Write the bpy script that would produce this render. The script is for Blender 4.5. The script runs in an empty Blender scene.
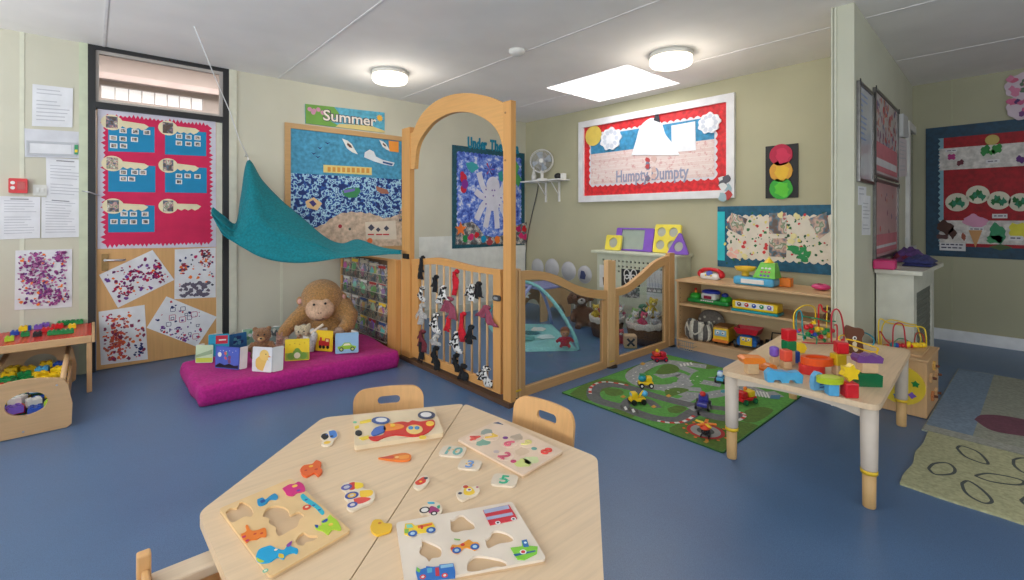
import bpy, bmesh, math, random
from mathutils import Vector, Matrix, noise
from mathutils.geometry import tessellate_polygon
random.seed(7)
PI = math.pi
SC = bpy.context.scene
COL = SC.collection
# ------------------------------------------------------------------ camera geometry
F_PX, CX, HY, H = 475.0, 512.0, 217.0, 1.18
PHI = math.radians(48.5)
FW = (math.cos(PHI), math.sin(PHI)); RT = (math.sin(PHI), -math.cos(PHI))
def ray(px, py):
    a = (px-CX)/F_PX; b = (HY-py)/F_PX
    return Vector((FW[0]+a*RT[0], FW[1]+a*RT[1], b))
CAM = Vector((0, 0, H))
def hz(px, py, z=0.0):
    r = ray(px, py); return CAM + r*((z-H)/r.z)
def hx(px, py, X):
    r = ray(px, py); return CAM + r*(X/r.x)
def hy(px, py, Y):
    r = ray(px, py); return CAM + r*(Y/r.y)
def ht(px, py, t):
    return CAM + ray(px, py)*t
def back(p, d):     # push a point d metres further from the viewer, level
    q = Vector((p.x, p.y, 0)).normalized(); return Vector((p.x+q.x*d, p.y+q.y*d, p.z))
# ------------------------------------------------------------------ materials
def lin(c):
    c = c/255.0
    return c/12.92 if c <= 0.04045 else ((c+0.055)/1.055)**2.4
_mats = {}
def C(r, g, b, rough=.55, kind='plain', **kw):
    key = (r, g, b, rough, kind, tuple(sorted(kw.items())))
    if key in _mats: return _mats[key]
    m = bpy.data.materials.new('%s_%d_%d_%d' % (kind, r, g, b)); m.use_nodes = True
    nt = m.node_tree; N = nt.nodes; L = nt.links
    bs = N['Principled BSDF']; out = N['Material Output']
    base = (lin(r), lin(g), lin(b), 1)
    bs.inputs['Base Color'].default_value = base
    bs.inputs['Roughness'].default_value = rough
    tc = N.new('ShaderNodeTexCoord')
    def mapping(sc):
        mp = N.new('ShaderNodeMapping'); mp.inputs['Scale'].default_value = sc
        L.new(tc.outputs['Object'], mp.inputs['Vector']); return mp.outputs[0]
    def nz(vec, scale, detail=3, rg=.5):
        n = N.new('ShaderNodeTexNoise'); n.inputs['Scale'].default_value = scale
        n.inputs['Detail'].default_value = detail; n.inputs['Roughness'].default_value = rg
        L.new(vec, n.inputs['Vector']); return n
    def ramp(fac, stops, const=False):
        c = N.new('ShaderNodeValToRGB'); e = c.color_ramp.elements
        if const: c.color_ramp.interpolation = 'CONSTANT'
        while len(e) < len(stops): e.new(.5)
        for q, (p, col) in zip(e, stops): q.position = p; q.color = (lin(col[0]), lin(col[1]), lin(col[2]), 1)
        L.new(fac, c.inputs[0]); return c.outputs[0]
    def bump(h, s, d=.01):
        bp = N.new('ShaderNodeBump'); bp.inputs['Strength'].default_value = s; bp.inputs['Distance'].default_value = d
        L.new(h, bp.inputs['Height']); L.new(bp.outputs[0], bs.inputs['Normal'])
    def sh(k): return tuple(max(0, min(255, x*k)) for x in (r, g, b))
    if kind in ('plain', 'paper', 'plastic'):
        n = nz(tc.outputs['Object'], 9 if kind != 'plastic' else 25)
        L.new(ramp(n.outputs[0], [(.3, sh(.965)), (.7, sh(1.035))]), bs.inputs['Base Color'])
        if kind == 'plastic': bs.inputs['Roughness'].default_value = min(rough, .3)
    elif kind == 'wall':
        n = nz(tc.outputs['Object'], 2.0)
        L.new(ramp(n.outputs[0], [(.3, sh(.98)), (.7, sh(1.02))]), bs.inputs['Base Color'])
        n2 = nz(tc.outputs['Object'], 160, 2); bump(n2.outputs[0], .08, .002)
    elif kind == 'wood':
        ax = kw.get('ax', 'x')
        s = {'x': (1.6, 34, 34), 'y': (34, 1.6, 34), 'z': (34, 34, 1.6)}[ax]
        n = nz(mapping(s), 2.2, 5, .6)
        L.new(ramp(n.outputs[0], [(.25, sh(.955)), (.5, sh(1.0)), (.75, sh(1.03))]), bs.inputs['Base Color'])
    elif kind == 'fabric':
        n = nz(tc.outputs['Object'], 60, 4)
        L.new(ramp(n.outputs[0], [(.3, sh(.9)), (.7, sh(1.08))]), bs.inputs['Base Color'])
        bump(n.outputs[0], .35, .004); bs.inputs['Roughness'].default_value = .9
        bs.inputs['Sheen Weight'].default_value = .03
    elif kind == 'fur':
        n = nz(tc.outputs['Object'], 75, 5, .7)
        L.new(ramp(n.outputs[0], [(.3, sh(.72)), (.7, sh(1.15))]), bs.inputs['Base Color'])
        bump(n.outputs[0], 1.0, .02); bs.inputs['Roughness'].default_value = 1
        bs.inputs['Sheen Weight'].default_value = .3
    elif kind == 'floor':
        n = nz(tc.outputs['Object'], 420, 2, .6); n2 = nz(tc.outputs['Object'], 3, 3)
        c1 = ramp(n.outputs[0], [(.36, sh(.90)), (.5, sh(1.0)), (.66, sh(1.10))])
        mx = N.new('ShaderNodeMix'); mx.data_type = 'RGBA'; mx.blend_type = 'MULTIPLY'; mx.inputs[0].default_value = .5
        L.new(c1, mx.inputs[6]); L.new(ramp(n2.outputs[0], [(.3, (225, 225, 225)), (.7, (255, 255, 255))]), mx.inputs[7])
        L.new(mx.outputs[2], bs.inputs['Base Color'])
        L.new(ramp(n2.outputs[0], [(.3, (150, 150, 150)), (.7, (165, 165, 165))]), bs.inputs['Roughness'])
        bump(n.outputs[0], .05, .001)
    elif kind == 'cow':
        n = nz(tc.outputs['Object'], kw.get('sc', 38), 1)
        L.new(ramp(n.outputs[0], [(0, (225, 222, 218)), (.53, (22, 20, 22))], True), bs.inputs['Base Color'])
        bs.inputs['Roughness'].default_value = .9
    elif kind == 'camo':
        n = nz(tc.outputs['Object'], 24, 1.2)
        L.new(ramp(n.outputs[0], [(0, (30, 50, 110)), (.42, (40, 85, 160)), (.5, (165, 205, 225)), (.60, (45, 75, 150)), (.68, (180, 215, 230))], True), bs.inputs['Base Color'])
    elif kind == 'sea':
        n = nz(tc.outputs['Object'], 14, 4, .7)
        L.new(ramp(n.outputs[0], [(.34, (38, 58, 150)), (.46, (80, 110, 205)), (.54, (120, 150, 225)), (.63, (215, 220, 240))]), bs.inputs['Base Color'])
    elif kind == 'photo':
        off = kw.get('seed', 0)
        mp = N.new('ShaderNodeMapping'); mp.inputs['Location'].default_value = (off*3.1, off*1.7, off)
        L.new(tc.outputs['Object'], mp.inputs['Vector'])
        n = N.new('ShaderNodeTexNoise'); n.inputs['Scale'].default_value = kw.get('sc', 40); n.inputs['Detail'].default_value = 3
        L.new(mp.outputs[0], n.inputs['Vector'])
        n.inputs['Detail'].default_value = 2
        hs = N.new('ShaderNodeHueSaturation'); hs.inputs['Saturation'].default_value = min(1, kw.get('sat', 1.6)*.75)
        stops = [(0, (40, 38, 48)), (.38, (96, 72, 60)), (.44, (70, 110, 130)), (.49, (r, g, b)), (.54, (208, 170, 148)), (.59, (88, 124, 84)), (.64, (222, 214, 200)), (.70, (170, 70, 66))]
        L.new(ramp(n.outputs[0], stops), hs.inputs['Color']); L.new(hs.outputs[0], bs.inputs['Base Color'])
        bs.inputs['Roughness'].default_value = rough
    elif kind == 'wicker':
        w = N.new('ShaderNodeTexWave'); w.inputs['Scale'].default_value = 60; w.inputs['Distortion'].default_value = 2
        w.bands_direction = 'Z'; L.new(tc.outputs['Object'], w.inputs['Vector'])
        L.new(ramp(w.outputs[0], [(.2, sh(.55)), (.8, sh(1.3))]), bs.inputs['Base Color']); bump(w.outputs[0], .8, .006)
    elif kind == 'rack':
        n = nz(tc.outputs['Object'], 25, 3)
        L.new(ramp(n.outputs[0], [(.3, sh(.85)), (.7, sh(1.1))]), bs.inputs['Base Color'])
    elif kind == 'brick':
        bt = N.new('ShaderNodeTexBrick'); bt.inputs['Scale'].default_value = 12
        bt.inputs['Color1'].default_value = (lin(222), lin(194), lin(188), 1); bt.inputs['Color2'].default_value = (lin(230), lin(210), lin(204), 1)
        bt.inputs['Mortar'].default_value = (lin(238), lin(230), lin(226), 1)
        mp = N.new('ShaderNodeMapping'); mp.inputs['Rotation'].default_value = (PI/2, 0, PI/2)
        L.new(tc.outputs['Object'], mp.inputs['Vector']); L.new(mp.outputs[0], bt.inputs['Vector'])
        n = nz(tc.outputs['Object'], 22, 5, .8)
        mx = N.new('ShaderNodeMix'); mx.data_type = 'RGBA'; mx.blend_type = 'MIX'
        L.new(ramp(n.outputs[0], [(.54, (0, 0, 0)), (.62, (190, 190, 190))]), mx.inputs[0]); L.new(bt.outputs[0], mx.inputs[6])
        mx.inputs[7].default_value = (lin(190), lin(80), lin(80), 1); L.new(mx.outputs[2], bs.inputs['Base Color'])
    elif kind == 'metal':
        bs.inputs['Metallic'].default_value = .9
        n = nz(tc.outputs['Object'], 30); L.new(ramp(n.outputs[0], [(.3, sh(.9)), (.7, sh(1.05))]), bs.inputs['Base Color'])
    elif kind == 'mirror':
        bs.inputs['Metallic'].default_value = 1; bs.inputs['Roughness'].default_value = .08
        n = nz(tc.outputs['Object'], 12); L.new(ramp(n.outputs[0], [(.3, sh(.97)), (.7, sh(1.0))]), bs.inputs['Base Color'])
    elif kind == 'glass':
        N.remove(bs)
        tr = N.new('ShaderNodeBsdfTransparent'); tr.inputs[0].default_value = (lin(r), lin(g), lin(b), 1)
        gl = N.new('ShaderNodeBsdfGlossy'); gl.inputs['Roughness'].default_value = .03
        lw = N.new('ShaderNodeLayerWeight'); lw.inputs[0].default_value = .5
        pw = N.new('ShaderNodeMath'); pw.operation = 'POWER'; pw.inputs[1].default_value = 4.0; L.new(lw.outputs['Facing'], pw.inputs[0])
        fr = N.new('ShaderNodeMath'); fr.operation = 'MULTIPLY_ADD'; fr.inputs[1].default_value = .5; fr.inputs[2].default_value = .035; L.new(pw.outputs[0], fr.inputs[0])
        ms = N.new('ShaderNodeMixShader'); L.new(fr.outputs[0], ms.inputs[0]); L.new(tr.outputs[0], ms.inputs[1]); L.new(gl.outputs[0], ms.inputs[2])
        L.new(ms.outputs[0], out.inputs[0])
    elif kind == 'emit':
        bs.inputs['Emission Color'].default_value = base; bs.inputs['Emission Strength'].default_value = kw.get('e', 3)
        n = nz(tc.outputs['Object'], 5); L.new(ramp(n.outputs[0], [(.3, sh(.98)), (.7, sh(1.0))]), bs.inputs['Base Color'])
    _mats[key] = m; return m
# ------------------------------------------------------------------ mesh builder
class Surf:
    """flat drawing surface: origin O, unit U and V, outward normal N"""
    def __init__(s, O, U, V, N=None):
        s.O = Vector(O); s.U = Vector(U).normalized(); s.V = Vector(V).normalized()
        s.N = Vector(N).normalized() if N is not None else s.U.cross(s.V)
    def pt(s, u, v, h=0): return s.O + s.U*u + s.V*v + s.N*h
    def hit(s, px, py):
        r = ray(px, py); t = (s.O-CAM).dot(s.N)/r.dot(s.N); p = CAM + r*t - s.O
        return (p.dot(s.U), p.dot(s.V))
    def q(s, *pts): return [s.hit(*p) for p in pts]
_boxc = {}
class MB:
    def __init__(s, M=None): s.v = []; s.f = []; s.m = []; s.s = []; s.mats = []; s.M = M; s.k = 0
    def mi(s, mat):
        if mat not in s.mats: s.mats.append(mat)
        return s.mats.index(mat)
    def add(s, vs, fs, mat, smooth=False):
        o = len(s.v); i = s.mi(mat)
        for p in vs: s.v.append((s.M @ Vector(p)) if s.M is not None else Vector(p))
        for f in fs: s.f.append([o+x for x in f]); s.m.append(i); s.s.append(smooth)
        return s
    def bx(s, x0, x1, y0, y1, z0, z1, mat, bev=0):
        return s.box(((x0+x1)/2, (y0+y1)/2, (z0+z1)/2), (x1-x0, y1-y0, z1-z0), mat, 0, bev)
    def box(s, c, sz, mat, rz=0, bev=0, R=None):
        key = (round(sz[0], 5), round(sz[1], 5), round(sz[2], 5), bev)
        if key not in _boxc:
            bm = bmesh.new(); bmesh.ops.create_cube(bm, size=1)
            for v in bm.verts: v.co = Vector((v.co.x*sz[0], v.co.y*sz[1], v.co.z*sz[2]))
            if bev: bmesh.ops.bevel(bm, geom=list(bm.edges), offset=min(bev, min(sz)*.45), segments=2, affect='EDGES', profile=.5)
            _boxc[key] = ([v.co.copy() for v in bm.verts], [[v.index for v in f.verts] for f in bm.faces]); bm.free()
        vs, fs = _boxc[key]
        if R is None: R = Matrix.Rotation(rz, 3, 'Z')
        return s.add([R @ v + Vector(c) for v in vs], fs, mat)
    def slab(s, S, uv, h0, h1, mat, holes=()):
        """polygon (metres on surface S) from height h0 to h1; h0 == h1 gives a printed patch"""
        loops = [list(uv)] + [list(h) for h in holes]
        allp = [p for l in loops for p in l]; n = len(allp)
        tris = tessellate_polygon([[Vector((p[0], p[1], 0)) for p in l] for l in loops])
        vs = [S.pt(p[0], p[1], h1) for p in allp]
        def orient(t, up):
            a, b, c = [Vector((allp[i][0], allp[i][1])) for i in t]
            cr = (b-a).x*(c-a).y-(b-a).y*(c-a).x
            hand = 1 if S.U.cross(S.V).dot(S.N) > 0 else -1
            return list(t) if (cr*hand > 0) == up else list(reversed(t))
        fs = [orient(t, True) for t in tris]
        if abs(h1-h0) > 1e-7:
            vs += [S.pt(p[0], p[1], h0) for p in allp]
            fs += [[i+n for i in orient(t, False)] for t in tris]
            o = 0
            for l in loops:
                k = len(l)
                for i in range(k): j = (i+1) % k; fs.append([o+i, o+j, o+j+n, o+i+n])
                o += k
        return s.add(vs, fs, mat)
    def pat(s, S, uv, h, mat):
        s.k += 1; return s.slab(S, uv, h+s.k*2e-5, h+s.k*2e-5, mat)
    def tube(s, pts, r, mat, seg=8, cap=True, closed=False):
        pts = [Vector(p) for p in pts]; n = len(pts)
        rr = r if isinstance(r, (list, tuple)) else [r]*n
        vs = []; fs = []; prev = None
        for i, p in enumerate(pts):
            if closed: d = (pts[(i+1) % n]-pts[i-1])
            else: d = (pts[min(i+1, n-1)]-pts[max(i-1, 0)])
            d.normalize()
            if prev is None:
                a = Vector((0, 0, 1)) if abs(d.z) < .9 else Vector((1, 0, 0))
                x = d.cross(a).normalized()
            else: x = (prev - d*prev.dot(d)).normalized()
            prev = x; y = d.cross(x)
            for k in range(seg):
                t = 2*PI*k/seg; vs.append(p + x*math.cos(t)*rr[i] + y*math.sin(t)*rr[i])
        for i in range(n if closed else n-1):
            j = (i+1) % n
            for k in range(seg):
                l = (k+1) % seg; fs.append([i*seg+k, i*seg+l, j*seg+l, j*seg+k])
        if cap and not closed: fs.append(list(range(seg))[::-1]); fs.append([(n-1)*seg+k for k in range(seg)])
        return s.add(vs, fs, mat, True)
    def cyl(s, p0, p1, r, mat, seg=20, r1=None):
        p0 = Vector(p0); p1 = Vector(p1); r1 = r if r1 is None else r1
        d = (p1-p0).normalized(); a = Vector((0, 0, 1)) if abs(d.z) < .9 else Vector((1, 0, 0))
        x = d.cross(a).normalized(); y = d.cross(x)
        ring = lambda p, q: [p + x*math.cos(2*PI*k/seg)*q + y*math.sin(2*PI*k/seg)*q for k in range(seg)]
        s.add(ring(p0, r)+ring(p1, r1), [[k, (k+1) % seg, seg+(k+1) % seg, seg+k] for k in range(seg)], mat, True)
        s.add(ring(p0, r), [list(range(seg))[::-1]], mat); s.add(ring(p1, r1), [list(range(seg))], mat)
        return s
    def ell(s, c, r, mat, R=None, seg=20, rings=12, fn=None):
        c = Vector(c); r = (r, r, r) if not isinstance(r, (tuple, list)) else r
        vs = []; fs = []
        for i in range(rings+1):
            th = PI*i/rings
            for k in range(seg):
                ph = 2*PI*k/seg
                p = Vector((math.sin(th)*math.cos(ph), math.sin(th)*math.sin(ph), math.cos(th)))
                f = fn(p) if fn else 1
                p = Vector((p.x*r[0]*f, p.y*r[1]*f, p.z*r[2]*f))
                if R is not None: p = R @ p
                vs.append(c+p)
        for i in range(rings):
            for k in range(seg):
                l = (k+1) % seg; fs.append([i*seg+k, (i+1)*seg+k, (i+1)*seg+l, i*seg+l])
        return s.add(vs, fs, mat, True)
    def lathe(s, c, prof, mat, seg=28, R=None, smooth=True):
        c = Vector(c); vs = []; fs = []; n = len(prof)
        for (r, z) in prof:
            for k in range(seg):
                p = Vector((r*math.cos(2*PI*k/seg), r*math.sin(2*PI*k/seg), z))
                if R is not None: p = R @ p
                vs.append(c+p)
        for i in range(n-1):
            for k in range(seg):
                l = (k+1) % seg; fs.append([i*seg+k, i*seg+l, (i+1)*seg+l, (i+1)*seg+k])
        return s.add(vs, fs, mat, smooth)
    def sheet(s, grid, mat, th=0.0):
        n = len(grid); m = len(grid[0]); vs = [Vector(p) for row in grid for p in row]
        fs = [[i*m+j, (i+1)*m+j, (i+1)*m+j+1, i*m+j+1] for i in range(n-1) for j in range(m-1)]
        if th:
            nr = []
            for i in range(n):
                for j in range(m):
                    a = Vector(grid[min(i+1, n-1)][j])-Vector(grid[max(i-1, 0)][j]); b = Vector(grid[i][min(j+1, m-1)])-Vector(grid[i][max(j-1, 0)])
                    q = a.cross(b); nr.append(q.normalized() if q.length > 1e-9 else Vector((0, 0, 1)))
            o = n*m; vs += [v+q*th for v, q in zip(vs, nr)]
            fs += [[x+o for x in reversed(f)] for f in fs]
            per = [j for j in range(m)] + [i*m+m-1 for i in range(1, n)] + [(n-1)*m+j for j in range(m-2, -1, -1)] + [i*m for i in range(n-2, 0, -1)]
            for a, b in zip(per, per[1:]+per[:1]): fs.append([a, b, b+o, a+o])
        return s.add(vs, fs, mat, True)
    def text(s, txt, S, u, v, size, mat, h0=0, h1=.001, width=None, bold=0.0, center=False):
        cu = bpy.data.curves.new('t', 'FONT'); cu.body = txt; cu.size = size; cu.offset = bold; cu.resolution_u = 3
        if center: cu.align_x = 'CENTER'
        ob = bpy.data.objects.new('t', cu); COL.objects.link(ob)
        dg = bpy.context.evaluated_depsgraph_get(); me = bpy.data.meshes.new_from_object(ob.evaluated_get(dg))
        xs = [q.co.x for q in me.vertices]
        if xs:
            w = max(xs)-min(xs); k = (width/w) if width else 1; x0 = min(xs) if width else 0
            vs = [S.pt(u+(q.co.x-x0)*k, v+q.co.y, h1) for q in me.vertices]
            fs = [list(p.vertices) for p in me.polygons]
            s.add(vs, fs, mat)
            if h1-h0 > .003:
                vs2 = [S.pt(u+(q.co.x-x0)*k, v+q.co.y, h0) for q in me.vertices]
                cnt = {}
                for f in fs:
                    for a, b in zip(f, f[1:]+f[:1]): cnt[(min(a, b), max(a, b))] = cnt.get((min(a, b), max(a, b)), 0)+1
                o = len(vs); s.add(vs+vs2, [[a, b, b+o, a+o] for (a, b), c in cnt.items() if c == 1], mat)
        bpy.data.objects.remove(ob); bpy.data.curves.remove(cu); bpy.data.meshes.remove(me)
        return s
    def build(s, name, parent=None, loc=None, smooth=None):
        if parent is not None: W = WM[parent.name]
        else:
            if loc is None:
                xs = [p.x for p in s.v]; ys = [p.y for p in s.v]; zs = [p.z for p in s.v]
                loc = ((min(xs)+max(xs))/2, (min(ys)+max(ys))/2, min(zs))
            W = Matrix.Translation(Vector(loc))
        Wi = W.inverted()
        me = bpy.data.meshes.new(name); me.from_pydata([tuple(Wi @ p) for p in s.v], [], s.f)
        for m in s.mats: me.materials.append(m)
        me.polygons.foreach_set('material_index', s.m); me.polygons.foreach_set('use_smooth', s.s); me.update()
        o = bpy.data.objects.new(name, me); COL.objects.link(o)
        if parent is not None: o.parent = parent
        else: o.matrix_world = W; o.location = loc
        WM[o.name] = W
        return o
WM = {}
def tag(o, label=None, cat=None, group=None, kind=None):
    if label: o['label'] = label
    if cat: o['category'] = cat
    if group: o['group'] = group
    if kind: o['kind'] = kind
    return o
def thing(name, label, cat, loc=(0, 0, 0), rz=0, group=None):
    o = bpy.data.objects.new(name, None); COL.objects.link(o)
    o.location = loc; o.rotation_euler = (0, 0, rz); o.empty_display_size = .05
    WM[o.name] = Matrix.Translation(Vector(loc)) @ Matrix.Rotation(rz, 4, 'Z')
    return tag(o, label, cat, group)
def LM(o): return WM[o.name]
def struct(mb, name, parent=None):
    o = mb.build(name, parent)
    if parent is None: o['kind'] = 'structure'
    return o
def XF(loc, rz=0, sc=1): return Matrix.Translation(Vector(loc)) @ Matrix.Rotation(rz, 4, 'Z') @ Matrix.Scale(sc, 4)
# 2-D outlines
def circ(u, v, r, n=24, ry=None, rot=0):
    ry = r if ry is None else ry
    return [(u+r*math.cos(t)*math.cos(rot)-ry*math.sin(t)*math.sin(rot), v+r*math.cos(t)*math.sin(rot)+ry*math.sin(t)*math.cos(rot)) for t in [2*PI*k/n for k in range(n)]]
def rect(u0, v0, u1, v1): return [(u0, v0), (u1, v0), (u1, v1), (u0, v1)]
def rrect(u0, v0, u1, v1, r, n=5):
    o = []
    for (cx, cy, a) in ((u1-r, v0+r, -PI/2), (u1-r, v1-r, 0), (u0+r, v1-r, PI/2), (u0+r, v0+r, PI)):
        for k in range(n+1):
            t = a+PI/2*k/n; o.append((cx+r*math.cos(t), cy+r*math.sin(t)))
    return o
def blob(u, v, r, n=12, j=.45, asp=1, rnd=random):
    o = []
    for k in range(n):
        t = 2*PI*k/n; q = r*(1-j/2+j*rnd.random()); o.append((u+q*math.cos(t), v+q*math.sin(t)*asp))
    return o
def wavy(u0, v0, u1, v1, amp, step, fn=None):
    """rectangle with scalloped edge"""
    o = []
    def side(a, b):
        L = math.dist(a, b); n = max(4, int(L/step)); nx, ny = (b[1]-a[1])/L, -(b[0]-a[0])/L
        for k in range(n):
            for j, w in enumerate((0, .7, 1, .7)):
                t = (k+j/4)/n; o.append((a[0]+(b[0]-a[0])*t+nx*w*amp, a[1]+(b[1]-a[1])*t+ny*w*amp))
    side((u0, v0), (u1, v0)); side((u1, v0), (u1, v1)); side((u1, v1), (u0, v1)); side((u0, v1), (u0, v0))
    return o
def smooth_line(pts, n=8):
    """Catmull-Rom through points"""
    pts = [Vector(p) for p in pts]; out = []
    P = [pts[0]]+pts+[pts[-1]]
    for i in range(1, len(P)-2):
        p0, p1, p2, p3 = P[i-1:i+3]
        for k in range(n):
            t = k/n; out.append(.5*((2*p1)+(p2-p0)*t+(2*p0-5*p1+4*p2-p3)*t*t+(3*p1-p0-3*p2+p3)*t**3))
    out.append(pts[-1]); return out
def band(line, w):
    """ribbon outline of half width w round a 2-D polyline"""
    l = [Vector((p[0], p[1])) for p in line]; A = []; B = []
    for i, p in enumerate(l):
        d = (l[min(i+1, len(l)-1)]-l[max(i-1, 0)]); d.normalize(); nrm = Vector((-d.y, d.x)); A.append(tuple(p+nrm*w)); B.append(tuple(p-nrm*w))
    return A, B
def add_band(mb, S, line, w, h, mat):
    mb.k += 1; hh = h+mb.k*2e-5
    A, B = band(line, w); n = len(A)
    mb.add([S.pt(a[0], a[1], hh) for a in A]+[S.pt(b[0], b[1], hh) for b in B], [[i, i+1, n+i+1, n+i] for i in range(n-1)], mat)
def splats(mb, S, poly_rect, cols, n, rmin, rmax, h, rnd, focus=None):
    u0, v0, u1, v1 = poly_rect
    for i in range(n):
        if focus and rnd.random() < .7:
            fu, fv, fr = rnd.choice(focus); a = rnd.random()*2*PI; q = fr*math.sqrt(rnd.random())
            u = fu+q*math.cos(a); v = fv+q*math.sin(a)
        else: u = u0+(u1-u0)*rnd.random(); v = v0+(v1-v0)*rnd.random()
        r = rmin+(rmax-rmin)*rnd.random()**2
        u = max(u0+r, min(u1-r, u)); v = max(v0+r, min(v1-r, v))
        mb.pat(S, blob(u, v, r, 8, .7, rnd.uniform(.5, 1.4), rnd), h, rnd.choice(cols))
SZ = lambda z: Surf((0, 0, z), (1, 0, 0), (0, 1, 0))
# palette
BIRCH = C(210, 170, 126, .45, 'wood', ax='x'); BIRCHY = C(210, 170, 126, .45, 'wood', ax='y'); BIRCHZ = C(208, 166, 120, .45, 'wood', ax='z')
MAPLE = C(222, 194, 160, .42, 'wood', ax='x'); HONEY = C(216, 158, 92, .45, 'wood', ax='z'); HONEYX = C(216, 158, 92, .45, 'wood', ax='x'); HONEYY = C(216, 158, 92, .45, 'wood', ax='y')
PINE = C(220, 178, 128, .5, 'wood', ax='z')
WHITE = C(228, 226, 222, .5); OFFW = C(214, 212, 196, .5); PAPER = C(222, 222, 226, .8, 'paper'); CREAM = C(226, 218, 196, .8, 'paper')
BLACK = C(20, 20, 22, .45); DGREY = C(70, 72, 76, .5); GREY = C(150, 150, 152, .5); LGREY = C(190, 190, 196, .6)
RED = C(205, 30, 40, .35, 'plastic'); BLUE = C(30, 75, 175, .35, 'plastic'); YEL = C(240, 200, 30, .35, 'plastic'); GRN = C(25, 135, 70, .35, 'plastic'); ORG = C(240, 130, 35, .35, 'plastic'); PUR = C(125, 90, 190, .35, 'plastic'); LBL = C(85, 175, 220, .35, 'plastic'); LIME = C(170, 205, 50, .35, 'plastic'); PINK = C(220, 70, 130, .35, 'plastic'); TEALP = C(20, 150, 165, .4, 'plastic'); BROWN = C(110, 62, 42, .6)
CHROME = C(200, 200, 205, .3, 'metal')
pRED = C(205, 30, 40, .8, 'paper'); pBLU = C(30, 75, 175, .8, 'paper'); pYEL = C(240, 200, 60, .8, 'paper'); pGRN = C(25, 140, 70, .8, 'paper'); pORG = C(235, 120, 45, .8, 'paper'); pPUR = C(110, 60, 140, .8, 'paper'); pPNK = C(215, 45, 110, .8, 'paper'); pLBL = C(80, 170, 215, .8, 'paper'); pDK = C(60, 45, 60, .8, 'paper'); pMAG = C(180, 30, 90, .8, 'paper'); pNAVY = C(30, 40, 100, .8, 'paper'); pBRN = C(95, 60, 50, .8, 'paper'); pTEAL = C(0, 140, 185, .8, 'paper')
# ================================================================== ROOM SHELL
ZC = 2.49; XB = 4.52; YA = 4.82; XR = 6.15; XN = -2.3; YR = -3.0
WA = Surf((0, YA, 0), (1, 0, 0), (0, 0, 1), (0, -1, 0))
WB = Surf((XB, 0, 0), (0, -1, 0), (0, 0, 1), (-1, 0, 0))
WR = Surf((XR, 0, 0), (0, -1, 0), (0, 0, 1), (-1, 0, 0))
sk0 = Vector((3.48, .786, 0)); sk1 = Vector((XR, .905, 0)); SKU = (sk1-sk0).normalized()
WS = Surf(sk0, SKU, (0, 0, 1), (SKU.y, -SKU.x, 0))
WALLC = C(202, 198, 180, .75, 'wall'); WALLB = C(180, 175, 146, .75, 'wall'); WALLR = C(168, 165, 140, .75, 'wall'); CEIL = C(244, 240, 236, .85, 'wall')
FLOOR = C(86, 116, 155, .5, 'floor')
mb = MB(); mb.slab(SZ(0), rect(XN, YR, XR+.1, 6.2), -.06, 0, FLOOR); struct(mb, 'floor')
# ceiling with a skylight opening
sk = [hz(547.8, 87.5, ZC), hz(627.6, 63.4, ZC), hz(675.8, 85, ZC), hz(599.7, 102.4, ZC)]
sx0 = min(p.x for p in sk)+.03; sx1 = max(p.x for p in sk)-.03; sy0 = min(p.y for p in sk)+.02; sy1 = max(p.y for p in sk)-.02
mb = MB(); mb.slab(SZ(ZC), rect(XN, YR, XR+.1, YA+.06), 0, .08, CEIL, [rect(sx0, sy0, sx1, sy1)]); struct(mb, 'ceiling')
for k, X in enumerate((-1.18, .07, 1.32, 2.57, 3.82, 5.07)):
    mb = MB(); mb.bx(X-.008, X+.008, YR, (YA if X < XB else .85), ZC-.003, ZC, C(232, 229, 228, .7)); struct(mb, 'trim_%d' % (k+1))
# skylight: shaft and translucent diffuser
mb = MB()
for (a, b, c, d) in ((sx0-.02, sx0, sy0, sy1), (sx1, sx1+.02, sy0, sy1), (sx0-.02, sx1+.02, sy0-.02, sy0), (sx0-.02, sx1+.02, sy1, sy1+.02)):
    mb.bx(a, b, c, d, ZC+.081, ZC+.3, WHITE)
w = struct(mb, 'window_1')
mb = MB(); mb.slab(SZ(ZC+.05), rect(sx0+.002, sy0+.002, sx1-.002, sy1-.002), 0, .01, C(250, 250, 252, .6, 'emit', e=1.6)); mb.build('pane', w)
# wall A (with the door opening)
du0 = WA.hit(87.8, 200)[0]; du1 = WA.hit(228.8, 200)[0]
dtop = WA.hit(93, 45)[1]
mb = MB(); ws = Surf(WA.O, WA.U, WA.V, WA.N)
mb.slab(ws, [(XN-.1, 0), (du0, 0), (du0, dtop), (du1, dtop), (du1, 0), (XB+.1, 0), (XB+.1, ZC), (XN-.1, ZC)], -.12, 0, WALLC); struct(mb, 'wall_left')
mb = MB(); mb.bx(XB, XB+.12, .9, YA+.12, 0, ZC, WALLB); struct(mb, 'wall_back')
mb = MB(); sd = Surf(WS.O, WS.U, WS.V, WS.N)
mb.slab(SZ(0), [(3.48, .786), (XR, .905), (XR, 1.02), (3.48, .903)], 0, ZC, C(196, 195, 176, .75, 'wall')); struct(mb, 'wall_partition')
mb = MB(); mb.bx(XR, XR+.12, YR, 1.02, 0, ZC, WALLR); struct(mb, 'wall_right')
# end post moulding of the partition
mb = MB(); mb.bx(3.465, 3.48, .895, .903, 0, ZC, C(205, 204, 186, .6)); struct(mb, 'trim_7')
mb = MB(); mb.bx(3.468, 3.48, .876, .886, 0, ZC, C(205, 204, 186, .6)); struct(mb, 'trim_8')
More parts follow.
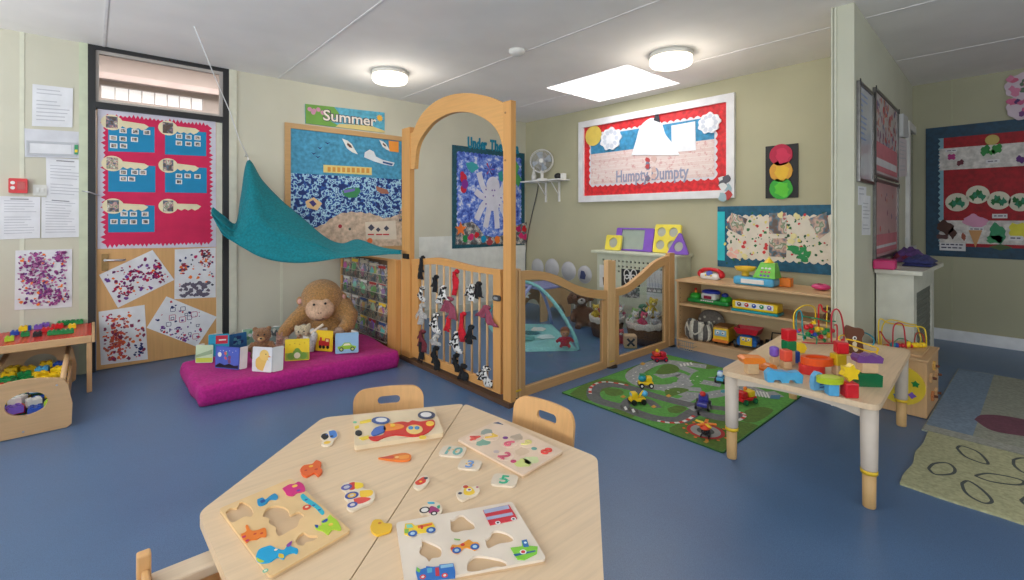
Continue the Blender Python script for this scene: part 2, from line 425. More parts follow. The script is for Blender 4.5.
# rear walls, behind the viewer, with daylight windows
def rear_wall(name, S, u0, u1, wins, mat):
    mb = MB(); mb.slab(S, rect(u0, 0, u1, ZC), -.12, 0, mat, [rect(*w) for w in wins]); struct(mb, name)
SN = Surf((XN, 0, 0), (0, 1, 0), (0, 0, 1), (1, 0, 0)); SR = Surf((0, YR, 0), (-1, 0, 0), (0, 0, 1), (0, 1, 0))
wn = [(-2.2, .95, -.3, 2.3), (.1, .95, 2.0, 2.3), (2.4, .95, 4.3, 2.3)]; wr = [(-.2, .95, 1.8, 2.3), (-2.4, .95, -.6, 2.3), (-5.0, .95, -3.2, 2.3)]
rear_wall('wall_near', SN, YR, YA+.12, wn, WALLC); rear_wall('wall_rear', SR, -XR-.1, -XN+.12, wr, WALLC)
wi = 2
for S, L in ((SN, wn), (SR, wr)):
    for (a, b, c, d) in L:
        mb = MB(); mb.slab(S, rect(a, b, c, d), -.10, -.02, WHITE, [rect(a+.05, b+.05, (a+c)/2-.025, d-.05), rect((a+c)/2+.025, b+.05, c-.05, d-.05)])
        w = struct(mb, 'window_%d' % wi); wi += 1
        mb = MB(); mb.slab(S, rect(a+.052, b+.052, c-.052, d-.052), -.062, -.058, C(250, 252, 252, .05, 'glass')); mb.build('pane', w)
# door frame, transom, leaf
tb0 = WA.hit(93, 107.6)[1]; tb1 = WA.hit(93, 101.4)[1]
FR = C(34, 34, 36, .45)
mb = MB(); fw = .045
mb.slab(WA, [(du0, 0), (du0+fw, 0), (du0+fw, dtop-.03), (du1-fw, dtop-.03), (du1-fw, 0), (du1, 0), (du1, dtop), (du0, dtop)], -.10, .012, FR)
mb.slab(WA, rect(du0+fw, tb0, du1-fw, tb1), -.10, .012, FR)
dr = struct(mb, 'door_1')
mb = MB(); ts = C(180, 172, 166, .5)
mb.slab(WA, rect(du0+fw, tb1, du1-fw, dtop-.03), -.04, -.005, ts, [rect(du0+fw+.02, tb1+.02, du1-fw-.025, dtop-.055)]); tf = mb.build('transom_frame', dr)
mb = MB(); mb.slab(WA, rect(du0+fw+.015, tb1+.015, du1-fw-.02, dtop-.05), -.03, -.024, C(236, 233, 230, .05, 'glass')); mb.build('transom_pane', dr)
lu1 = WA.hit(216.5, 250)[0]
mb = MB(); mb.slab(WA, rect(du0+fw+.004, .006, du1-fw-.004, tb0-.004), -.06, -.012, C(208, 160, 102, .45, 'wood', ax='z')); leaf = mb.build('door_leaf', dr)
mb = MB(); mb.slab(WA, rect(lu1, .006, du1-fw-.004, tb0-.004), -.012, -.006, C(206, 204, 188, .6)); mb.build('edge_strip', dr)
mb = MB(); a = WA.hit(105, 254); b = WA.hit(105, 271); mb.slab(WA, rrect(a[0]-.02, b[1], a[0]+.02, a[1], .006), -.012, -.004, C(150, 120, 80, .35, 'metal'))
c = WA.hit(105, 260); mb.cyl(WA.pt(c[0], c[1], -.004), WA.pt(c[0], c[1], .04), .009, CHROME); mb.tube([WA.pt(c[0], c[1], .04), WA.pt(c[0]+.10, c[1]-.004, .042), WA.pt(c[0]+.12, c[1]-.002, .03)], .008, CHROME)
mb.build('door_handle', dr)
# corridor behind the transom
CY = 6.05
mb = MB(); SCOR = Surf((0, CY, 0), (1, 0, 0), (0, 0, 1), (0, -1, 0))
cw = []; a = SCOR.hit(101, 85); b = SCOR.hit(203, 109); z0, z1 = 2.33, 2.455; x0 = a[0]; wdt = (b[0]-a[0])/8
for k in range(8): cw.append((x0+k*wdt+.003, z0, x0+(k+1)*wdt-.003, z1))
mb.slab(SCOR, rect(-1.5, 0, 3, 2.9), -.1, 0, C(206, 198, 194, .7, 'wall'), [rect(*w) for w in cw]); struct(mb, 'wall_corridor')
for k, w_ in enumerate(cw):
    mb = MB(); mb.slab(SCOR, rect(*w_), -.05, -.04, C(245, 248, 252, .5, 'emit', e=1.1)); o = struct(mb, 'window_%d' % wi); wi += 1
mb = MB(); mb.bx(-1.5, 3, YA+.13, CY+.1, 2.80, 2.85, C(222, 212, 208, .8, 'wall')); struct(mb, 'ceiling_corridor')
mb = MB(); mb.bx(-1.5, 3, CY-.10, CY, 2.50, 2.56, C(225, 210, 208, .7)); struct(mb, 'trim_9')
mb = MB(); mb.bx(-.1, 2, YA+.5, YA+.58, 2.62, 2.66, C(230, 222, 220, .6)); struct(mb, 'trim_10')
mb = MB(); mb.bx(-1.6, -1.5, YA+.13, CY, 0, 2.85, WALLC); mb.bx(3, 3.1, YA+.13, CY, 0, 2.85, WALLC); struct(mb, 'wall_corridor_end')
mb = MB(); mb.bx(-1.5, 3, YA+.0, YA+.12, ZC+.0801, 2.85, WALLC); struct(mb, 'wall_corridor_head')
# wall battens and baseboards
for k, (px, z0, z1) in enumerate(((22, 0, ZC), (281.5, 0, 1.36))):
    u = WA.hit(px, 200)[0]; mb = MB(); mb.slab(WA, rect(u-.012, z0, u+.012, z1), 0, .003, C(212, 211, 192, .6)); struct(mb, 'trim_%d' % (11+k))
u = WA.hit(84, 200)[0]; mb = MB(); mb.slab(WA, rect(du0-.05, 0, du0, ZC), 0, .014, C(196, 202, 176, .6)); struct(mb, 'trim_13')
mb = MB(); mb.slab(WA, rect(du1, 0, du1+.06, ZC), 0, .012, C(208, 206, 188, .6)); struct(mb, 'trim_14')
mb = MB(); mb.slab(WR, rect(-.90, 0, 2.9, .105), 0, .018, C(225, 226, 230, .5)); struct(mb, 'baseboard_right')
mb = MB(); mb.slab(WA, rect(du1+.06, 0, XB, .09), 0, .014, C(205, 205, 192, .5)); struct(mb, 'baseboard_left')
mb = MB(); mb.slab(WB, rect(-YA+.02, 0, -.93, .09), 0, .014, C(200, 200, 180, .5)); struct(mb, 'baseboard_back')
u = WR.hit(952, 200)[0]; mb = MB(); mb.slab(WR, rect(u-.006, .105, u+.006, ZC), 0, .004, C(170, 170, 142, .7)); struct(mb, 'trim_15')
wp0 = WA.hit(419, 200)[0]; mb = MB(); mb.slab(WA, rect(wp0, .091, XB-.002, WA.hit(452, 236)[1]), 0, .003, C(224, 224, 218, .6)); struct(mb, 'trim_16')
# ------------------------------------------------------------------ ceiling fittings
lamps = []
for (px, py, r, lab) in ((390, 76, .155, 'round white ceiling light above the summer board side of the room'), (671, 58, .165, 'round white ceiling light beside the skylight')):
    p = hz(px, py-4, ZC); p.z = ZC
    t = thing('ceiling_light', lab, 'ceiling light', p, 0, 'round ceiling lights')
    mb = MB(); mb.lathe(p, [(0, -.0005), (r*1.03, -.0005), (r*1.03, -.03), (r*.98, -.034)], C(225, 222, 214, .5)); mb.build('base', t)
    mb = MB(); mb.lathe(p, [(r, -.034), (r*1.0, -.075), (r*.93, -.092), (0, -.1)], C(255, 246, 228, .4, 'emit', e=2.6)); mb.build('diffuser', t)
p = hz(517, 50, ZC); mb = MB(); mb.lathe(p, [(0, 0), (.065, 0), (.065, -.02), (.05, -.035), (.02, -.045), (0, -.045)], C(220, 218, 214, .5)); o = mb.build('smoke_detector', None, p)
tag(o, 'small white round smoke detector on the ceiling', 'smoke detector')
# ------------------------------------------------------------------ lights
def area(name, loc, rot, sx, sy, e, col=(1, 1, 1)):
    l = bpy.data.lights.new(name, 'AREA'); l.shape = 'RECTANGLE'; l.size = sx; l.size_y = sy; l.energy = e; l.color = col
    o = bpy.data.objects.new(name, l); COL.objects.link(o); o.location = loc; o.rotation_euler = rot; return o
for (a, b, c, d) in wn: area('daylight', (XN-.2, (a+c)/2, (b+d)/2), (0, -PI/2-.7, 0), d-b, c-a, 86, (.93, .97, 1))
for i, (a, b, c, d) in enumerate(wr): area('daylight', (-(a+c)/2, YR-.2, (b+d)/2), (PI/2+.7, 0, 0), c-a, d-b, (50, 42, 9)[i], (.95, .98, 1))
area('skylight_daylight', ((sx0+sx1)/2, (sy0+sy1)/2, ZC+.04), (0, 0, 0), sx1-sx0-.02, sy1-sy0-.02, 10, (.96, .98, 1))
for (px, py) in ((390, 72), (671, 54)):
    p = hz(px, py, ZC); l = bpy.data.lights.new('ceiling_bulb', 'POINT'); l.energy = 9; l.color = (1, .93, .82); l.shadow_soft_size = .12
    o = bpy.data.objects.new('ceiling_bulb', l); COL.objects.link(o); o.location = (p.x, p.y, ZC-.22)
area('corridor_light', (.7, 5.5, 2.78), (0, 0, 0), 2.4, .6, 30, (1, .97, .96))
wd = bpy.data.worlds.new('World'); SC.world = wd; wd.use_nodes = True
sky = wd.node_tree.nodes.new('ShaderNodeTexSky'); sky.sky_type = 'HOSEK_WILKIE'; sky.turbidity = 6
wd.node_tree.links.new(sky.outputs[0], wd.node_tree.nodes['Background'].inputs[0]); wd.node_tree.nodes['Background'].inputs[1].default_value = .35
cam = bpy.data.cameras.new('Camera'); cam.sensor_width = 36; cam.lens = F_PX/1024*36; cam.shift_y = -(290-HY)/1024; cam.clip_start = .02
co = bpy.data.objects.new('Camera', cam); COL.objects.link(co); co.location = (0, 0, H); co.rotation_euler = (PI/2, 0, PHI-PI/2); SC.camera = co
SC.view_settings.view_transform = 'Standard'; SC.view_settings.look = 'None'; SC.view_settings.exposure = -.15; SC.view_settings.gamma = 1
SC.view_settings.use_curve_mapping = False
# ================================================================== LEFT WALL AND DOOR DISPLAYS
def bil(q, s, t):
    a, b, c, d = q   # TL TR BR BL
    u = (a[0]*(1-s)+b[0]*s)*(1-t)+(d[0]*(1-s)+c[0]*s)*t; v = (a[1]*(1-s)+b[1]*s)*(1-t)+(d[1]*(1-s)+c[1]*s)*t
    return (u, v)
def qrect(q, s0, t0, s1, t1): return [bil(q, s0, t0), bil(q, s1, t0), bil(q, s1, t1), bil(q, s0, t1)]
def qpoly(q, pts): return [bil(q, *p) for p in pts]
def sheet_of_paper(name, label, S, px, mat=PAPER, lines=0, group=None, h0=.0035, th=.0012, cat='notice', seed=1, title=False, cols=1):
    q = S.q(*px); mb = MB(); mb.slab(S, q, h0, h0+th, mat); r = random.Random(seed)
    if lines:
        for c in range(cols):
            for i in range(lines):
                t = .1+.82*i/lines; s1 = r.uniform(.6, .92)
                if r.random() < .12: continue
                w = 1/cols; mb.pat(S, qrect(q, c*w+.1*w, t, c*w+s1*w, t+.24*.82/lines), h0+th, LINE)
    if title: mb.pat(S, qrect(q, .25, .05, .7, .075), h0+th, C(130, 130, 136, .7))
    return tag(mb.build(name), label, cat, group)
LINE = C(182, 182, 190, .8, 'paper')
sheet_of_paper('notice', 'white printed notice high on the wall left of the door frame', WA, [(32.5, 84), (73, 88.5), (72.5, 127.5), (32, 126)], lines=9, seed=3)
sheet_of_paper('notice', 'white printed notice hanging just left of the black door frame, above the painting', WA, [(46, 157.5), (86, 160), (86, 201.5), (46.5, 199)], lines=11, seed=4, title=True)
sheet_of_paper('notice', 'leftmost low white notice under the red fire call point', WA, [(0, 196), (40.5, 197), (40, 238), (0, 239.5)], lines=13, seed=5, title=True)
sheet_of_paper('notice', 'low white notice to the right, below the light switch', WA, [(41.5, 197), (81, 200), (80.5, 237), (41.5, 238)], lines=12, seed=6, title=True, h0=.0050)
# sign holder
q = WA.q((24.5, 128.5), (80, 132), (79.5, 158.5), (25, 157)); mb = MB(); mb.slab(WA, q, .0082, .0098, C(208, 208, 214, .7)); 
sh_ = mb.build('sign_holder'); tag(sh_, 'pale grey sliding sign holder between two wall notices', 'sign')
mb = MB(); mb.slab(WA, qrect(q, .03, .42, .95, .94), .0098, .014, C(180, 182, 188, .3), [qrect(q, .07, .5, .88, .86)]); mb.build('frame', sh_)
mb = MB(); mb.slab(WA, qrect(q, .09, .51, .84, .85), .0098, .0115, C(220, 220, 224, .4)); mb.build('panel', sh_)
mb = MB(); mb.slab(WA, qrect(q, .9, .5, .97, .86), .0141, .016, C(60, 150, 100, .5)); mb.pat(WA, qrect(q, .91, .68, .96, .78), .016, YEL); tag(mb.build('label_tab', sh_), 'green tab')
# fire call point and switch
q = WA.q((9, 178.5), (28, 179), (28, 193), (9, 193))
mb = MB(); mb.slab(WA, rrect(q[3][0], q[3][1], q[1][0], q[1][1], .008), 0, .035, RED); f = mb.build('fire_call_point'); tag(f, 'red fire alarm call point beside the wall batten', 'fire alarm')
mb = MB(); mb.slab(WA, qrect(q, .45, .22, .85, .78), .035, .038, C(180, 40, 40, .2)); mb.build('press_panel', f)
mb = MB()
for c in ((.22, .3), (.22, .65)): mb.slab(WA, circ(*bil(q, *c), .012, 14), .035, .0365, WHITE)
mb.build('symbol', f)
q = WA.q((33, 184), (47, 185), (47, 196), (33, 195.5)); mb = MB(); mb.slab(WA, rrect(q[3][0], q[3][1], q[1][0], q[1][1], .006), 0, .01, C(212, 212, 206, .4)); f = mb.build('light_switch'); tag(f, 'cream light switch right of the red fire call point', 'light switch')
mb = MB()
for s in (.25, .6): mb.slab(WA, qrect(q, s, .3, s+.18, .7), .01, .015, C(222, 222, 218, .4))
mb.build('rocker', f)
mb = MB(); mb.tube([WA.pt(*WA.hit(82, 191), .01), WA.pt(*WA.hit(90, 192.5), .03), WA.pt(*WA.hit(100, 196), .02)], .005, CHROME); f = mb.build('door_restraint'); tag(f, 'small steel restraint arm on the black door frame', 'door catch')
MAG = [C(120, 25, 75, .8, 'paper'), C(160, 45, 110, .8, 'paper'), C(95, 30, 90, .8, 'paper')]
def painting(label, px, cols, n, foc, seed, S=WA, h=0, accents=(), rmax=.02, extra=None, mat=PAPER):
    q = S.q(*px); r = random.Random(seed); mb = MB(); mb.slab(S, q, h, h+.0012, mat)
    for i in range(n):
        c = cols
        if r.random() < .62 and foc:
            fs, ft, fr = r.choice(foc); a = r.random()*2*PI; d = fr*math.sqrt(r.random()); s, t = fs+d*math.cos(a), ft+d*math.sin(a)
        else: s, t = r.uniform(.06, .94), r.uniform(.06, .94); c = list(cols)+list(accents)
        s = min(.95, max(.05, s)); t = min(.95, max(.05, t)); u, v = bil(q, s, t)
        mb.pat(S, blob(u, v, r.uniform(.004, rmax), 8, .8, r.uniform(.6, 1.3), r), h+.0012, r.choice(c))
    if extra: extra(mb, S, q, h+.0012)
    return tag(mb.build('painting'), label, 'painting', None)
painting('purple splatter painting alone on the pale wall above the brick table', [(15.5, 250.5), (72, 249), (72, 307), (14.5, 310)], [C(130, 60, 130, .8, 'paper'), C(165, 70, 140, .8, 'paper'), C(110, 40, 100, .8, 'paper'), C(185, 120, 165, .8, 'paper')], 520, [(.35, .35, .25), (.4, .6, .25), (.8, .1, .12), (.65, .8, .15), (.35, .15, .15)], 11, accents=[pORG, pPUR], rmax=.010, h=.0035)
HD = .0  # door leaf stands at -0.012 .. displays start there
painting('tilted splatter painting in dark red and crimson, beside the door handle', [(99, 275), (152.7, 250), (174.5, 280), (118, 308)], MAG+[C(190, 25, 60, .8, 'paper')], 200, [(.22, .62, .17), (.72, .62, .14), (.5, .4, .15), (.9, .45, .07)], 12, h=-.0115, accents=[pPUR, pORG], rmax=.013)
painting('upright painting top right on the door with a grey scribble and orange blotch', [(175, 249.5), (216, 247.5), (216, 297.5), (174.5, 299.3)], [pORG, C(150, 40, 70, .8, 'paper'), C(60, 60, 80, .8, 'paper')], 120, [(.75, .25, .14), (.75, .1, .14), (.2, .4, .1)], 13, h=-.0115, accents=[pMAG, pNAVY], rmax=.012,
    extra=lambda mb, S, q, h: [mb.pat(S, blob(*bil(q, .15+.7*k/30, .82+.12*math.sin(k*1.9)), .016, 9, .8), h, C(100, 92, 108, .8, 'paper')) for k in range(30)])
painting('upright painting low on the door in orange red with blue dabs', [(98.5, 312), (144.7, 305), (148, 359.5), (101, 365.5)], [C(205, 80, 60, .8, 'paper'), C(190, 95, 70, .8, 'paper'), C(130, 50, 80, .8, 'paper')], 220, [(.42, .32, .18), (.38, .55, .16), (.3, .8, .18)], 14, h=-.0115, accents=[pORG, pMAG], rmax=.013,
    extra=lambda mb, S, q, h: [mb.pat(S, blob(*bil(q, random.uniform(.66, .93), random.uniform(.68, .9)), .009, 7, .8), h, pNAVY) for k in range(16)])
def rings(mb, S, q, h):
    for k in range(13):
        s, t = random.Random(k).uniform(.12, .9), random.Random(k+50).uniform(.12, .75); u, v = bil(q, s, t)
        mb.k += 1; c = [pNAVY, pNAVY, pMAG][k % 3]; r0 = .012+.006*(k % 3)
        mb.slab(S, rrect(u-r0, v-r0, u+r0, v+r0, r0*.4), h+mb.k*2e-5, h+mb.k*2e-5, c, [rrect(u-r0+.004, v-r0+.004, u+r0-.004, v+r0-.004, r0*.2)])
painting('tilted painting low right on the door with navy printed rings', [(166.5, 296.5), (217, 317), (197, 347), (146.7, 328)], [pNAVY, C(190, 50, 60, .8, 'paper'), pPUR], 70, [(.5, .85, .2), (.3, .85, .1), (.7, .9, .1)], 15, h=-.0100, accents=[pNAVY, pMAG], rmax=.011, extra=rings)
# ------------------------------------------------------------------ keyworker display on the door
q = WA.q((97.5, 108.5), (216, 121.5), (216.3, 247), (97.5, 249))
mb = MB(); mb.slab(WA, q, -.0115, -.0095, C(205, 200, 214, .7, 'paper'))
kd = mb.build('keyworker_display'); tag(kd, 'crimson display of six paper keys and blue name cards on the door', 'display board')
pk = WA.q((105.5, 115.5), (209, 126), (210.5, 242), (105.5, 244.5)); CR = C(206, 28, 82, .7, 'paper')
r = random.Random(4); zz = []
for (a, b) in ((0, 1), (1, 2), (2, 3), (3, 0)):
    A, B = pk[a], pk[b]; n = 26; L = math.dist(A, B); nx, ny = -(B[1]-A[1])/L, (B[0]-A[0])/L
    for k in range(n):
        for t, w in ((k/n, 0), ((k+.5)/n, r.uniform(.012, .032))): zz.append((A[0]+(B[0]-A[0])*t+nx*w, A[1]+(B[1]-A[1])*t+ny*w))
mb = MB(); mb.slab(WA, zz, -.0095, -.0085, CR); mb.build('backing_paper', kd)
P2 = lambda x, y: (90+x/3.864, 100+y/3.864)
cards = [((70, 95), (250, 104), (250, 203), (70, 198)), ((290, 115), (450, 124), (450, 217), (290, 210)), ((70, 243), (253, 255), (253, 357), (70, 354)), ((290, 255), (452, 262), (452, 360), (290, 357)), ((70, 400), (250, 408), (250, 510), (70, 512))]
photos = [[(128, 118), (175, 122), (220, 125), (90, 146), (128, 150), (172, 152), (92, 176), (130, 177)], [(345, 140), (381, 143), (416, 146), (344, 166), (381, 169), (416, 170)], [(129, 279), (173, 279), (205, 280), (129, 304), (161, 305)], [(344, 293), (378, 293), (416, 295), (344, 316)], [(132, 440), (168, 441), (213, 441), (93, 470), (132, 470), (168, 471), (215, 470)]]
for c, ph in zip(cards, photos):
    qq = WA.q(*[P2(*p) for p in c]); mb = MB(); mb.slab(WA, qq, -.0085, -.0075, C(0, 130, 178, .6, 'paper')); cd = mb.build('name_card', kd)
    for i, p in enumerate(ph):
        u, v = WA.hit(*P2(*p)); mb = MB(); mb.slab(WA, rect(u-.022, v-.019, u+.022, v+.019), -.0075, -.007, WHITE)
        mb.pat(WA, rect(u-.015, v-.013, u+.015, v+.013), -.007, C(110, 95, 92, .6, 'photo', seed=i+p[0], sc=60, sat=1.0)); mb.build('portrait', cd)
KEYC = C(226, 214, 178, .7, 'paper')
for i, (c, e) in enumerate((((85, 86), (228, 103)), ((302, 108), (424, 119)), ((87, 245), (228, 255)), ((303, 253), (422, 263)), ((90, 410), (226, 413)), ((303, 410), (430, 411)))):
    u, v = WA.hit(*P2(*c)); u2, v2 = WA.hit(*P2(*e)); mb = MB(); mb.slab(WA, circ(u, v, .066, 26, .060), -.0074, -.0062, KEYC)
    sh = [(u+.05, v-.018), (u+.05, v+.022), (u2-.03, v2+.018), (u2, v2)]; n = 7
    for k in range(n): t = k/n; sh.append((u2-.02+(u+.06-u2)*t, v2-.022-(.014 if k % 2 else 0)+(v-v2)*t))
    mb.slab(WA, sh, -.0074, -.0064, KEYC); kk = mb.build('paper_key', kd)
    mb = MB(); mb.slab(WA, rect(u-.036, v-.044, u+.034, v+.046), -.0061, -.0054, C(150, 90, 110, .5, 'photo', seed=i*5+2, sc=25, sat=1.1)); mb.build('portrait', kk)
# ------------------------------------------------------------------ summer board
q = WA.q((284.5, 122.5), (403, 137.3)); u0, v1 = q[0]; u1 = q[1][0]+.03; v0 = WA.hit(401, 250)[1]
print('summer', u0, v1, u1, v0)
mb = MB(); mb.slab(WA, rect(u0, v0, u1, v1), 0, .022, C(190, 150, 100, .5, 'wood', ax='x'), [rect(u0+.05, v0+.05, u1-.05, v1-.05)]); sb = mb.build('frame_tmp')
bpy.data.objects.remove(sb)
sb = thing('summer_board', 'large wood framed seaside display with blue sky, sea prints and sand', 'display board', WA.pt((u0+u1)/2, v0, 0))
mb = MB(); mb.slab(WA, rect(u0, v0, u1, v1), 0, .022, C(190, 150, 100, .5, 'wood', ax='x'), [rect(u0+.05, v0+.05, u1-.05, v1-.05)]); mb.build('frame', sb)
a, b, c, d = u0+.05, v0+.05, u1-.05, v1-.05; vs = WA.hit(290, 173)[1]
mb = MB(); mb.slab(WA, rect(a, vs-.03, c, d), 0, .006, C(74, 150, 186, .8, 'rack')); mb.build('sky_paper', sb)
mb = MB(); mb.slab(WA, rect(a, b, c, vs), 0, .008, C(60, 90, 160, .8, 'camo')); mb.build('sea_paper', sb)
sl = [(a, b)]; SAND = C(206, 182, 160, .9, 'rack')
top = smooth_line([(a, b+.22, 0), (a+.25, b+.22, 0), (a+.5, b+.36, 0), (a+.8, b+.36, 0), (a+1.0, b+.31, 0), (a+1.3, b+.40, 0), (a+1.6, b+.41, 0), (c, b+.44, 0)], 6)
sp = [(c, b)]+[(p.x, p.y+.008*math.sin(p.x*60)) for p in reversed(top) if p.x <= c+.01]+[(a, b)]
mb = MB(); mb.slab(WA, sp, .008, .012, SAND); mb.build('sand_paper', sb)
def cut(name, pts, mat, h=.008, th=.002, parent=sb, S=WA, holes=()):
    m_ = MB(); m_.slab(S, pts, h, h+th, mat, holes); return m_.build(name, parent)
Q3 = lambda x, y: WA.hit(210+x/2.9, 80+y/2.9)
# yellow label, orange square, gulls, fish, boat, shells
mb = MB(); mb.slab(WA, [Q3(328, 246), Q3(468, 254), Q3(468, 276), Q3(328, 268)], .008, .010, C(226, 206, 130, .8, 'paper'))
for k in range(9): s = 340+k*14; mb.pat(WA, [Q3(s, 252+k*.5), Q3(s+9, 253+k*.5), Q3(s+9, 266+k*.5), Q3(s, 266+k*.5)], .010, C(214, 150, 70, .8, 'paper'))
mb.build('caption_strip', sb)
cut('orange_square', [Q3(517, 176), Q3(546, 179), Q3(546, 210), Q3(519, 207)], C(236, 150, 60, .8, 'paper'))
def gull(cx, cy, s):
    g = MB(); g.slab(WA, [Q3(cx+x*s, cy+y*s) for x, y in ((-22, -20), (-6, -14), (6, -4), (14, 10), (24, 26), (8, 20), (-8, 8), (-14, -4))], .008, .010, WHITE)
    g.pat(WA, [Q3(cx+x*s, cy+y*s) for x, y in ((-6, -8), (4, 0), (8, 8), (0, 6), (-8, -2))], .010, pBRN); g.build('paper_gull', sb)
gull(404, 190, 1); gull(505, 188, .7)
g = MB(); g.slab(WA, [Q3(*p) for p in ((448, 210), (462, 202), (474, 208), (480, 222), (500, 232), (534, 240), (530, 250), (500, 244), (474, 236), (460, 230), (446, 224))], .008, .010, C(222, 226, 232, .7)); g.pat(WA, [Q3(*p) for p in ((500, 236), (530, 243), (526, 248), (500, 241))], .010, C(40, 80, 140, .7)); g.build('paper_plane', sb)
g = MB()
for (x, y) in ((300, 212), (312, 222), (340, 182), (318, 196)): g.slab(WA, [Q3(x-8, y-3), Q3(x, y+1), Q3(x+8, y-2), Q3(x, y+5)], .006, .008, pNAVY)
g.build('bird_shapes', sb)
g = MB(); g.slab(WA, [Q3(*p) for p in ((382, 322), (396, 314), (430, 312), (436, 322), (424, 340), (402, 342), (388, 336))], .008, .011, C(60, 140, 90, .7)); g.pat(WA, [Q3(*p) for p in ((386, 320), (420, 314), (418, 322), (388, 328))], .011, C(120, 110, 190, .7)); g.build('paper_fish', sb)
g = MB(); g.slab(WA, [Q3(*p) for p in ((480, 308), (512, 318), (518, 330), (496, 330), (482, 320))], .008, .011, C(170, 110, 90, .7)); g.build('paper_fish', sb)
g = MB(); g.slab(WA, [Q3(*p) for p in ((276, 352), (300, 340), (324, 358), (310, 378), (280, 370))], .008, .011, C(225, 190, 140, .7)); g.pat(WA, [Q3(*p) for p in ((286, 354), (298, 348), (308, 360), (298, 368))], .011, C(60, 50, 120, .7)); g.build('paper_fish', sb)
g = MB(); g.slab(WA, [Q3(*p) for p in ((448, 412), (536, 408), (540, 462), (452, 462))], .012, .0135, C(222, 208, 190, .8, 'paper'))
for (x, y, s) in ((466, 428, 10), (486, 434, 7), (510, 430, 8)): g.pat(WA, [Q3(x-s, y), Q3(x, y-s), Q3(x+s, y), Q3(x, y+s)], .0135, C(70, 70, 90, .7))
for x in (456, 480, 500): g.pat(WA, [Q3(x, 446), Q3(x+18, 446), Q3(x+18, 450), Q3(x, 450)], .0135, C(190, 60, 60, .7))
g.build('sand_picture', sb)
g = MB(); g.slab(WA, circ(*Q3(376, 424), .02, 12), .012, .014, C(170, 50, 60, .7)); g.slab(WA, circ(*Q3(404, 432), .014, 12), .012, .014, C(90, 100, 90, .7)); g.slab(WA, circ(*Q3(462, 466), .03, 12), .0135, .015, C(225, 110, 60, .7)); g.build('shell_shapes', sb)
u = Q3(552, 395); g = MB(); g.slab(WA, rect(u[0]-.03, u[1]-.06, u[0]+.05, u[1]+.06), .023, .025, C(170, 130, 140, .6, 'photo', seed=9, sc=20)); o = g.build('photo_print'); tag(o, 'small photo on the right edge of the seaside display frame', 'photo')
# summer banner
bq = WA.q((304.8, 104), (384.2, 112.8), (384.2, 133), (305.2, 123.5))
mb = MB(); mb.slab(WA, bq, .0, .012, C(86, 168, 196, .6, 'rack'))
mb.pat(WA, qpoly(bq, [(0, 0), (.34, 0), (.4, .3), (.3, .75), (.45, 1), (0, 1)]), .012, C(110, 160, 70, .7)); mb.pat(WA, qpoly(bq, [(.4, .82), (.8, .72), (1, .9), (1, 1), (.35, 1)]), .012, C(215, 196, 130, .7))
for (s, t) in ((.05, .25), (.1, .3), (.15, .22), (.2, .35), (.09, .4)): mb.pat(WA, circ(*bil(bq, s, t), .022, 10), .012, C(205, 140, 170, .7))
sb2 = mb.build('season_banner'); tag(sb2, 'bright banner reading Summer above the seaside display', 'banner')
A_, B_ = bil(bq, .2, .72), bil(bq, .88, .72); WAt = Surf(WA.pt(A_[0], A_[1]), WA.pt(B_[0], B_[1])-WA.pt(A_[0], A_[1]), (0, 0, 1), (0, -1, 0))
L = math.dist(A_, B_)
mb = MB(); mb.text('Summer', WAt, 0, 0, .15, C(70, 60, 70, .6), 0, .0132, width=L, bold=.009); mb.text('Summer', WAt, .003, 0, .15, C(235, 225, 215, .6), 0, .0139, width=L, bold=.002); mb.build('lettering', sb2)
mb = MB(); c = bil(bq, .93, .3); st = [(c[0]+(.042 if k % 2 else .026)*math.cos(PI*k/10), c[1]+(.042 if k % 2 else .026)*math.sin(PI*k/10)) for k in range(20)]; mb.slab(WA, st, .012, .0135, C(236, 176, 60, .7)); mb.build('sun', sb2)
# ------------------------------------------------------------------ under the sea board
q = WA.q((451.8, 144.8), (453, 248.6)); u0, v1 = q[0]; v0 = q[1][1]; u1 = XB-.03
ub = thing('under_the_sea_board', 'blue sea display with white octopus, bordered in dark teal, beyond the arch', 'display board', WA.pt((u0+u1)/2, v0, 0))
mb = MB(); mb.slab(WA, rect(u0, v0, u1, v1), .0035, .01, C(20, 82, 98, .6, 'rack')); mb.build('backing', ub)
mb = MB(); mb.slab(WA, wavy(u0+.075, v0+.09, u1-.075, v1-.08, .014, .06), .01, .013, C(90, 110, 190, .8, 'sea')); mb.build('sea_paper', ub)
Q5 = lambda x, y: WA.hit(390+x/3.222, 80+y/3.222)
oc = Q5(330, 400); mb = MB(); WT = C(216, 214, 228, .8, 'paper')
mb.slab(WA, circ(oc[0]+.0, oc[1]+.24, .11, 20, .12), .013, .017, WT); mb.slab(WA, circ(oc[0], oc[1]+.06, .13, 20, .15), .013, .0168, WT)
for k, (dx, dy, dx2, dy2) in enumerate(((-.2, .25, -.26, .38), (-.22, .06, -.32, .14), (-.2, -.12, -.3, -.22), (-.08, -.18, -.14, -.32), (.06, -.2, .08, -.34), (.18, -.14, .26, -.24), (.22, .05, .32, .1), (.18, .2, .26, .34))):
    ln = smooth_line([(oc[0]+dx*.15, oc[1]+.08, 0), (oc[0]+dx*.8, oc[1]+.06+dy*.6, 0), (oc[0]+dx2*.9, oc[1]+.02+dy2, 0)], 5); A, B = band(ln, .042); mb.slab(WA, A+B[::-1], .013, .0150+k*.0001, WT)
for k, (dx, dy) in enumerate(((-.2, .25), (-.22, .06), (-.2, -.12), (.18, -.14), (.22, .05), (0, .1), (-.03, .24), (.04, .24))): mb.pat(WA, circ(oc[0]+dx*.6, oc[1]+.06+dy*.5, .012, 8), .0174, C(120, 90, 170, .7))
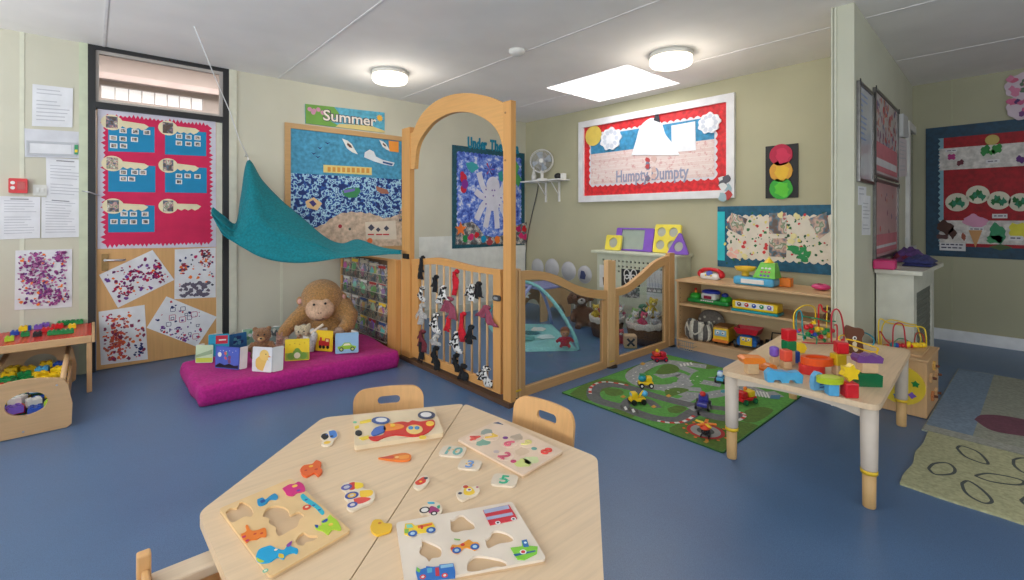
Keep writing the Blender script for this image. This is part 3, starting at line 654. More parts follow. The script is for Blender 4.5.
mb.build('paper_octopus', ub)
mb = MB()
rk = [Q5(*p) for p in ((208, 530), (212, 480), (232, 462), (262, 456), (280, 470), (300, 500), (330, 506), (362, 500), (400, 470), (438, 458), (438, 528))]
mb.slab(WA, rk, .013, .018, C(92, 84, 96, .8, 'photo', seed=3, sc=14, sat=.5, mixv=.7)); mb.build('rock_paper', ub)
def star(u, v, r, n=5, ri=.45, rot=PI/2): return [(u+(r if k % 2 == 0 else r*ri)*math.cos(rot+PI*k/n), v+(r if k % 2 == 0 else r*ri)*math.sin(rot+PI*k/n)) for k in range(2*n)]
cut('starfish', star(*Q5(225, 480), .09), C(236, 120, 50, .8, 'paper'), .018, .003, ub)
mb = MB(); c = Q5(235, 330)
for (dx, dy, r_) in ((0, .05, .05), (.02, -.02, .05), (.0, -.08, .045), (-.02, .1, .03)): mb.slab(WA, circ(c[0]+dx, c[1]+dy, r_, 12, r_*1.2), .013, .0162+dx*.01, [C(200, 30, 60, .7), C(130, 40, 150, .7)][dx > .01])
mb.build('seahorse', ub)
cut('paper_fish', [Q5(*p) for p in ((242, 268), (262, 264), (278, 272), (284, 284), (262, 300), (248, 286))], C(60, 160, 170, .8, 'paper'), .013, .002, ub)
cut('paper_fish', [Q5(*p) for p in ((346, 300), (360, 292), (362, 330), (350, 322))], C(50, 150, 150, .8, 'paper'), .013, .002, ub)
mb = MB(); c = Q5(318, 288)
for k in range(6): a = PI*2*k/6; mb.slab(WA, [(c[0], c[1]), (c[0]+.08*math.cos(a)-.01, c[1]+.08*math.sin(a)), (c[0]+.08*math.cos(a)+.01, c[1]+.08*math.sin(a)+.01)], .013, .0155, C(60, 30, 90, .7) if k % 2 else C(190, 40, 60, .7))
mb.build('paper_crab', ub)
cut('seaweed', [Q5(*p) for p in ((404, 262), (414, 280), (408, 300), (422, 320), (412, 345), (400, 330), (404, 300), (398, 280))], C(80, 160, 90, .8, 'paper'), .013, .002, ub)
mb = MB()
for i, (x, y, c) in enumerate(((258, 508, pPNK), (276, 500, pRED), (300, 512, pTEAL), (318, 520, C(170, 60, 70, .7)), (344, 514, pORG), (420, 500, pPNK), (430, 480, pRED), (412, 480, pMAG), (432, 505, pPNK), (240, 512, pGRN))): mb.slab(WA, blob(*Q5(x, y), .045, 10, .6), .018, .0195+i*.0001, c)
mb.build('coral', ub)
# letters above
for i, (ch, x, w) in enumerate((('U', 467.5, 5), ('n', 472.5, 4), ('d', 476.5, 4), ('e', 480.5, 4), ('r', 484, 3), ('T', 490, 4.5), ('h', 494.5, 4), ('e', 498.5, 4), ('S', 506, 4), ('e', 510.5, 4), ('a', 515, 4))):
    y = 147.5+(x-467)*.115; u, v = WA.hit(x, y); u2 = WA.hit(x+w, y)[0]; mb = MB(); mb.text(ch, WA, u, v, .19, C(0, 128, 160, .6), 0.001, .012, width=(u2-u)*.86, bold=.008)
    o = mb.build('paper_letter'); tag(o, "teal cut out letter '%s', the %s of the words Under The Sea" % (ch, ['first', 'second', 'third', 'fourth', 'fifth', 'sixth', 'seventh', 'eighth', 'ninth', 'tenth', 'last'][i]), 'letter', 'Under The Sea letters')
# ------------------------------------------------------------------ humpty board on wall B
q = WB.q((579.8, 123.5), (735.8, 92.1), (735.8, 197.6), (580.5, 202.4))
u0, u1 = (q[0][0]+q[3][0])/2, (q[1][0]+q[2][0])/2; v1 = (q[0][1]+q[1][1])/2; v0 = (q[2][1]+q[3][1])/2
QH = lambda x, y: WB.hit(560+x/4.142, 80+y/4.142)
hb = thing('nursery_rhyme_board', 'white framed display with red border and brick wall reading Humpty Dumpty', 'display board', WB.pt((u0+u1)/2, v0, 0))
mb = MB(); mb.slab(WB, rect(u0, v0, u1, v1), 0, .035, C(226, 224, 226, .35), [rect(u0+.075, v0+.075, u1-.075, v1-.075)]); mb.build('frame', hb)
a, b, c, d = u0+.07, v0+.07, u1-.07, v1-.07
mb = MB(); mb.slab(WB, rect(a, b, c, d), 0, .008, C(214, 40, 46, .6, 'rack')); mb.build('border_paper', hb)
a2, b2, c2, d2 = a+.10, b+.13, c-.12, d-.11
vb = QH(300, 292)[1]; vb = b2+(d2-b2)*.62
mb = MB(); mb.slab(WB, wavy(a2, b2, c2, d2, .022, .07), .008, .010, C(222, 216, 222, .7, 'paper')); mb.build('lace_edge', hb)
mb = MB(); mb.slab(WB, rect(a2+.01, vb-.03, c2-.01, d2-.01), .010, .012, C(60, 140, 182, .7, 'rack')); mb.build('sky_paper', hb)
mb = MB(); mb.slab(WB, rect(a2+.01, b2+.01, c2-.01, vb), .010, .013, C(222, 200, 195, .6, 'brick')); mb.build('brick_paper', hb)
WP = C(236, 236, 240, .35, 'paper')
pts = [QH(*p) for p in ((300, 312), (318, 255), (332, 205), (350, 178), (378, 160), (405, 162), (425, 182), (440, 225), (468, 262), (500, 312))]
mb = MB(); sm = [(p.x, p.y) for p in smooth_line([(x, y, 0) for x, y in pts], 5)]; mb.slab(WB, sm, .013, .02, WP); mb.build('white_paper_mound', hb)
mb = MB(); mb.slab(WB, [QH(*p) for p in ((392, 168), (400, 144), (412, 142), (420, 178))], .02, .023, C(40, 40, 50, .6)); mb.build('dark_tab', hb)
mb = MB(); mb.slab(WB, [QH(*p) for p in ((465, 190), (563, 172), (566, 292), (466, 300))], .013, .017, WP); mb.build('white_paper_sheet', hb)
def cloud(name, cx, cy, s, mat):
    m_ = MB(); u, v = QH(cx, cy); u2 = QH(cx+s, cy)[0]-u
    m_.slab(WB, [(u+u2*(1+.07*math.sin(9*t+cx)+.05*math.sin(4*t))*math.cos(t), v+u2*.9*(1+.07*math.sin(9*t+cx)+.05*math.sin(5*t))*math.sin(t)) for t in [2*PI*k/56 for k in range(56)]], .013, .03, mat)
    for k in range(9): m_.pat(WB, blob(u+u2*.6*math.cos(k*.7), v+u2*.6*math.sin(k*.7), u2*.2, 9, .5), .03, C(206, 210, 222, .6))
    m_.build(name, hb)
cloud('cotton_cloud', 623, 180, 46, WP); cloud('cotton_cloud', 215, 245, 42, WP); mb = MB(); u, v = QH(142, 232); mb.slab(WB, circ(u, v, .12, 30), .013, .02, C(226, 196, 90, .6)); mb.build('paper_sun', hb)
mb = MB(); mb.text('Humpty Dumpty', WB, *QH(236, 424), .19, C(150, 152, 176, .5), 0, .0165, width=QH(536, 418)[0]-QH(236, 428)[0], bold=.003)
mb.build('lettering', hb)
mb = MB(); u, v = QH(375, 372)
for k in range(9): mb.slab(WB, blob(u+.05*math.cos(k*2.1), v+.11*math.sin(k*1.3), .03, 9, .5), .0165, .018+k*.0001, [C(215, 180, 170, .6), C(190, 70, 70, .6), C(120, 120, 140, .6)][k % 3])
mb.build('paper_ornament', hb)
mb = MB(); u, v = QH(688, 450)
for k in range(7): mb.slab(WB, blob(u+.03*math.cos(k*2.1), v+.09*math.sin(k*1.3), .04, 9, .5), .036, .038+k*.0001, [C(160, 185, 195, .6), C(225, 225, 225, .6), C(90, 90, 100, .6), C(190, 60, 60, .6)][k % 4])
tag(mb.build('paper_bird'), 'small pale paper bird on the lower right corner of the white frame', 'paper cutout')
# ------------------------------------------------------------------ traffic light
q = WB.q((766, 147), (798.5, 143), (798.5, 199.5), (765.5, 198.5)); mb = MB(); u0, u1 = q[0][0], q[1][0]; v0, v1 = q[3][1], (q[0][1]+q[1][1])/2
mb.slab(WB, rect(u0, v0, u1, v1), 0, .012, C(26, 26, 28, .6)); tl = mb.build('traffic_light_picture'); tag(tl, 'black card traffic light with red, amber and green discs', 'sign')
for (py, m_, nm) in ((155, C(184, 36, 70, .7), 'red'), (171.3, C(222, 160, 60, .7), 'amber'), (188.5, C(60, 170, 60, .7), 'green')):
    u, v = WB.hit(781.5, py); mb = MB(); mb.slab(WB, blob(u, v, .093, 30, .05), .012, .018, m_)
    mb.pat(WB, blob(u+.01, v-.01, .06, 14, .5), .018, {'red': C(205, 48, 84, .7), 'amber': C(232, 184, 56, .7), 'green': C(96, 200, 60, .7)}[nm])
    tag(mb.build('disc', tl), nm+' disc')
# ------------------------------------------------------------------ photo board over the bookshelf
q = WB.q((718, 206.5), (831, 205), (831, 275.8), (716, 265.5)); u0, v1 = q[0]; u1 = -.94; v0 = (q[3][1]+q[2][1])/2
pb = thing('photo_board', 'blue bordered cream display with photos and paint splats above the toy shelves', 'display board', WB.pt((u0+u1)/2, v0, 0))
mb = MB(); mb.slab(WB, rect(u0, v0, u1, v1), .001, .01, C(24, 92, 122, .6, 'rack')); mb.build('border_paper', pb)
mb = MB(); mb.slab(WB, rect(u0, v0+.06, u0+.07, v1-.05), .01, .0125, C(40, 190, 200, .6)); mb.build('turquoise_strip', pb)
mb = MB(); mb.slab(WB, wavy(u0+.11, v0+.10, u1-.02, v1-.10, .02, .06), .0125, .015, C(226, 216, 200, .8, 'paper'))
QP = lambda x, y: WB.hit(660+x/3.626, 190+y/3.626)
r = random.Random(8)
for k in range(150): x, y = r.uniform(235, 610), r.uniform(85, 265); mb.pat(WB, blob(*QP(x, y), r.uniform(.004, .014), 8, .8, 1, r), .015, r.choice([C(40, 110, 60, .7), C(200, 50, 55, .7), C(230, 215, 120, .7), C(35, 85, 50, .7)]))
for (x, y) in ((310, 190), (305, 205), (385, 210), (380, 225), (388, 200)): mb.pat(WB, blob(*QP(x, y), .018, 10, .7), .015, C(205, 60, 60, .7))
for (x, y) in ((490, 215), (505, 225), (520, 215), (515, 240), (535, 230), (475, 210), (525, 250)): mb.pat(WB, blob(*QP(x, y), .028, 10, .9), .015, C(40, 140, 80, .7))
for (x, y) in ((260, 215), (280, 225), (255, 232), (270, 240)): mb.pat(WB, blob(*QP(x, y), .024, 10, .8), .015, C(235, 180, 165, .7))
for (x, y) in ((440, 90), (500, 95), (485, 165), (310, 240), (480, 185)): mb.pat(WB, blob(*QP(x, y), .026, 10, .7), .015, C(232, 220, 160, .7))
mb.build('cream_paper', pb)
for i, pq in enumerate((((262, 82), (320, 105), (298, 165), (244, 138)), ((398, 84), (462, 82), (462, 160), (398, 158)), ((398, 176), (462, 174), (460, 244), (398, 240)), ((540, 105), (606, 80), (618, 150), (580, 178)))):
    cut('photo', [QP(*p) for p in pq], C(170, 130, 115, .35, 'photo', seed=20+i, sc=11, sat=1.2), .016, .002, pb, WB)
# ================================================================== LEFT FURNITURE
def remesh(o, vs, sm=3):
    m = o.modifiers.new('remesh', 'REMESH'); m.mode = 'VOXEL'; m.voxel_size = vs; m.use_smooth_shade = True
    if sm:
        k = o.modifiers.new('smooth', 'SMOOTH'); k.iterations = sm; k.factor = .5
    return o
TZ = .385
t = thing('brick_table', 'low wooden play table with ribbed red top, against the wall left of the door', 'table', (-.42, 4.52, 0))
mb = MB(); mb.bx(-.85, .0, 4.29, 4.77, TZ-.035, TZ-.008, BIRCH, .006); mb.bx(-.85, .0, 4.27, 4.29, TZ-.05, TZ-.002, BIRCH, .004); mb.bx(-.0, .018, 4.27, 4.79, TZ-.05, TZ+.002, BIRCHY, .004); mb.build('tabletop', t)
mb = MB(); mb.bx(-.85, -.002, 4.292, 4.765, TZ-.008, TZ-.002, C(200, 40, 35, .4, 'plastic'))
for k in range(40): x = -.84+k*.0212; mb.bx(x, x+.011, 4.294, 4.763, TZ-.002, TZ+.001, C(210, 55, 45, .4, 'plastic'))
tag(mb.build('base_plate', t), 'red ribbed base plate')
for (x, y) in ((-.012, 4.3), (-.012, 4.74), (-.83, 4.3), (-.83, 4.74)):
    mb = MB(); mb.bx(x-.014, x+.014, y-.024, y+.024, 0, TZ-.04, BIRCHZ, .004); mb.build('leg', t)
def brick(label, px, py, mat, z=TZ+.001, nx=2, ny=2, s=.021, hh=.027, rz=0, group=None, p=None):
    p = hz(px, py, z) if p is None else Vector(p)
    mb = MB(XF(p, rz)); w, d = nx*s, ny*s
    mb.bx(-w/2, w/2, -d/2, d/2, 0, hh, mat, .0012)
    for i in range(nx):
        for j in range(ny): mb.cyl((-w/2+s*(i+.5), -d/2+s*(j+.5), hh), (-w/2+s*(i+.5), -d/2+s*(j+.5), hh+.006), s*.3, mat, 10)
    return tag(mb.build('toy_brick', None, p), label, 'toy brick', group)
Q = lambda x, y: (x/3.865, 300+y/3.865)
BT = 'toy bricks on the red table top'
for lab, x, y, m_, nx, ny, dz in (
    ('lime toy brick at the left front edge of the red table top', 37, 158, LIME, 2, 2, 0), ('blue toy brick just behind the lime one on the red table', 58, 135, BLUE, 2, 2, 0),
    ('blue toy brick carrying the yellow one', 97, 118, BLUE, 3, 2, 0), ('yellow toy brick stacked on top of a blue one, highest on the table', 90, 118, YEL, 2, 2, .034),
    ('small green toy brick in front of the blue and yellow stack', 98, 140, GRN, 2, 2, 0), ('black toy brick at the front edge of the red table', 145, 140, BLACK, 2, 2, 0),
    ('left purple toy brick behind the black one', 148, 112, PUR, 2, 2, 0), ('right purple toy brick beside the red bricks', 176, 104, PUR, 2, 2, 0),
    ('red toy brick nearest the purple ones on the red table', 186, 122, RED, 3, 2, 0), ('red toy brick standing behind the green row', 222, 108, RED, 3, 2, 0),
    ('left brick of the front green row on the red table', 208, 134, GRN, 3, 2, 0), ('middle brick of the front green row on the red table', 234, 131, GRN, 2, 2, 0), ('right brick of the front green row on the red table', 262, 129, GRN, 3, 2, 0),
    ('yellow toy brick between the two green rows', 279, 109, YEL, 2, 2, 0), ('left brick of the back green row on the red table', 244, 96, GRN, 3, 2, 0), ('middle brick of the back green row on the red table', 272, 94, GRN, 2, 2, 0), ('right brick of the back green row on the red table', 300, 92, GRN, 3, 2, 0)):
    brick(lab, *Q(x, y), m_, z=TZ+.001+dz, nx=nx, ny=ny, group=BT)
# rocker bin
t = thing('rocker_bin', 'birch storage bin with oval hole, full of toy bricks, in front of the low table', 'toy bin', (-.28, 4.1, 0))
xc = -.275
def panel_outline(y):
    o = [(xc-.17, .004), (xc+.17, .004), (xc+.19, .02), (xc+.194, .13), (xc+.175, .24), (xc+.155, .278)]
    for k in range(9): s = k/8; o.append((xc+.14-.28*s, .285+.022*math.sin(PI*s)))
    o += [(xc-.155, .278), (xc-.175, .24), (xc-.194, .13), (xc-.19, .02)]; return o
SP = lambda y: Surf((0, y, 0), (1, 0, 0), (0, 0, 1), (0, -1, 0))
mb = MB(); mb.slab(SP(3.64), panel_outline(0), -.018, 0, BIRCH, [circ(xc+.012, .175, .082, 28, .062)]); mb.build('front_panel', t)
mb = MB(); mb.slab(SP(4.60), panel_outline(0), -.018, 0, BIRCH, [circ(xc+.012, .175, .082, 28, .062)]); mb.build('back_panel', t)
for s in (-1, 1):
    mb = MB(); mb.tube([(xc+s*.152, 3.655, .262), (xc+s*.152, 4.60, .262)], .014, BIRCHY, 10); mb.build('side_rail', t)
    mb = MB(); mb.bx(xc+s*.165-.006, xc+s*.165+.006, 3.66, 4.6, .02, .17, BIRCHY); mb.build('side_board', t)
mb = MB(); mb.bx(xc-.16, xc+.16, 3.66, 4.6, .012, .024, BIRCHY); mb.build('bottom_board', t)
mb = MB(); mb.cyl((xc+.13, 3.6385, .25), (xc+.13, 3.634, .25), .005, CHROME, 8); mb.build('screw', t)
mb = MB(); mb.cyl((xc-.0, 3.6385, .03), (xc-.0, 3.634, .03), .005, CHROME, 8); mb.build('screw', t)
r = random.Random(21); cnt = 0
for j in range(12):
    for i in range(4):
        x = xc-.115+i*.077+r.uniform(-.008, .008); y = 3.70+j*.072+r.uniform(-.008, .008)
        m_, nm = r.choice([(YEL, 'yellow'), (YEL, 'yellow'), (YEL, 'yellow'), (BLUE, 'blue'), (GRN, 'green'), (LBL, 'pale blue'), (RED, 'red'), (WHITE, 'white')]) if j > 0 else [(RED, 'red'), (PUR, 'purple'), (BLUE, 'blue'), (LIME, 'lime')][i]
        top = 1 if j > 1 else 0
        z = .11 if top else .10
        if j == 0: z = .10
        cnt += 1; where = ['nearest the oval hole', 'close behind the front panel', 'in the front third', 'in the front third', 'in the middle', 'in the middle', 'in the middle', 'in the back half', 'in the back half', 'towards the table', 'under the table edge', 'against the back panel'][j]
        side = ['at the left side', 'left of centre', 'right of centre', 'at the right side'][i]
        p = (x, y, z+(.025*((i+j) % 2)) + (.03 if j > 2 else 0))
        brick('%s brick in the rocker bin, %s, row %s from its front' % (nm, side, ['one', 'two', 'three', 'four', 'five', 'six', 'seven', 'eight', 'nine', 'ten', 'eleven', 'twelve'][j]), 0, 0, m_, p=p, nx=2, ny=2, s=.031, hh=.036, rz=r.uniform(-.5, .5), group='toy bricks in the rocker bin')
mb = MB(); rr = random.Random(5)
for j in range(11):
    for i in range(4): mb.box((xc-.115+i*.077, 3.70+j*.078, .062), (.068, .066, .07), [RED, YEL, BLUE, GRN, PUR, LIME][(i*2+j) % 6], rr.uniform(-.12, .12), .004)
o = mb.build('brick_heap'); tag(o, 'heap of mixed toy bricks filling the lower part of the wooden rocker bin', 'toy bricks', None, 'stuff')
# ------------------------------------------------------------------ magenta mattress
MZ = .13
def cushion(outline, prof, mat, amp, n=200, seed=0, R=.05):
    """rounded soft slab from a quad outline; prof = [(outset, z)]"""
    P = [Vector((p[0], p[1])) for p in outline]; per = []
    m = len(P); rr = R
    for i in range(m):
        a, b, c = P[i-1], P[i], P[(i+1) % m]; d1 = (b-a).normalized(); d2 = (c-b).normalized()
        s = b-d1*rr; e = b+d2*rr
        for k in range(7): t = k/6; per.append((1-t)**2*s+2*t*(1-t)*b+t*t*e)
        nx = P[(i+1) % m]; e2 = nx-d2*rr; L = (e2-e).length; q = max(2, int(L/.02))
        for k in range(1, q): per.append(e+(e2-e)*k/q)
    cen = sum(per, Vector((0, 0)))/len(per); N = len(per); vs = []; fs = []
    for (o, z) in prof:
        for i, p in enumerate(per):
            t = (per[(i+1) % N]-per[i-1]).normalized(); nr = Vector((t.y, -t.x)); q = p+nr*o if o > -.06 else cen+(p-cen)*(1+o)
            w = noise.noise(Vector((q.x*6+seed, q.y*6, z*4)))*amp + noise.noise(Vector((q.x*22, q.y*9+seed, z*30)))*amp*.55
            if z > 0: q = q+nr*w
            vs.append(Vector((q.x, q.y, max(0.0, z+(w*.8 if z > .02 else 0)))))
    K = len(prof)
    for j in range(K-1):
        for i in range(N): l = (i+1) % N; fs.append([j*N+i, j*N+l, (j+1)*N+l, (j+1)*N+i])
    vs.append(Vector((cen.x, cen.y, prof[-1][1]))); fs += [[(K-1)*N+i, (K-1)*N+(i+1) % N, len(vs)-1] for i in range(N)]
    return vs, fs
prof = [(-.02, 0), (0, .004), (.010, .03), (.014, .06), (.012, .095), (.002, .118), (-.018, .126)]+[(-k, .127) for k in (.12, .2, .3, .42, .55, .7, .85)]
vs, fs = cushion([(.50, 3.47), (1.80, 3.385), (1.86, 4.15), (.49, 4.18)], prof, None, .011, R=.04)
mb = MB(); mb.add(vs, fs, C(176, 26, 124, .9, 'fabric'), True); o = mb.build('floor_mattress'); tag(o, 'magenta fabric floor mattress under the teal canopy', 'mattress')
# ------------------------------------------------------------------ books standing on the mattress
def board_book(label, base, h, cover, art=None, hinge='r', ang=50, depth=None, name='board_book', z=MZ+.004, group=None, lean=.06, edge=WHITE):
    a, b = hz(base[0][0], base[0][1], z), hz(base[1][0], base[1][1], z); w = (b-a).length; U = (b-a).normalized()
    t = thing(name, label, 'book', ((a+b)/2), 0, group)
    nrm = Vector((U.y, -U.x, 0)); V = (Vector((0, 0, 1)) - nrm*lean).normalized()
    S = Surf(a, U, V, nrm); mb = MB(); mb.slab(S, rrect(0, 0, w, h, .008), -.004, 0, cover)
    if art: art(mb, S, w, h)
    mb.build('front_cover', t)
    d = depth or w*.8; A = math.radians(ang); hp = w if hinge == 'r' else 0
    U2 = (-nrm*math.sin(A)+(-U if hinge == 'r' else U)*math.cos(A)).normalized()
    n2 = Vector((U2.y, -U2.x, 0))
    S2 = Surf(a+U*hp-nrm*.0046, U2, V, n2)
    mb = MB(); mb.slab(S2, rrect(.001, 0, d, h, .008), -.006, 0, edge); mb.build('pages', t)
    return t
def art_moon(mb, S, w, h):
    mb.pat(S, rect(.006, .006, w-.006, h-.006), 0, C(80, 100, 190, .5)); mb.pat(S, circ(w*.18, h*.62, .016), 0, WHITE)
    mb.pat(S, [(0.006, .006), (w-.006, .006), (w-.006, h*.2), (w*.8, h*.16), (w*.6, h*.24), (w*.4, h*.16), (w*.2, h*.24), (.006, h*.12)], 0, C(25, 25, 40, .5))
    for k in range(7): mb.pat(S, blob(w*.5+.02*math.cos(k*2), h*.52+.03*math.sin(k*1.7), .012, 9, .5), 0, [C(120, 70, 110, .6), C(60, 140, 140, .6), C(200, 90, 90, .6)][k % 3])
    for k in range(6): mb.pat(S, circ(w*(.2+.13*k), h*(.8+.06*math.sin(k*3)), .003, 6), 0, WHITE)
board_book('night sky board book with a white moon on the cover, front left of the mattress', ((214.8, 367.6), (238.6, 370)), .150, C(70, 88, 175, .4), art_moon, 'r', 115, .05)
def art_chick(mb, S, w, h):
    mb.pat(S, blob(w*.5, h*.35, w*.34, 14, .15), 0, C(228, 186, 96, .6)); mb.pat(S, circ(w*.6, h*.68, w*.24), 0, C(235, 196, 110, .6)); mb.pat(S, circ(w*.68, h*.72, .004, 8), 0, BLACK)
    mb.pat(S, [(w*.82, h*.68), (w*.95, h*.62), (w*.82, h*.6)], 0, C(220, 120, 60, .6)); mb.pat(S, [(w*.55, 0.004), (w*.95, .004), (w*.95, h*.4), (w*.75, h*.5)], 0, WHITE)
board_book('white shaped board book with a yellow duckling, in front of the teddy bear', ((251.8, 371.2), (271.5, 372.6)), .165, C(222, 222, 226, .4), art_chick, 'r', 125, .07)
def art_frog(mb, S, w, h):
    g = C(110, 160, 60, .6); mb.pat(S, rect(.004, .004, w-.004, h*.36), 0, C(150, 170, 60, .6))
    for (x, y, r_) in ((.25, .22, .15), (.75, .22, .15), (.5, .3, .2), (.5, .45, .12)): mb.pat(S, circ(w*x, h*y, w*r_), 0, g)
    mb.pat(S, circ(w*.5, h*.24, w*.13), 0, C(225, 220, 190, .6))
    for k in range(4): mb.pat(S, circ(w*(.2+.2*k), h*(.75+.05*(k % 2)), .004, 7), 0, C(190, 150, 30, .6))
board_book('yellow board book with a green tractor shape, left of the two rear picture cards', ((284.7, 361.3), (309.3, 359.8)), .155, C(236, 206, 40, .45), art_frog, 'r', 60, .12)
def art_train(mb, S, w, h):
    rd = C(200, 40, 40, .6)
    for q_ in (rect(w*.18, h*.25, w*.6, h*.5), rect(w*.55, h*.25, w*.82, h*.62), rect(w*.25, h*.5, w*.36, h*.66)): mb.pat(S, q_, 0, rd)
    for x in (.28, .48, .72): mb.pat(S, circ(w*x, h*.2, w*.09), 0, BLACK)
    mb.pat(S, rect(w*.6, h*.46, w*.76, h*.58), 0, C(240, 220, 160, .6))
board_book('narrow yellow board book with a red train, in front of the monkey', ((315.3, 350.6), (332.3, 351.8)), .160, C(238, 200, 36, .45), art_train, 'l', 70, .10)
def art_car(mb, S, w, h):
    g = C(150, 200, 50, .6); mb.pat(S, [(w*.12, h*.2), (w*.88, h*.2), (w*.9, h*.32), (w*.72, h*.38), (w*.62, h*.52), (w*.38, h*.52), (w*.27, h*.38), (w*.1, h*.34)], 0, g)
    mb.pat(S, [(w*.33, h*.38), (w*.66, h*.38), (w*.6, h*.48), (w*.4, h*.48)], 0, C(240, 240, 200, .6))
    for x in (.26, .74): mb.pat(S, circ(w*x, h*.2, w*.1), 0, C(60, 90, 60, .6)); mb.pat(S, circ(w*x, h*.2, w*.05), 0, C(200, 210, 120, .6))
board_book('pale blue board book with a green car, rightmost on the mattress', ((335.2, 354), (358.5, 352.4)), .155, C(150, 190, 222, .45), art_car, 'r', 60, .11)
def art_soft(mb, S, w, h):
    mb.pat(S, [(.004, h*.45), (w-.004, h*.75), (w-.004, h*.5), (.004, h*.3)], 0, C(150, 175, 140, .7)); mb.pat(S, rect(.004, .004, w-.004, h*.28), 0, C(196, 206, 80, .7))
board_book('pale green and yellow cloth book, leftmost on the mattress', ((195.3, 363), (212.6, 362.6)), .125, C(196, 214, 180, .8), art_soft, 'l', 60, .06, name='cloth_book')
def art_bits(cols):
    def f(mb, S, w, h):
        r = random.Random(len(cols)+int(w*1e4))
        for k in range(10): mb.pat(S, blob(r.uniform(.03, w-.03), r.uniform(h*.4, h-.02), .014, 9, .6, 1, r), 0, r.choice(cols))
    return f
board_book('turquoise picture book with a red title panel, behind the night sky book', ((208, 356.5), (229, 355)), .160, C(30, 150, 185, .4), lambda mb, S, w, h: [mb.pat(S, rect(w*.35, h*.55, w-.01, h-.01), 0, C(190, 30, 60, .6)), mb.pat(S, rect(w*.5, h*.7, w*.85, h*.76), 0, WHITE)], 'l', 40, .1, name='picture_book')
board_book('blue picture book between the night sky book and the teddy bear', ((229.5, 352), (247, 348)), .130, C(40, 110, 165, .4), art_bits([C(30, 60, 120, .6), C(90, 170, 190, .6)]), 'l', 40, .1, name='picture_book')
board_book('green and white picture book half hidden behind the teddy bear', ((243, 345.8), (262, 343)), .128, C(150, 190, 160, .4), art_bits([C(90, 150, 110, .6), WHITE]), 'l', 40, .08, name='picture_book')
board_book('grey green picture book standing right behind the teddy bear', ((266, 343.5), (283, 341)), .125, C(140, 160, 150, .4), art_bits([C(80, 90, 90, .6), C(200, 205, 190, .6)]), 'r', 40, .08, name='picture_book')
# ------------------------------------------------------------------ soft toys on the mattress
def L3(cx, cy, t): return ht(cx, cy, t)
FUR = C(192, 142, 82, 1, 'fur'); FACE = C(204, 168, 140, .9, 'fabric')
def plush_limb(mb, pts, rads, mat): mb.tube(smooth_line(pts, 5), [rads[0]+(rads[-1]-rads[0])*i/((len(pts)-1)*5) if len(rads) == 2 else rads[min(len(rads)-1, i//5)] for i in range((len(pts)-1)*5+1)], mat, 12)
hc = L3(322, 301, 3.95); t = thing('monkey_plush', 'large golden brown plush monkey with pale face, sitting at the back of the mattress', 'soft toy', (hc.x+.03, hc.y+.02, MZ))
vd = Vector((hc.x, hc.y, 0)).normalized(); rd = Vector((vd.y, -vd.x, 0)); up = Vector((0, 0, 1))
def m3(r, u, f): return hc+rd*r+up*u-vd*f     # right, up, towards the viewer
mb = MB(); RM = Matrix((rd, vd, up)).transposed()
mb.ell(m3(0, .02, -.02), (.165, .14, .16), FUR, RM); mb.ell(m3(.03, -.16, -.09), (.16, .13, .18), FUR, RM)
mb.ell(m3(.15, -.08, -.04), (.105, .10, .11), FUR, RM); mb.ell(m3(-.12, -.10, -.06), (.09, .09, .09), FUR, RM)
mb.tube([m3(-.10, -.07, -.05), m3(-.2, -.14, .0), m3(-.28, -.22, .05), m3(-.30, -.26, .07)], [.075, .062, .05, .042], FUR, 14)
mb.tube([m3(.16, -.08, -.02), m3(.215, -.14, .03), m3(.20, -.20, .08), m3(.15, -.235, .1)], [.09, .075, .06, .05], FUR, 14)
mb.tube([m3(-.05, -.27, -.05), m3(-.12, -.28, .05), m3(-.16, -.285, .12)], [.07, .055, .045], FUR, 12); mb.tube([m3(.10, -.27, -.05), m3(.13, -.28, .05), m3(.12, -.285, .1)], [.07, .055, .045], FUR, 12)
remesh(mb.build('body', t), .012, 2)
mb = MB(); mb.ell(m3(-.015, -.05, .085), (.112, .055, .098), FACE, RM); mb.ell(m3(-.018, -.085, .11), (.075, .055, .055), FACE, RM); mb.ell(m3(-.06, .005, .10), (.035, .03, .03), FACE, RM); mb.ell(m3(.03, .01, .10), (.035, .03, .03), FACE, RM)
remesh(mb.build('face', t), .009, 2)
for (a, b) in ((-.06, -.004), (.025, .0)):
    mb = MB(); mb.ell(m3(a, b, .133), .0095, BLACK); mb.build('eye', t)
mb = MB(); mb.tube([m3(-.05, -.115, .153), m3(-.02, -.125, .160), m3(.012, -.115, .155)], .0028, C(90, 60, 50, .8), 6); mb.build('mouth', t)
mb = MB(); mb.ell(m3(-.027, -.068, .163), (.006, .004, .004), C(90, 60, 50, .8), RM); mb.ell(m3(-.009, -.068, .163), (.006, .004, .004), C(90, 60, 50, .8), RM); mb.build('nostrils', t)
for s, b in ((-1, .03), (1, .045)):
    mb = MB(); mb.ell(m3(s*.165, b-.02, -.01), (.03, .022, .036), FUR, RM); e = mb.build('ear', t); mb = MB(); mb.ell(m3(s*.168, b-.02, .006), (.018, .012, .022), C(226, 170, 160, .9, 'fabric'), RM); tag(mb.build('inner_ear', e), 'pink inner ear')
HND = C(176, 148, 130, .9, 'fabric')
def paw(c, s):
    mb = MB(); mb.ell(c, (.04, .03, .035), HND, RM)
    for k in range(4): mb.tube([c+rd*(.012*(k-1.5)), c+rd*(.018*(k-1.5))-up*.02-vd*.03, c+rd*(.02*(k-1.5))-up*.04-vd*.035], [.013, .012, .009], HND, 8)
    mb.tube([c+rd*.03*s, c+rd*.05*s-vd*.02, c+rd*.052*s-vd*.035-up*.012], [.013, .011, .009], HND, 8)
    remesh(mb.build('hand', t), .006, 1)
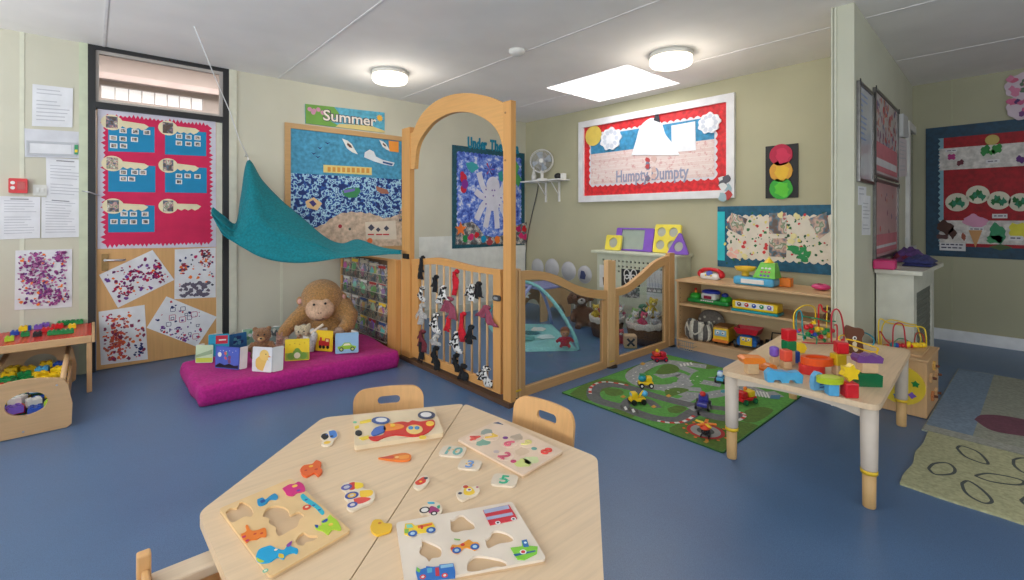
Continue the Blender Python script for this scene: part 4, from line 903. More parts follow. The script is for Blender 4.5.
paw(m3(-.30, -.26, .08), 1); paw(m3(.13, -.235, .125), -1)
# lamb
lc = L3(302.5, 331, 3.72); t = thing('lamb_plush', 'small cream plush lamb with white scarf, leaning on the monkey', 'soft toy', (lc.x, lc.y, MZ))
CR2 = C(222, 206, 172, 1, 'fur'); WF = C(230, 228, 226, 1, 'fur')
def l3(r, u, f): return lc+rd*r+up*u-vd*f
mb = MB(); mb.ell(lc, (.058, .05, .048), CR2, RM); mb.ell(l3(.03, -.09, -.02), (.055, .05, .075), CR2, RM); mb.tube([l3(.01, -.12, 0), l3(-.03, -.16, .03)], [.03, .022], CR2); mb.tube([l3(.05, -.12, 0), l3(.07, -.16, .03)], [.03, .022], CR2)
mb.ell(l3(-.045, .02, -.01), (.018, .01, .03), CR2, RM); mb.ell(l3(.045, .03, -.01), (.018, .01, .03), CR2, RM); remesh(mb.build('body', t), .007, 2)
mb = MB(); mb.ell(l3(-.015, -.022, .048), (.011, .007, .008), C(150, 110, 80, .8), RM); mb.build('nose', t)
for s in (-.028, .012): mb = MB(); mb.ell(l3(s, .006, .046), .0055, BLACK); mb.build('eye', t)
mb = MB(); mb.tube(smooth_line([l3(.065, .0, .0), l3(.085, -.03, .03), l3(.07, -.09, .05), l3(.06, -.15, .05)], 5), [.022]*5+[.028]*6+[.024]*5, WF, 10); mb.tube(smooth_line([l3(.06, -.02, .03), l3(.12, .02, .02), l3(.15, .04, .01)], 5), .012, C(222, 205, 185, .9, 'fabric'), 8); mb.build('scarf', t)
# teddy
tc_ = L3(262, 335, 3.45); t = thing('teddy_bear', 'small brown teddy bear behind the duckling book', 'soft toy', (tc_.x, tc_.y, MZ))
def b3(r, u, f): return tc_+rd*r+up*u-vd*f
BF = C(150, 104, 66, 1, 'fur')
mb = MB(); mb.ell(tc_, (.062, .055, .055), BF, RM); mb.ell(b3(0, -.085, -.01), (.065, .05, .06), BF, RM)
for s in (-1, 1): mb.ell(b3(s*.045, .045, 0), (.02, .012, .02), BF, RM); mb.tube([b3(s*.05, -.06, 0), b3(s*.085, -.1, .03)], [.026, .02], BF); mb.tube([b3(s*.03, -.125, 0), b3(s*.05, -.135, .06)], [.03, .026], BF)
remesh(mb.build('body', t), .007, 2)
mb = MB(); mb.ell(b3(0, -.018, .05), (.025, .018, .018), C(190, 150, 105, .9, 'fabric'), RM); tag(mb.build('muzzle', t), 'tan muzzle')
mb = MB(); mb.ell(b3(0, -.01, .068), (.008, .006, .006), BLACK, RM); mb.build('nose', t)
for s in (-.02, .02): mb = MB(); mb.ell(b3(s, .012, .05), .006, BLACK); mb.build('eye', t)
# rabbit doll
rc = L3(279.5, 340, 3.6); t = thing('rabbit_plush', 'tiny pink and tan plush rabbit left of the yellow tractor book', 'soft toy', (rc.x, rc.y, MZ))
mb = MB(); RP = C(206, 158, 142, 1, 'fur'); mb.ell(rc, (.025, .022, .026), RP, RM); mb.ell(rc-up*.05, (.026, .022, .036), RP, RM)
for s in (-1, 1): mb.tube([rc+rd*.01*s+up*.02, rc+rd*.018*s+up*.06], [.009, .006], RP, 8); mb.tube([rc+rd*.01*s-up*.07, rc+rd*.02*s-up*.083-vd*.03], [.012, .01], RP, 8); mb.tube([rc+rd*.02*s-up*.035, rc+rd*.035*s-up*.06-vd*.015], [.009, .008], RP, 8)
remesh(mb.build('body', t), .005, 1)
for s in (-.009, .009): mb = MB(); mb.ell(rc+rd*s+up*.005-vd*.0225, .003, BLACK); mb.build('eye', t)
# ------------------------------------------------------------------ canopy, its cord and hook
TEAL = C(0, 120, 132, .75, 'fabric')
top = [(213, 207, 4.50), (224, 216, 4.52), (236, 223, 4.55), (241, 196, 4.66), (248, 160, 4.72), (262, 180, 4.66), (280, 199, 4.56), (300, 216, 4.45), (325, 237, 4.3), (342, 243.5, 4.18), (358, 239.5, 4.1), (380, 247, 3.85), (402, 250.5, 3.50)]
bot = [(215, 219, 4.44), (222, 234, 4.38), (235, 243, 4.32), (245, 249, 4.27), (258, 256, 4.2), (275, 261, 4.1), (295, 263, 4.02), (315, 262, 3.95), (335, 259, 3.85), (352, 257, 3.75), (370, 256, 3.66), (388, 254.5, 3.57), (403, 254, 3.49)]
TP = smooth_line([hy(x, y, Y) for x, y, Y in top], 6); BP = smooth_line([hy(x, y, Y) for x, y, Y in bot], 6)
grid = []; n = 22
for i in range(n+1):
    s = i/n; row = []
    for j, (a, b) in enumerate(zip(TP, BP)):
        p = a.lerp(b, s); u = j/(len(TP)-1); w = math.sin(PI*s)
        f = math.sin(s*15+u*6)*.022*w*(1-u*.6)+math.sin(s*31+u*14)*.006*w+noise.noise(Vector((u*7, s*9, 1)))*.03*w
        row.append(Vector((p.x-.02*w, p.y-(.10*w*math.sin(PI*min(1, u*1.1)))+f, p.z-.02*w*math.sin(PI*u)+f*.4)))
    grid.append(row)
mb = MB(); mb.sheet(grid, TEAL, .003); cn = mb.build('canopy_cloth'); tag(cn, 'teal cloth canopy slung from the wall hook to the gate post', 'canopy')
pk_ = hy(248, 159, 4.72); mb = MB(); mb.tube([pk_+Vector((0, .10, .03)), pk_+Vector((0, .06, .05)), pk_+Vector((0, .02, .03)), pk_+Vector((0, -.004, .0)), pk_+Vector((0, -.002, -.02))], .006, WHITE, 8); mb.build('hook', cn)
a = hz(194, 26, ZC); b = hy(230, 112, 4.60); mb = MB(); mb.tube([a, a.lerp(b, .5)+Vector((0, 0, -.01)), b, b.lerp(pk_, .5)+Vector((0, 0, -.03)), pk_+Vector((0, 0, .02))], .004, C(225, 225, 225, .7), 6); tag(mb.build('hanging_cord'), 'thin white cord from the ceiling down to the teal canopy peak', 'cord')
# ------------------------------------------------------------------ book rack (side on)
RX = 1.93; GS = Surf((RX, 0, 0), (0, -1, 0), (0, 0, 1), (-1, 0, 0))
yn0 = -GS.hit(399.4, 300)[0]; yn1 = -GS.hit(391, 300)[0]; yf = 4.78; zt = .81
t = thing('book_rack', 'wooden book rack panel with clear pockets between the gate and the wall', 'book rack', (RX, (yn0+yf)/2, 0))
mb = MB(); mb.bx(RX-.035, RX+.02, yn0, yn1, 0, zt+.01, HONEY, .004); mb.build('post', t)
mb = MB(); mb.bx(RX-.035, RX+.02, yf-.04, yf, 0, zt+.01, HONEY, .004); mb.build('post', t)
mb = MB(); mb.bx(RX-.0, RX+.012, yn1+.001, yf-.041, .05, zt-.01, C(120, 92, 70, .8, 'fabric')); mb.build('backing', t)
mb = MB(); mb.bx(RX-.03, RX+.015, yn1+.001, yf-.041, .0, .05, HONEYY, .003); mb.build('rail', t)
mb = MB(); mb.bx(RX-.012, RX+.015, yn1+.001, yf-.041, zt-.01, zt+.008, HONEYY, .003); mb.build('rail', t)
rows = [.60, .435, .27, .10]; r = random.Random(31)
ordn = ['nearest the gate', 'second from the gate', 'middle of five', 'second from the wall', 'nearest the wall']; rown = ['top pocket', 'second pocket down', 'third pocket down', 'bottom pocket']
cb = [((196, 170, 160), 'pale pink'), ((150, 70, 60), 'brick red'), ((215, 190, 70), 'yellow'), ((60, 110, 150), 'blue'), ((190, 120, 70), 'orange brown'), ((80, 130, 110), 'sea green'), ((205, 200, 190), 'cream'), ((110, 90, 130), 'violet'), ((170, 60, 80), 'crimson'), ((70, 80, 100), 'slate blue'), ((200, 150, 60), 'mustard')]
for ri, z in enumerate(rows):
    mb = MB(); mb.bx(RX-.045, RX-.043, yn1+.005, yf-.045, z, z+.075, C(235, 235, 235, .2, 'glass')); mb.build('clear_pocket', t)
    mb = MB(); mb.tube([(RX-.043, yn1+.003, z+.075), (RX-.043, yf-.043, z+.075)], .003, C(190, 180, 165, .6), 6); mb.tube([(RX-.043, yn1+.003, z), (RX-.043, yf-.043, z)], .003, C(190, 180, 165, .6), 6); mb.build('pocket_edge', t)
    for k in range(5):
        y = yn1+.012+k*(yf-yn1-.07)/5; w = (yf-yn1-.07)/5-.008; hgt = r.uniform(.16, .19); c, nm = cb[(ri*5+k*3) % 11]
        tl_ = r.uniform(.04, .09); V = Vector((-math.sin(-tl_), 0, math.cos(tl_))); S = Surf((RX-.038, y+w, z+.003), (0, -1, 0), V, (-math.cos(tl_), 0, math.sin(tl_)))
        mb = MB(); mb.slab(S, rect(0, 0, w, hgt), -.008, 0, C(c[0], c[1], c[2], .4, 'photo', seed=ri*7+k, sc=18, sat=1.0, mixv=.8))
        mb.pat(S, rect(w*.1, hgt*.78, w*.85, hgt*.93), .0002, r.choice([YEL, WHITE, CREAM, C(180, 40, 40, .6), C(50, 80, 140, .6)]))
        for q_ in range(3): mb.pat(S, blob(w*r.uniform(.3, .7), hgt*r.uniform(.25, .6), w*.22, 10, .6, 1, r), .0003, C(*[int(r.uniform(90, 225)) for _ in range(3)], .6))
        o = mb.build('picture_book'); tag(o, '%s picture book in the %s of the book rack, %s' % (nm, rown[ri], ordn[k]), 'book', 'picture books in the wall rack')
# ------------------------------------------------------------------ arch gateway
GX = 1.97; AG = Surf((GX, 0, 0), (0, -1, 0), (0, 0, 1), (-1, 0, 0)); AG.hit = Surf((GX-.03, 0, 0), (0, -1, 0), (0, 0, 1), (-1, 0, 0)).hit; A5 = lambda x, y: AG.hit(390+x/3.222, 80+y/3.222)
lp0, lp1 = AG.hit(402, 250)[0], AG.hit(409.8, 250)[0]; rp0, rp1 = AG.hit(503.2, 250)[0], AG.hit(510.8, 250)[0]
t = thing('arch_gateway', 'tall honey wood arch over the gate into the play area', 'archway', (GX, -(lp0+rp1)/2, 0))
zl = A5(60, 152)[1]; zr = A5(375, 68)[1]
mb = MB(); mb.slab(AG, rect(lp0, 0.02, lp1, zl), -.012, .03, HONEY); mb.build('post', t)
mb = MB(); mb.slab(AG, rect(rp0, 0.0, rp1, zr), -.012, .03, HONEY); mb.build('post', t)
outer = [A5(*p) for p in ((72, 168), (84, 138), (100, 110), (124, 84), (150, 65), (182, 51), (215, 43.5), (250, 42), (285, 46), (325, 57), (362, 74))]
inner = [A5(*p) for p in ((77, 285), (80, 245), (86, 212), (97, 186), (112, 164), (134, 138), (160, 120), (190, 107), (220, 102), (252, 104), (280, 113), (305, 126), (325, 142), (340, 160), (352, 184), (362, 222))]
def sm2(p, n=4): return [(q.x, q.y) for q in smooth_line([(a, b, 0) for a, b in p], n)]
outer = [(lp1+.0002, outer[0][1])]+[p for p in sm2(outer) if lp1+.001 < p[0] < rp0-.001]+[(rp0-.0002, A5(362, 74)[1])]
inner = [(lp1+.0002, inner[0][1])]+[p for p in sm2(inner) if lp1+.001 < p[0] < rp0-.001]+[(rp0-.0002, A5(362, 222)[1])]
mb = MB(); mb.slab(AG, outer+inner[::-1], -.010, .024, C(222, 166, 100, .45, 'wood', ax='y')); mb.build('arch', t)
mb = MB(); mb.slab(AG, rect(lp0-.01, 0.0, rp1+.005, .03), -.05, .05, C(92, 66, 48, .5, 'wood', ax='y')); tag(mb.build('threshold', t), 'dark brown threshold')
mb = MB()
for x, y in ((362, 108), (362, 260)):
    q_ = A5(x, y); mb.cyl(AG.pt(q_[0]+.03, q_[1], .03), AG.pt(q_[0]+.03, q_[1], .033), .007, C(150, 110, 70, .5), 10)
mb.build('screw_cap', t)
# hinge strips beside the left post
hp0 = AG.hit(399.8, 300)[0]
mb = MB(); mb.slab(AG, rect(hp0+.004, 0.0, lp0-.002, .83), -.02, .028, PINE)
mb.slab(AG, rect(hp0+.016, .02, hp0+.022, .81), .028, .029, C(170, 120, 70, .5)); o = mb.build('hinge_post', None, (GX, -lp0+.01, 0)); tag(o, 'pale pine joining post between the book rack and the arch', 'post')
# black strap clips
a = AG.hit(405, 256); mb = MB(); mb.slab(AG, rect(a[0]-.01, a[1]-.02, a[0]+.07, a[1]+.02), .031, .046, BLACK); o = mb.build('gate_catch'); tag(o, 'black catch at the top of the left arch post', 'catch')
# ------------------------------------------------------------------ gate
AG.hit = Surf((GX-.008, 0, 0), (0, -1, 0), (0, 0, 1), (-1, 0, 0)).hit; A7 = lambda x, y: AG.hit(400+x/3.627, 240+y/3.627)
t = thing('safety_gate', 'wooden barred gate with wavy top rail, hung with knotted fabric strips', 'gate', (GX, -AG.hit(456, 300)[0], .04))
g0, g1 = max(lp1+.003, AG.hit(411.4, 300)[0]), AG.hit(419, 300)[0]; g2, g3 = AG.hit(493.7, 300)[0], AG.hit(501.2, 300)[0]
mb = MB(); mb.slab(AG, rect(g0, .045, g1, A7(60, 90)[1]), -.014, .014, HONEY); mb.build('stile', t)
mb = MB(); mb.slab(AG, rect(g2, .045, g3, A7(360, 128)[1]), -.014, .014, HONEY); mb.build('stile', t)
tp = sm2([(g0, A7(47, 69)[1]), A7(80, 68), A7(130, 64), A7(170, 70), A7(210, 80), A7(260, 93), A7(310, 101), (g3, A7(366, 108)[1])]); lo = sm2([(g0, A7(47, 89)[1]), A7(80, 90), A7(130, 88), A7(190, 98), A7(250, 112), A7(300, 120), (g3, A7(366, 129)[1])])
mb = MB(); mb.slab(AG, tp+lo[::-1], -.016, .017, HONEYY); mb.build('top_rail', t)
mb = MB(); mb.slab(AG, rect(g1, .045, g2, .10), -.014, .014, HONEYY); mb.build('bottom_rail', t)
BX = [AG.hit(x, 320)[0] for x in (422.5, 429.5, 436, 443, 449.3, 456.5, 463.4, 471, 478.6, 486.3)]
for u in BX:
    mb = MB(); mb.tube([AG.pt(u, .095, 0), AG.pt(u, A7(200, 100)[1]+.0, 0)], .0085, PINE, 10); mb.build('bar', t)
a = A7(357, 210); mb = MB(); mb.slab(AG, rrect(a[0]-.035, a[1]-.018, a[0]+.035, a[1]+.018, .015), .0142, .03, C(70, 70, 72, .4)); mb.slab(AG, rrect(a[0]-.02, a[1]-.008, a[0]+.02, a[1]+.008, .006), .03, .034, C(150, 150, 150, .4)); mb.build('latch', t)
# fabric strips knotted on the bars
COW = C(225, 222, 218, .9, 'cow'); BKF = C(24, 24, 27, .9, 'fabric'); WFB = C(218, 212, 205, .95, 'fur'); REDF = C(206, 26, 44, .9, 'fabric'); MAU = C(150, 70, 90, .9, 'fabric'); DRD = C(110, 40, 50, .9, 'fabric'); BW = C(30, 30, 30, .9, 'cow', sc=60)
strips = [('long black', 'topmost on the first bar', 419.5, 255, 280, 5, BKF, 0), ('black and white printed', 'upper left by the first bars', 424.5, 286, 302, 6, BW, .2), ('fluffy white', 'at mid height on the left', 422, 303, 325, 10, WFB, -.1), ('dark red', 'low on the left', 422, 329, 350, 8, DRD, .3), ('black', 'lowest on the left', 419.5, 338, 361, 6, BKF, -.1),
 ('black', 'upper left, hanging from the second bar', 433.5, 274, 292, 6, BKF, .1), ('cow print', 'upper centre left', 443.5, 285, 306, 9, COW, .5), ('cow print', 'at mid height below the upper one', 435.5, 312, 333, 10, COW, .1), ('white', 'below the mid height cow print strip', 437, 334, 346, 8, WFB, .4), ('black', 'low on the third bar', 437, 346, 369, 8, BKF, .15),
 ('bright red', 'highest on the gate, in the centre', 454, 268.5, 295, 6, REDF, .05), ('mauve', 'in the centre, upper middle', 452.5, 297, 319, 13, MAU, .5), ('bright red', 'left of centre under the mauve one', 446.5, 314, 332, 6, REDF, -.1), ('cow print', 'in the lower middle', 456.5, 331, 352, 10, COW, .3), ('bright red', 'long, right of centre', 462.3, 311, 342, 5.5, REDF, 0),
 ('short black', 'low beside the lower cow print strip', 453.8, 351.5, 369, 6, BKF, .2), ('wide black', 'lowest in the centre of the gate', 460, 362, 380, 10, BKF, .2), ('cow print', 'upper right of centre', 468.5, 283, 300, 9, COW, .2), ('black', 'upper right, over the mauve bow', 478.7, 281, 300, 8, BKF, .45), ('mauve', 'on the right, like a bow', 483, 304, 324, 13, MAU, .8), ('black', 'right of centre at mid height', 473.8, 325, 346, 8, BKF, .3), ('cow print', 'lowest on the right', 484.5, 365, 384, 12, COW, -.6)]
for i, (c, wh, px, y0, y1, w, m_, lean) in enumerate(strips):
    bu = min(BX, key=lambda b: abs(b-AG.hit(px, 320)[0])); u, z1 = AG.hit(px, y0); z0 = AG.hit(px, y1)[1]; hw = (AG.hit(px+w/2, y0)[0]-u)*1.3
    r = random.Random(i); mb = MB(); kz = z1-.02
    # knot wrapped round the bar
    mb.ell(AG.pt(bu, kz, .004), (.018, max(.016, hw*.45), .018), m_, None, 14, 8, lambda p: 1+.12*math.sin(9*p.z+4*p.y))
    for s in (-1, 1):
        spread = hw*(.35+.5*abs(lean)); end = z0 if s == (1 if i % 2 else -1) else z0+(z1-z0)*r.uniform(.1, .35); g = []
        for k in range(9):
            q_ = k/8; cz = kz+.004-(kz-end)*q_; cu = bu+s*spread*q_**.7+lean*(z1-z0)*.25*q_*(1 if s > 0 else .4); half = .012+(hw*.42)*min(1, q_*1.6)
            g.append([AG.pt(cu+half*x_, cz+.006*math.sin(k+i), .02+.010*math.sin(x_*4+k*.8+i)+.006*s) for x_ in (-1, -.6, -.2, .2, .6, 1)])
        mb.sheet(g, m_, .003)
    o = mb.build('fabric_strip'); tag(o, '%s fabric strip knotted on the gate, %s' % (c, wh), 'fabric strip', 'fabric strips on the gate')
# ------------------------------------------------------------------ wavy fence panels
FY = 2.30; FS = Surf((0, FY, 0), (1, 0, 0), (0, 0, 1), (0, -1, 0)); FS.hit = Surf((0, FY-.018, 0), (1, 0, 0), (0, 0, 1), (0, -1, 0)).hit; F1 = lambda x, y: FS.hit(510+x/3.41, 230+y/3.41)
FW1 = C(204, 158, 106, .45, 'wood', ax='z'); FWX = C(204, 158, 106, .45, 'wood', ax='x')
def fence_post(px0, px1, zt_, lab, strips_=3):
    x0, x1 = FS.hit(px0, 300)[0], FS.hit(px1, 300)[0]; t = thing('fence_post', lab, 'post', ((x0+x1)/2, FY, 0)); w = (x1-x0)
    for k in range(strips_):
        mb = MB(); a = x0+w*k/strips_; mb.bx(a+.002, a+w/strips_-.002, FY-.022+(.004 if k == 1 else 0), FY+.022, .006, zt_-(.008 if k == 1 else 0), PINE if strips_ > 1 else FW1, .004); mb.build('upright', t)
    mb = MB(); mb.cyl(((x0+x1)/2, FY, 0), ((x0+x1)/2, FY, .006), w*.55, BLACK, 16); tag(mb.build('foot_pad', t), 'black rubber foot pad'); return t
t = fence_post(513, 520.8, FS.hit(517, 269)[1], 'pale pine joining post between the arch and the wavy fence'); x_ = FS.hit(517, 300)[0]
mb = MB(); mb.bx(x_-.03, x_+.03, FY-.026, FY-.0221, .05, .062, YEL); tag(mb.build('tag', t), 'yellow tag')
t = fence_post(607.5, 616, FS.hit(611, 260)[1], 'pale pine post in the middle of the wavy fence', 2)
mb = MB(); x_ = FS.hit(611.5, 300)[0]; mb.bx(x_-.025, x_+.025, FY-.026, FY-.0221, .04, .05, YEL); tag(mb.build('tag', t), 'yellow tag')
t = fence_post(669.2, 674.5, FS.hit(671, 253)[1], 'brown end post of the wavy fence by the toy shelves', 1)
def fence_panel(label, outer, inner, l0, l1, r0, r1, flip=False):
    o = sm2([F1(*p) for p in outer]); i = sm2([F1(*p) for p in inner])
    xs = lambda px: FS.hit(px, 300)[0]
    A, B, Cc, D = xs(l0), xs(l1), xs(r0), xs(r1)
    o = [(A, o[0][1])]+[p for p in o if A+.001 < p[0] < D-.001]+[(D, o[-1][1])]; ii = [(A, i[0][1])]+[p for p in i if A+.001 < p[0] < D-.001]+[(D, i[-1][1])]
    t = thing('wavy_fence', label, 'fence', ((A+D)/2, FY, 0))
    mb = MB(); mb.slab(FS, o+ii[::-1], -.017, .017, FWX); mb.build('wavy_top_rail', t)
    mb = MB(); mb.slab(FS, rect(A, .0, B, ii[0][1]-.002), -.015, .015, FW1); mb.build('stile', t)
    mb = MB(); mb.slab(FS, rect(Cc, .0, D, ii[-1][1]-.002), -.015, .015, FW1); mb.build('stile', t)
    mb = MB(); mb.slab(FS, rect(B+.0005, .0, Cc-.0005, .058), -.016, .016, FWX); mb.build('bottom_rail', t)
    mb = MB(); mb.slab(FS, [(B-.004, .05), (Cc+.004, .05)]+[(max(B-.004, min(Cc+.004, p[0])), p[1]+.006) for p in ii[::-1]], -.002, .002, C(238, 242, 244, .03, 'glass', ior=1.35)); tag(mb.build('clear_pane', t), 'clear acrylic pane')
fence_panel('wavy topped fence panel with clear pane beside the arch gateway', ((38, 140), (100, 140), (160, 155), (220, 185), (280, 203), (330, 207)), ((38, 172), (120, 171), (200, 203), (250, 226), (330, 238)), 521.1, 525.6, 603.4, 607.2)
fence_panel('wavy topped fence panel rising towards the toy shelves', ((362, 201), (400, 190), (450, 150), (500, 106), (546, 86)), ((362, 226), (400, 216), (450, 181), (500, 137), (542, 112)), 616.3, 619.3, 665.6, 668.9)
# ================================================================== BACK PLAY AREA
# wall shelf with fan
szs = hx(545, 179.5, 4.32).z; y0s = hx(559.5, 178, 4.32).y; y1s = min(4.79, hx(526.3, 180, 4.32).y+.1)
t = thing('wall_shelf', 'small white shelf in the corner under the desk fan', 'shelf', (4.42, (y0s+y1s)/2, szs))
mb = MB(); mb.bx(4.30, 4.519, y0s, y1s, szs-.018, szs, WHITE, .004); mb.build('board', t)
for y in (y0s+.18, y1s-.28):
    mb = MB(); mb.bx(4.50, 4.519, y-.012, y+.012, szs-.28, szs-.019, WHITE); mb.bx(4.33, 4.50, y-.01, y+.01, szs-.03, szs-.019, WHITE)
    mb.tube([(4.36, y, szs-.03), (4.505, y, szs-.20)], .006, WHITE, 6); mb.build('bracket', t)
fp = hx(542, 176, 4.42); fp.z = szs; fc = hx(541.8, 154.5, 4.36)
t = thing('desk_fan', 'white round desk fan on the corner shelf', 'fan', fp)
mb = MB(); mb.lathe(fp, [(0, .0005), (.085, .0005), (.085, .012), (.06, .028), (.02, .035), (.02, .09), (.024, .13), (0, .14)], WHITE); mb.build('base', t)
fd = Vector((-.82, -.55, .12)).normalized(); q = fd.to_track_quat('Z', 'Y').to_matrix(); FCc = Vector((fp.x, fp.y, szs+.25))
mb = MB(); mb.cyl(FCc-fd*.10, FCc-fd*.03, .04, WHITE, 20, .05); mb.tube([Vector((fp.x, fp.y, szs+.12)), FCc-fd*.06], .016, WHITE); mb.build('motor', t)
mb = MB()
for s in (0, .05):
    mb.tube([FCc+fd*s+q @ Vector((.15*math.cos(2*PI*k/32), .15*math.sin(2*PI*k/32), 0)) for k in range(32)], .004, WHITE, 6, closed=True)
for rr_ in (.05, .10):
    mb.tube([FCc+fd*.058+q @ Vector((rr_*math.cos(2*PI*k/24), rr_*math.sin(2*PI*k/24), 0)) for k in range(24)], .002, LGREY, 5, closed=True)
for k in range(36):
    a = 2*PI*k/36; e = Vector((math.cos(a), math.sin(a), 0)); mb.tube([FCc+fd*.06+q @ (e*.025), FCc+fd*.06+q @ (e*.10), FCc+fd*.045+q @ (e*.148), FCc+fd*.0+q @ (e*.15), FCc-fd*.03+q @ (e*.10), FCc-fd*.035+q @ (e*.05)], .0014, C(205, 205, 210, .4), 4)
mb.build('grille', t)
mb = MB(); mb.cyl(FCc+fd*.057, FCc+fd*.066, .028, WHITE); mb.build('badge', t)
for k in range(4):
    a = 2*PI*k/4+.3; g = []
    for i in range(5):
        rr_ = .03+.10*i/4; g.append([FCc+fd*(.02+.02*(j-1))+q @ Vector((rr_*math.cos(a+(j-1)*.35), rr_*math.sin(a+(j-1)*.35), 0)) for j in range(3)])
    mb = MB(); mb.sheet(g, C(180, 190, 200, .35), .002); mb.build('blade', t)
p = Vector((4.42, y0s+.12, szs)); t = thing('small_lamp', 'small black and white gadget at the right end of the corner shelf', 'gadget', p)
mb = MB(); mb.ell(p+Vector((0, 0, .04)), (.045, .05, .04), BLACK); mb.build('body', t); mb = MB(); mb.bx(4.40, 4.46, y0s+.01, y0s+.06, szs+.0005, szs+.07, WHITE, .006); mb.build('plug', t)
p = Vector((4.42, y1s-.14, szs)); mb = MB(); mb.lathe(p, [(0, .0005), (.03, .0005), (.032, .07), (.025, .09), (.012, .15), (.008, .2), (0, .2)], WHITE); o = mb.build('bottle', None, p); tag(o, 'white bottle at the left end of the corner shelf', 'bottle')
a = hx(538, 180, 4.505); a.z = szs-.03; b = hx(524.5, 244, 4.505); mb = MB(); mb.tube(smooth_line([a, Vector((4.505, a.y+.02, a.z-.12)), Vector((4.505, min(4.79, b.y), b.z)), Vector((4.505, min(4.79, b.y)+.0, .1))], 6), .005, C(60, 60, 62, .6), 6); o = mb.build('fan_cable'); tag(o, 'dark cable hanging from the corner shelf down the wall', 'cable')
# mirrors on the wall
for i, (px, py, r_) in enumerate(((537.6, 267, .115), (552, 268, .125), (568.6, 271, .12), (584.8, 274.5, .11))):
    u, v = WB.hit(px, py); nm = ['leftmost round wall mirror of the four behind the play gym', 'second round wall mirror from the left behind the play gym', 'third round wall mirror from the left behind the play gym', 'rightmost round wall mirror, with a dark blue reflection shape'][i]
    mb = MB(); mb.slab(WB, circ(u, v, r_, 32), 0, .004, C(180, 180, 186, .3, 'plain')); o = mb.build('wall_mirror'); tag(o, nm, 'mirror', 'round wall mirrors')
    mb = MB(); mb.lathe(WB.pt(u, v, .004), [(r_*.94, 0), (r_*.8, .012), (r_*.4, .026), (0, .03)], C(188, 188, 190, .25), 28, Matrix(((0, 0, -1), (-1, 0, 0), (0, 1, 0)))); tag(mb.build('mirror_dome', o), 'convex mirror face')
    if i == 3: mb = MB(); mb.slab(WB, [(u-.05, v-.05), (u+.03, v-.055), (u+.045, v-.0), (u+.02, v+.045), (u-.03, v+.05)], .034, .036, C(60, 70, 110, .6)); mb.build('sticker_or_reflection', o)  # dark reflection in the mirror, painted on as a flat coloured patch
# radiator cover with pierced front
SAGE = C(206, 208, 186, .5); RX1 = 4.25; ry0 = 2.39; ry1 = hx(597, 254, RX1).y; RZ = .81
RS = Surf((RX1, 0, 0), (0, -1, 0), (0, 0, 1), (-1, 0, 0)); 
t = thing('radiator_cover', 'sage white radiator cover with pierced holes, carrying purple and yellow frames', 'radiator cover', (4.38, (ry0+ry1)/2, 0))
holes = []
for row, vv in enumerate((RZ-.105, RZ-.16, RZ-.215)):
    for k in range(17): holes.append(circ(-ry1+.09+k*(ry1-ry0-.16)/16, vv, .0125, 10))
mb = MB(); mb.slab(RS, rect(-ry1+.002, .0, -ry0-.002, RZ-.03), -.015, 0, SAGE, holes); mb.build('front_panel', t)
mb = MB(); mb.bx(4.19, 4.519, ry0-.03, ry1+.04, RZ-.028, RZ, SAGE, .006); mb.build('top_board', t)
for y in (ry0, ry1-.02): mb = MB(); mb.bx(RX1+.0152, 4.519, y, y+.02, 0, RZ-.03, SAGE); mb.build('side_panel', t)
mb = MB(); mb.bx(4.43, 4.44, ry0+.021, ry1-.021, 0, RZ-.03, C(60, 60, 56, .8)); mb.build('inner_shade', t)  # dark sheet added behind the holes, standing in for shade inside the cover
def card(label, px, mat, fn=None, h=.001):
    q = RS.q(*px); mb = MB(); mb.slab(RS, q, h, h+.002, mat)
    if fn: fn(mb, q, h+.002)
    return tag(mb.build('picture_card'), label, 'picture card')
def c1(mb, q, h):
    for p_ in (((.3, .3), (.8, .2), (.9, .5), (.6, .45)), ((.2, .55), (.5, .5), (.55, .8), (.25, .9)), ((.65, .6), (.9, .62), (.85, .9), (.6, .85))): mb.pat(RS, qpoly(q, p_), h, BLACK)
def c2(mb, q, h):
    for (s, t_) in ((.3, .3), (.68, .28), (.32, .62), (.66, .6)):
        u, v = bil(q, s, t_); mb.k += 1; mb.slab(RS, circ(u, v, .04, 16, .055), h+mb.k*2e-5, h+mb.k*2e-5, WHITE, [circ(u, v, .028, 16, .042)])
    mb.pat(RS, qpoly(q, ((.47, .15), (.52, .15), (.52, .85), (.47, .85))), h, WHITE)
def c3(mb, q, h):
    for k in range(6): s = .1+k*.15; mb.pat(RS, qpoly(q, ((s, .1+.2*(k % 2)), (s+.02, .1+.2*(k % 2)), (s+.07, .6), (s+.05, .6))), h, GREY)
    mb.pat(RS, qpoly(q, ((.0, .6), (1, .6), (1, .76), (0, .76))), h, C(120, 118, 120, .7))
    for k in range(4): s = .06+.24*k; mb.pat(RS, qpoly(q, ((s, .73), (s, .63), (s+.05, .69), (s+.09, .62), (s+.13, .69), (s+.18, .63), (s+.18, .73))), h, WHITE)
CBW = C(40, 40, 42, .6)
card('white card with black shapes, leftmost on the radiator cover', ((599.5, 264.5), (616, 265.5), (616, 289), (599.5, 287)), WHITE, c1)
card('black card with a white butterfly outline on the radiator cover', ((621.5, 268.5), (640, 270), (640, 287), (621.5, 285.5)), CBW, c2)
card('dark photo card under the butterfly card on the radiator cover', ((622.5, 286.5), (640, 288), (639.5, 298.5), (622.5, 297)), C(90, 88, 84, .4, 'photo', seed=4, sc=25, sat=.2), None)
card('white card with grey crowns and thin lines, rightmost on the radiator cover', ((647, 269.7), (666.6, 271), (666.6, 301), (647, 299)), C(212, 212, 214, .6), c3)
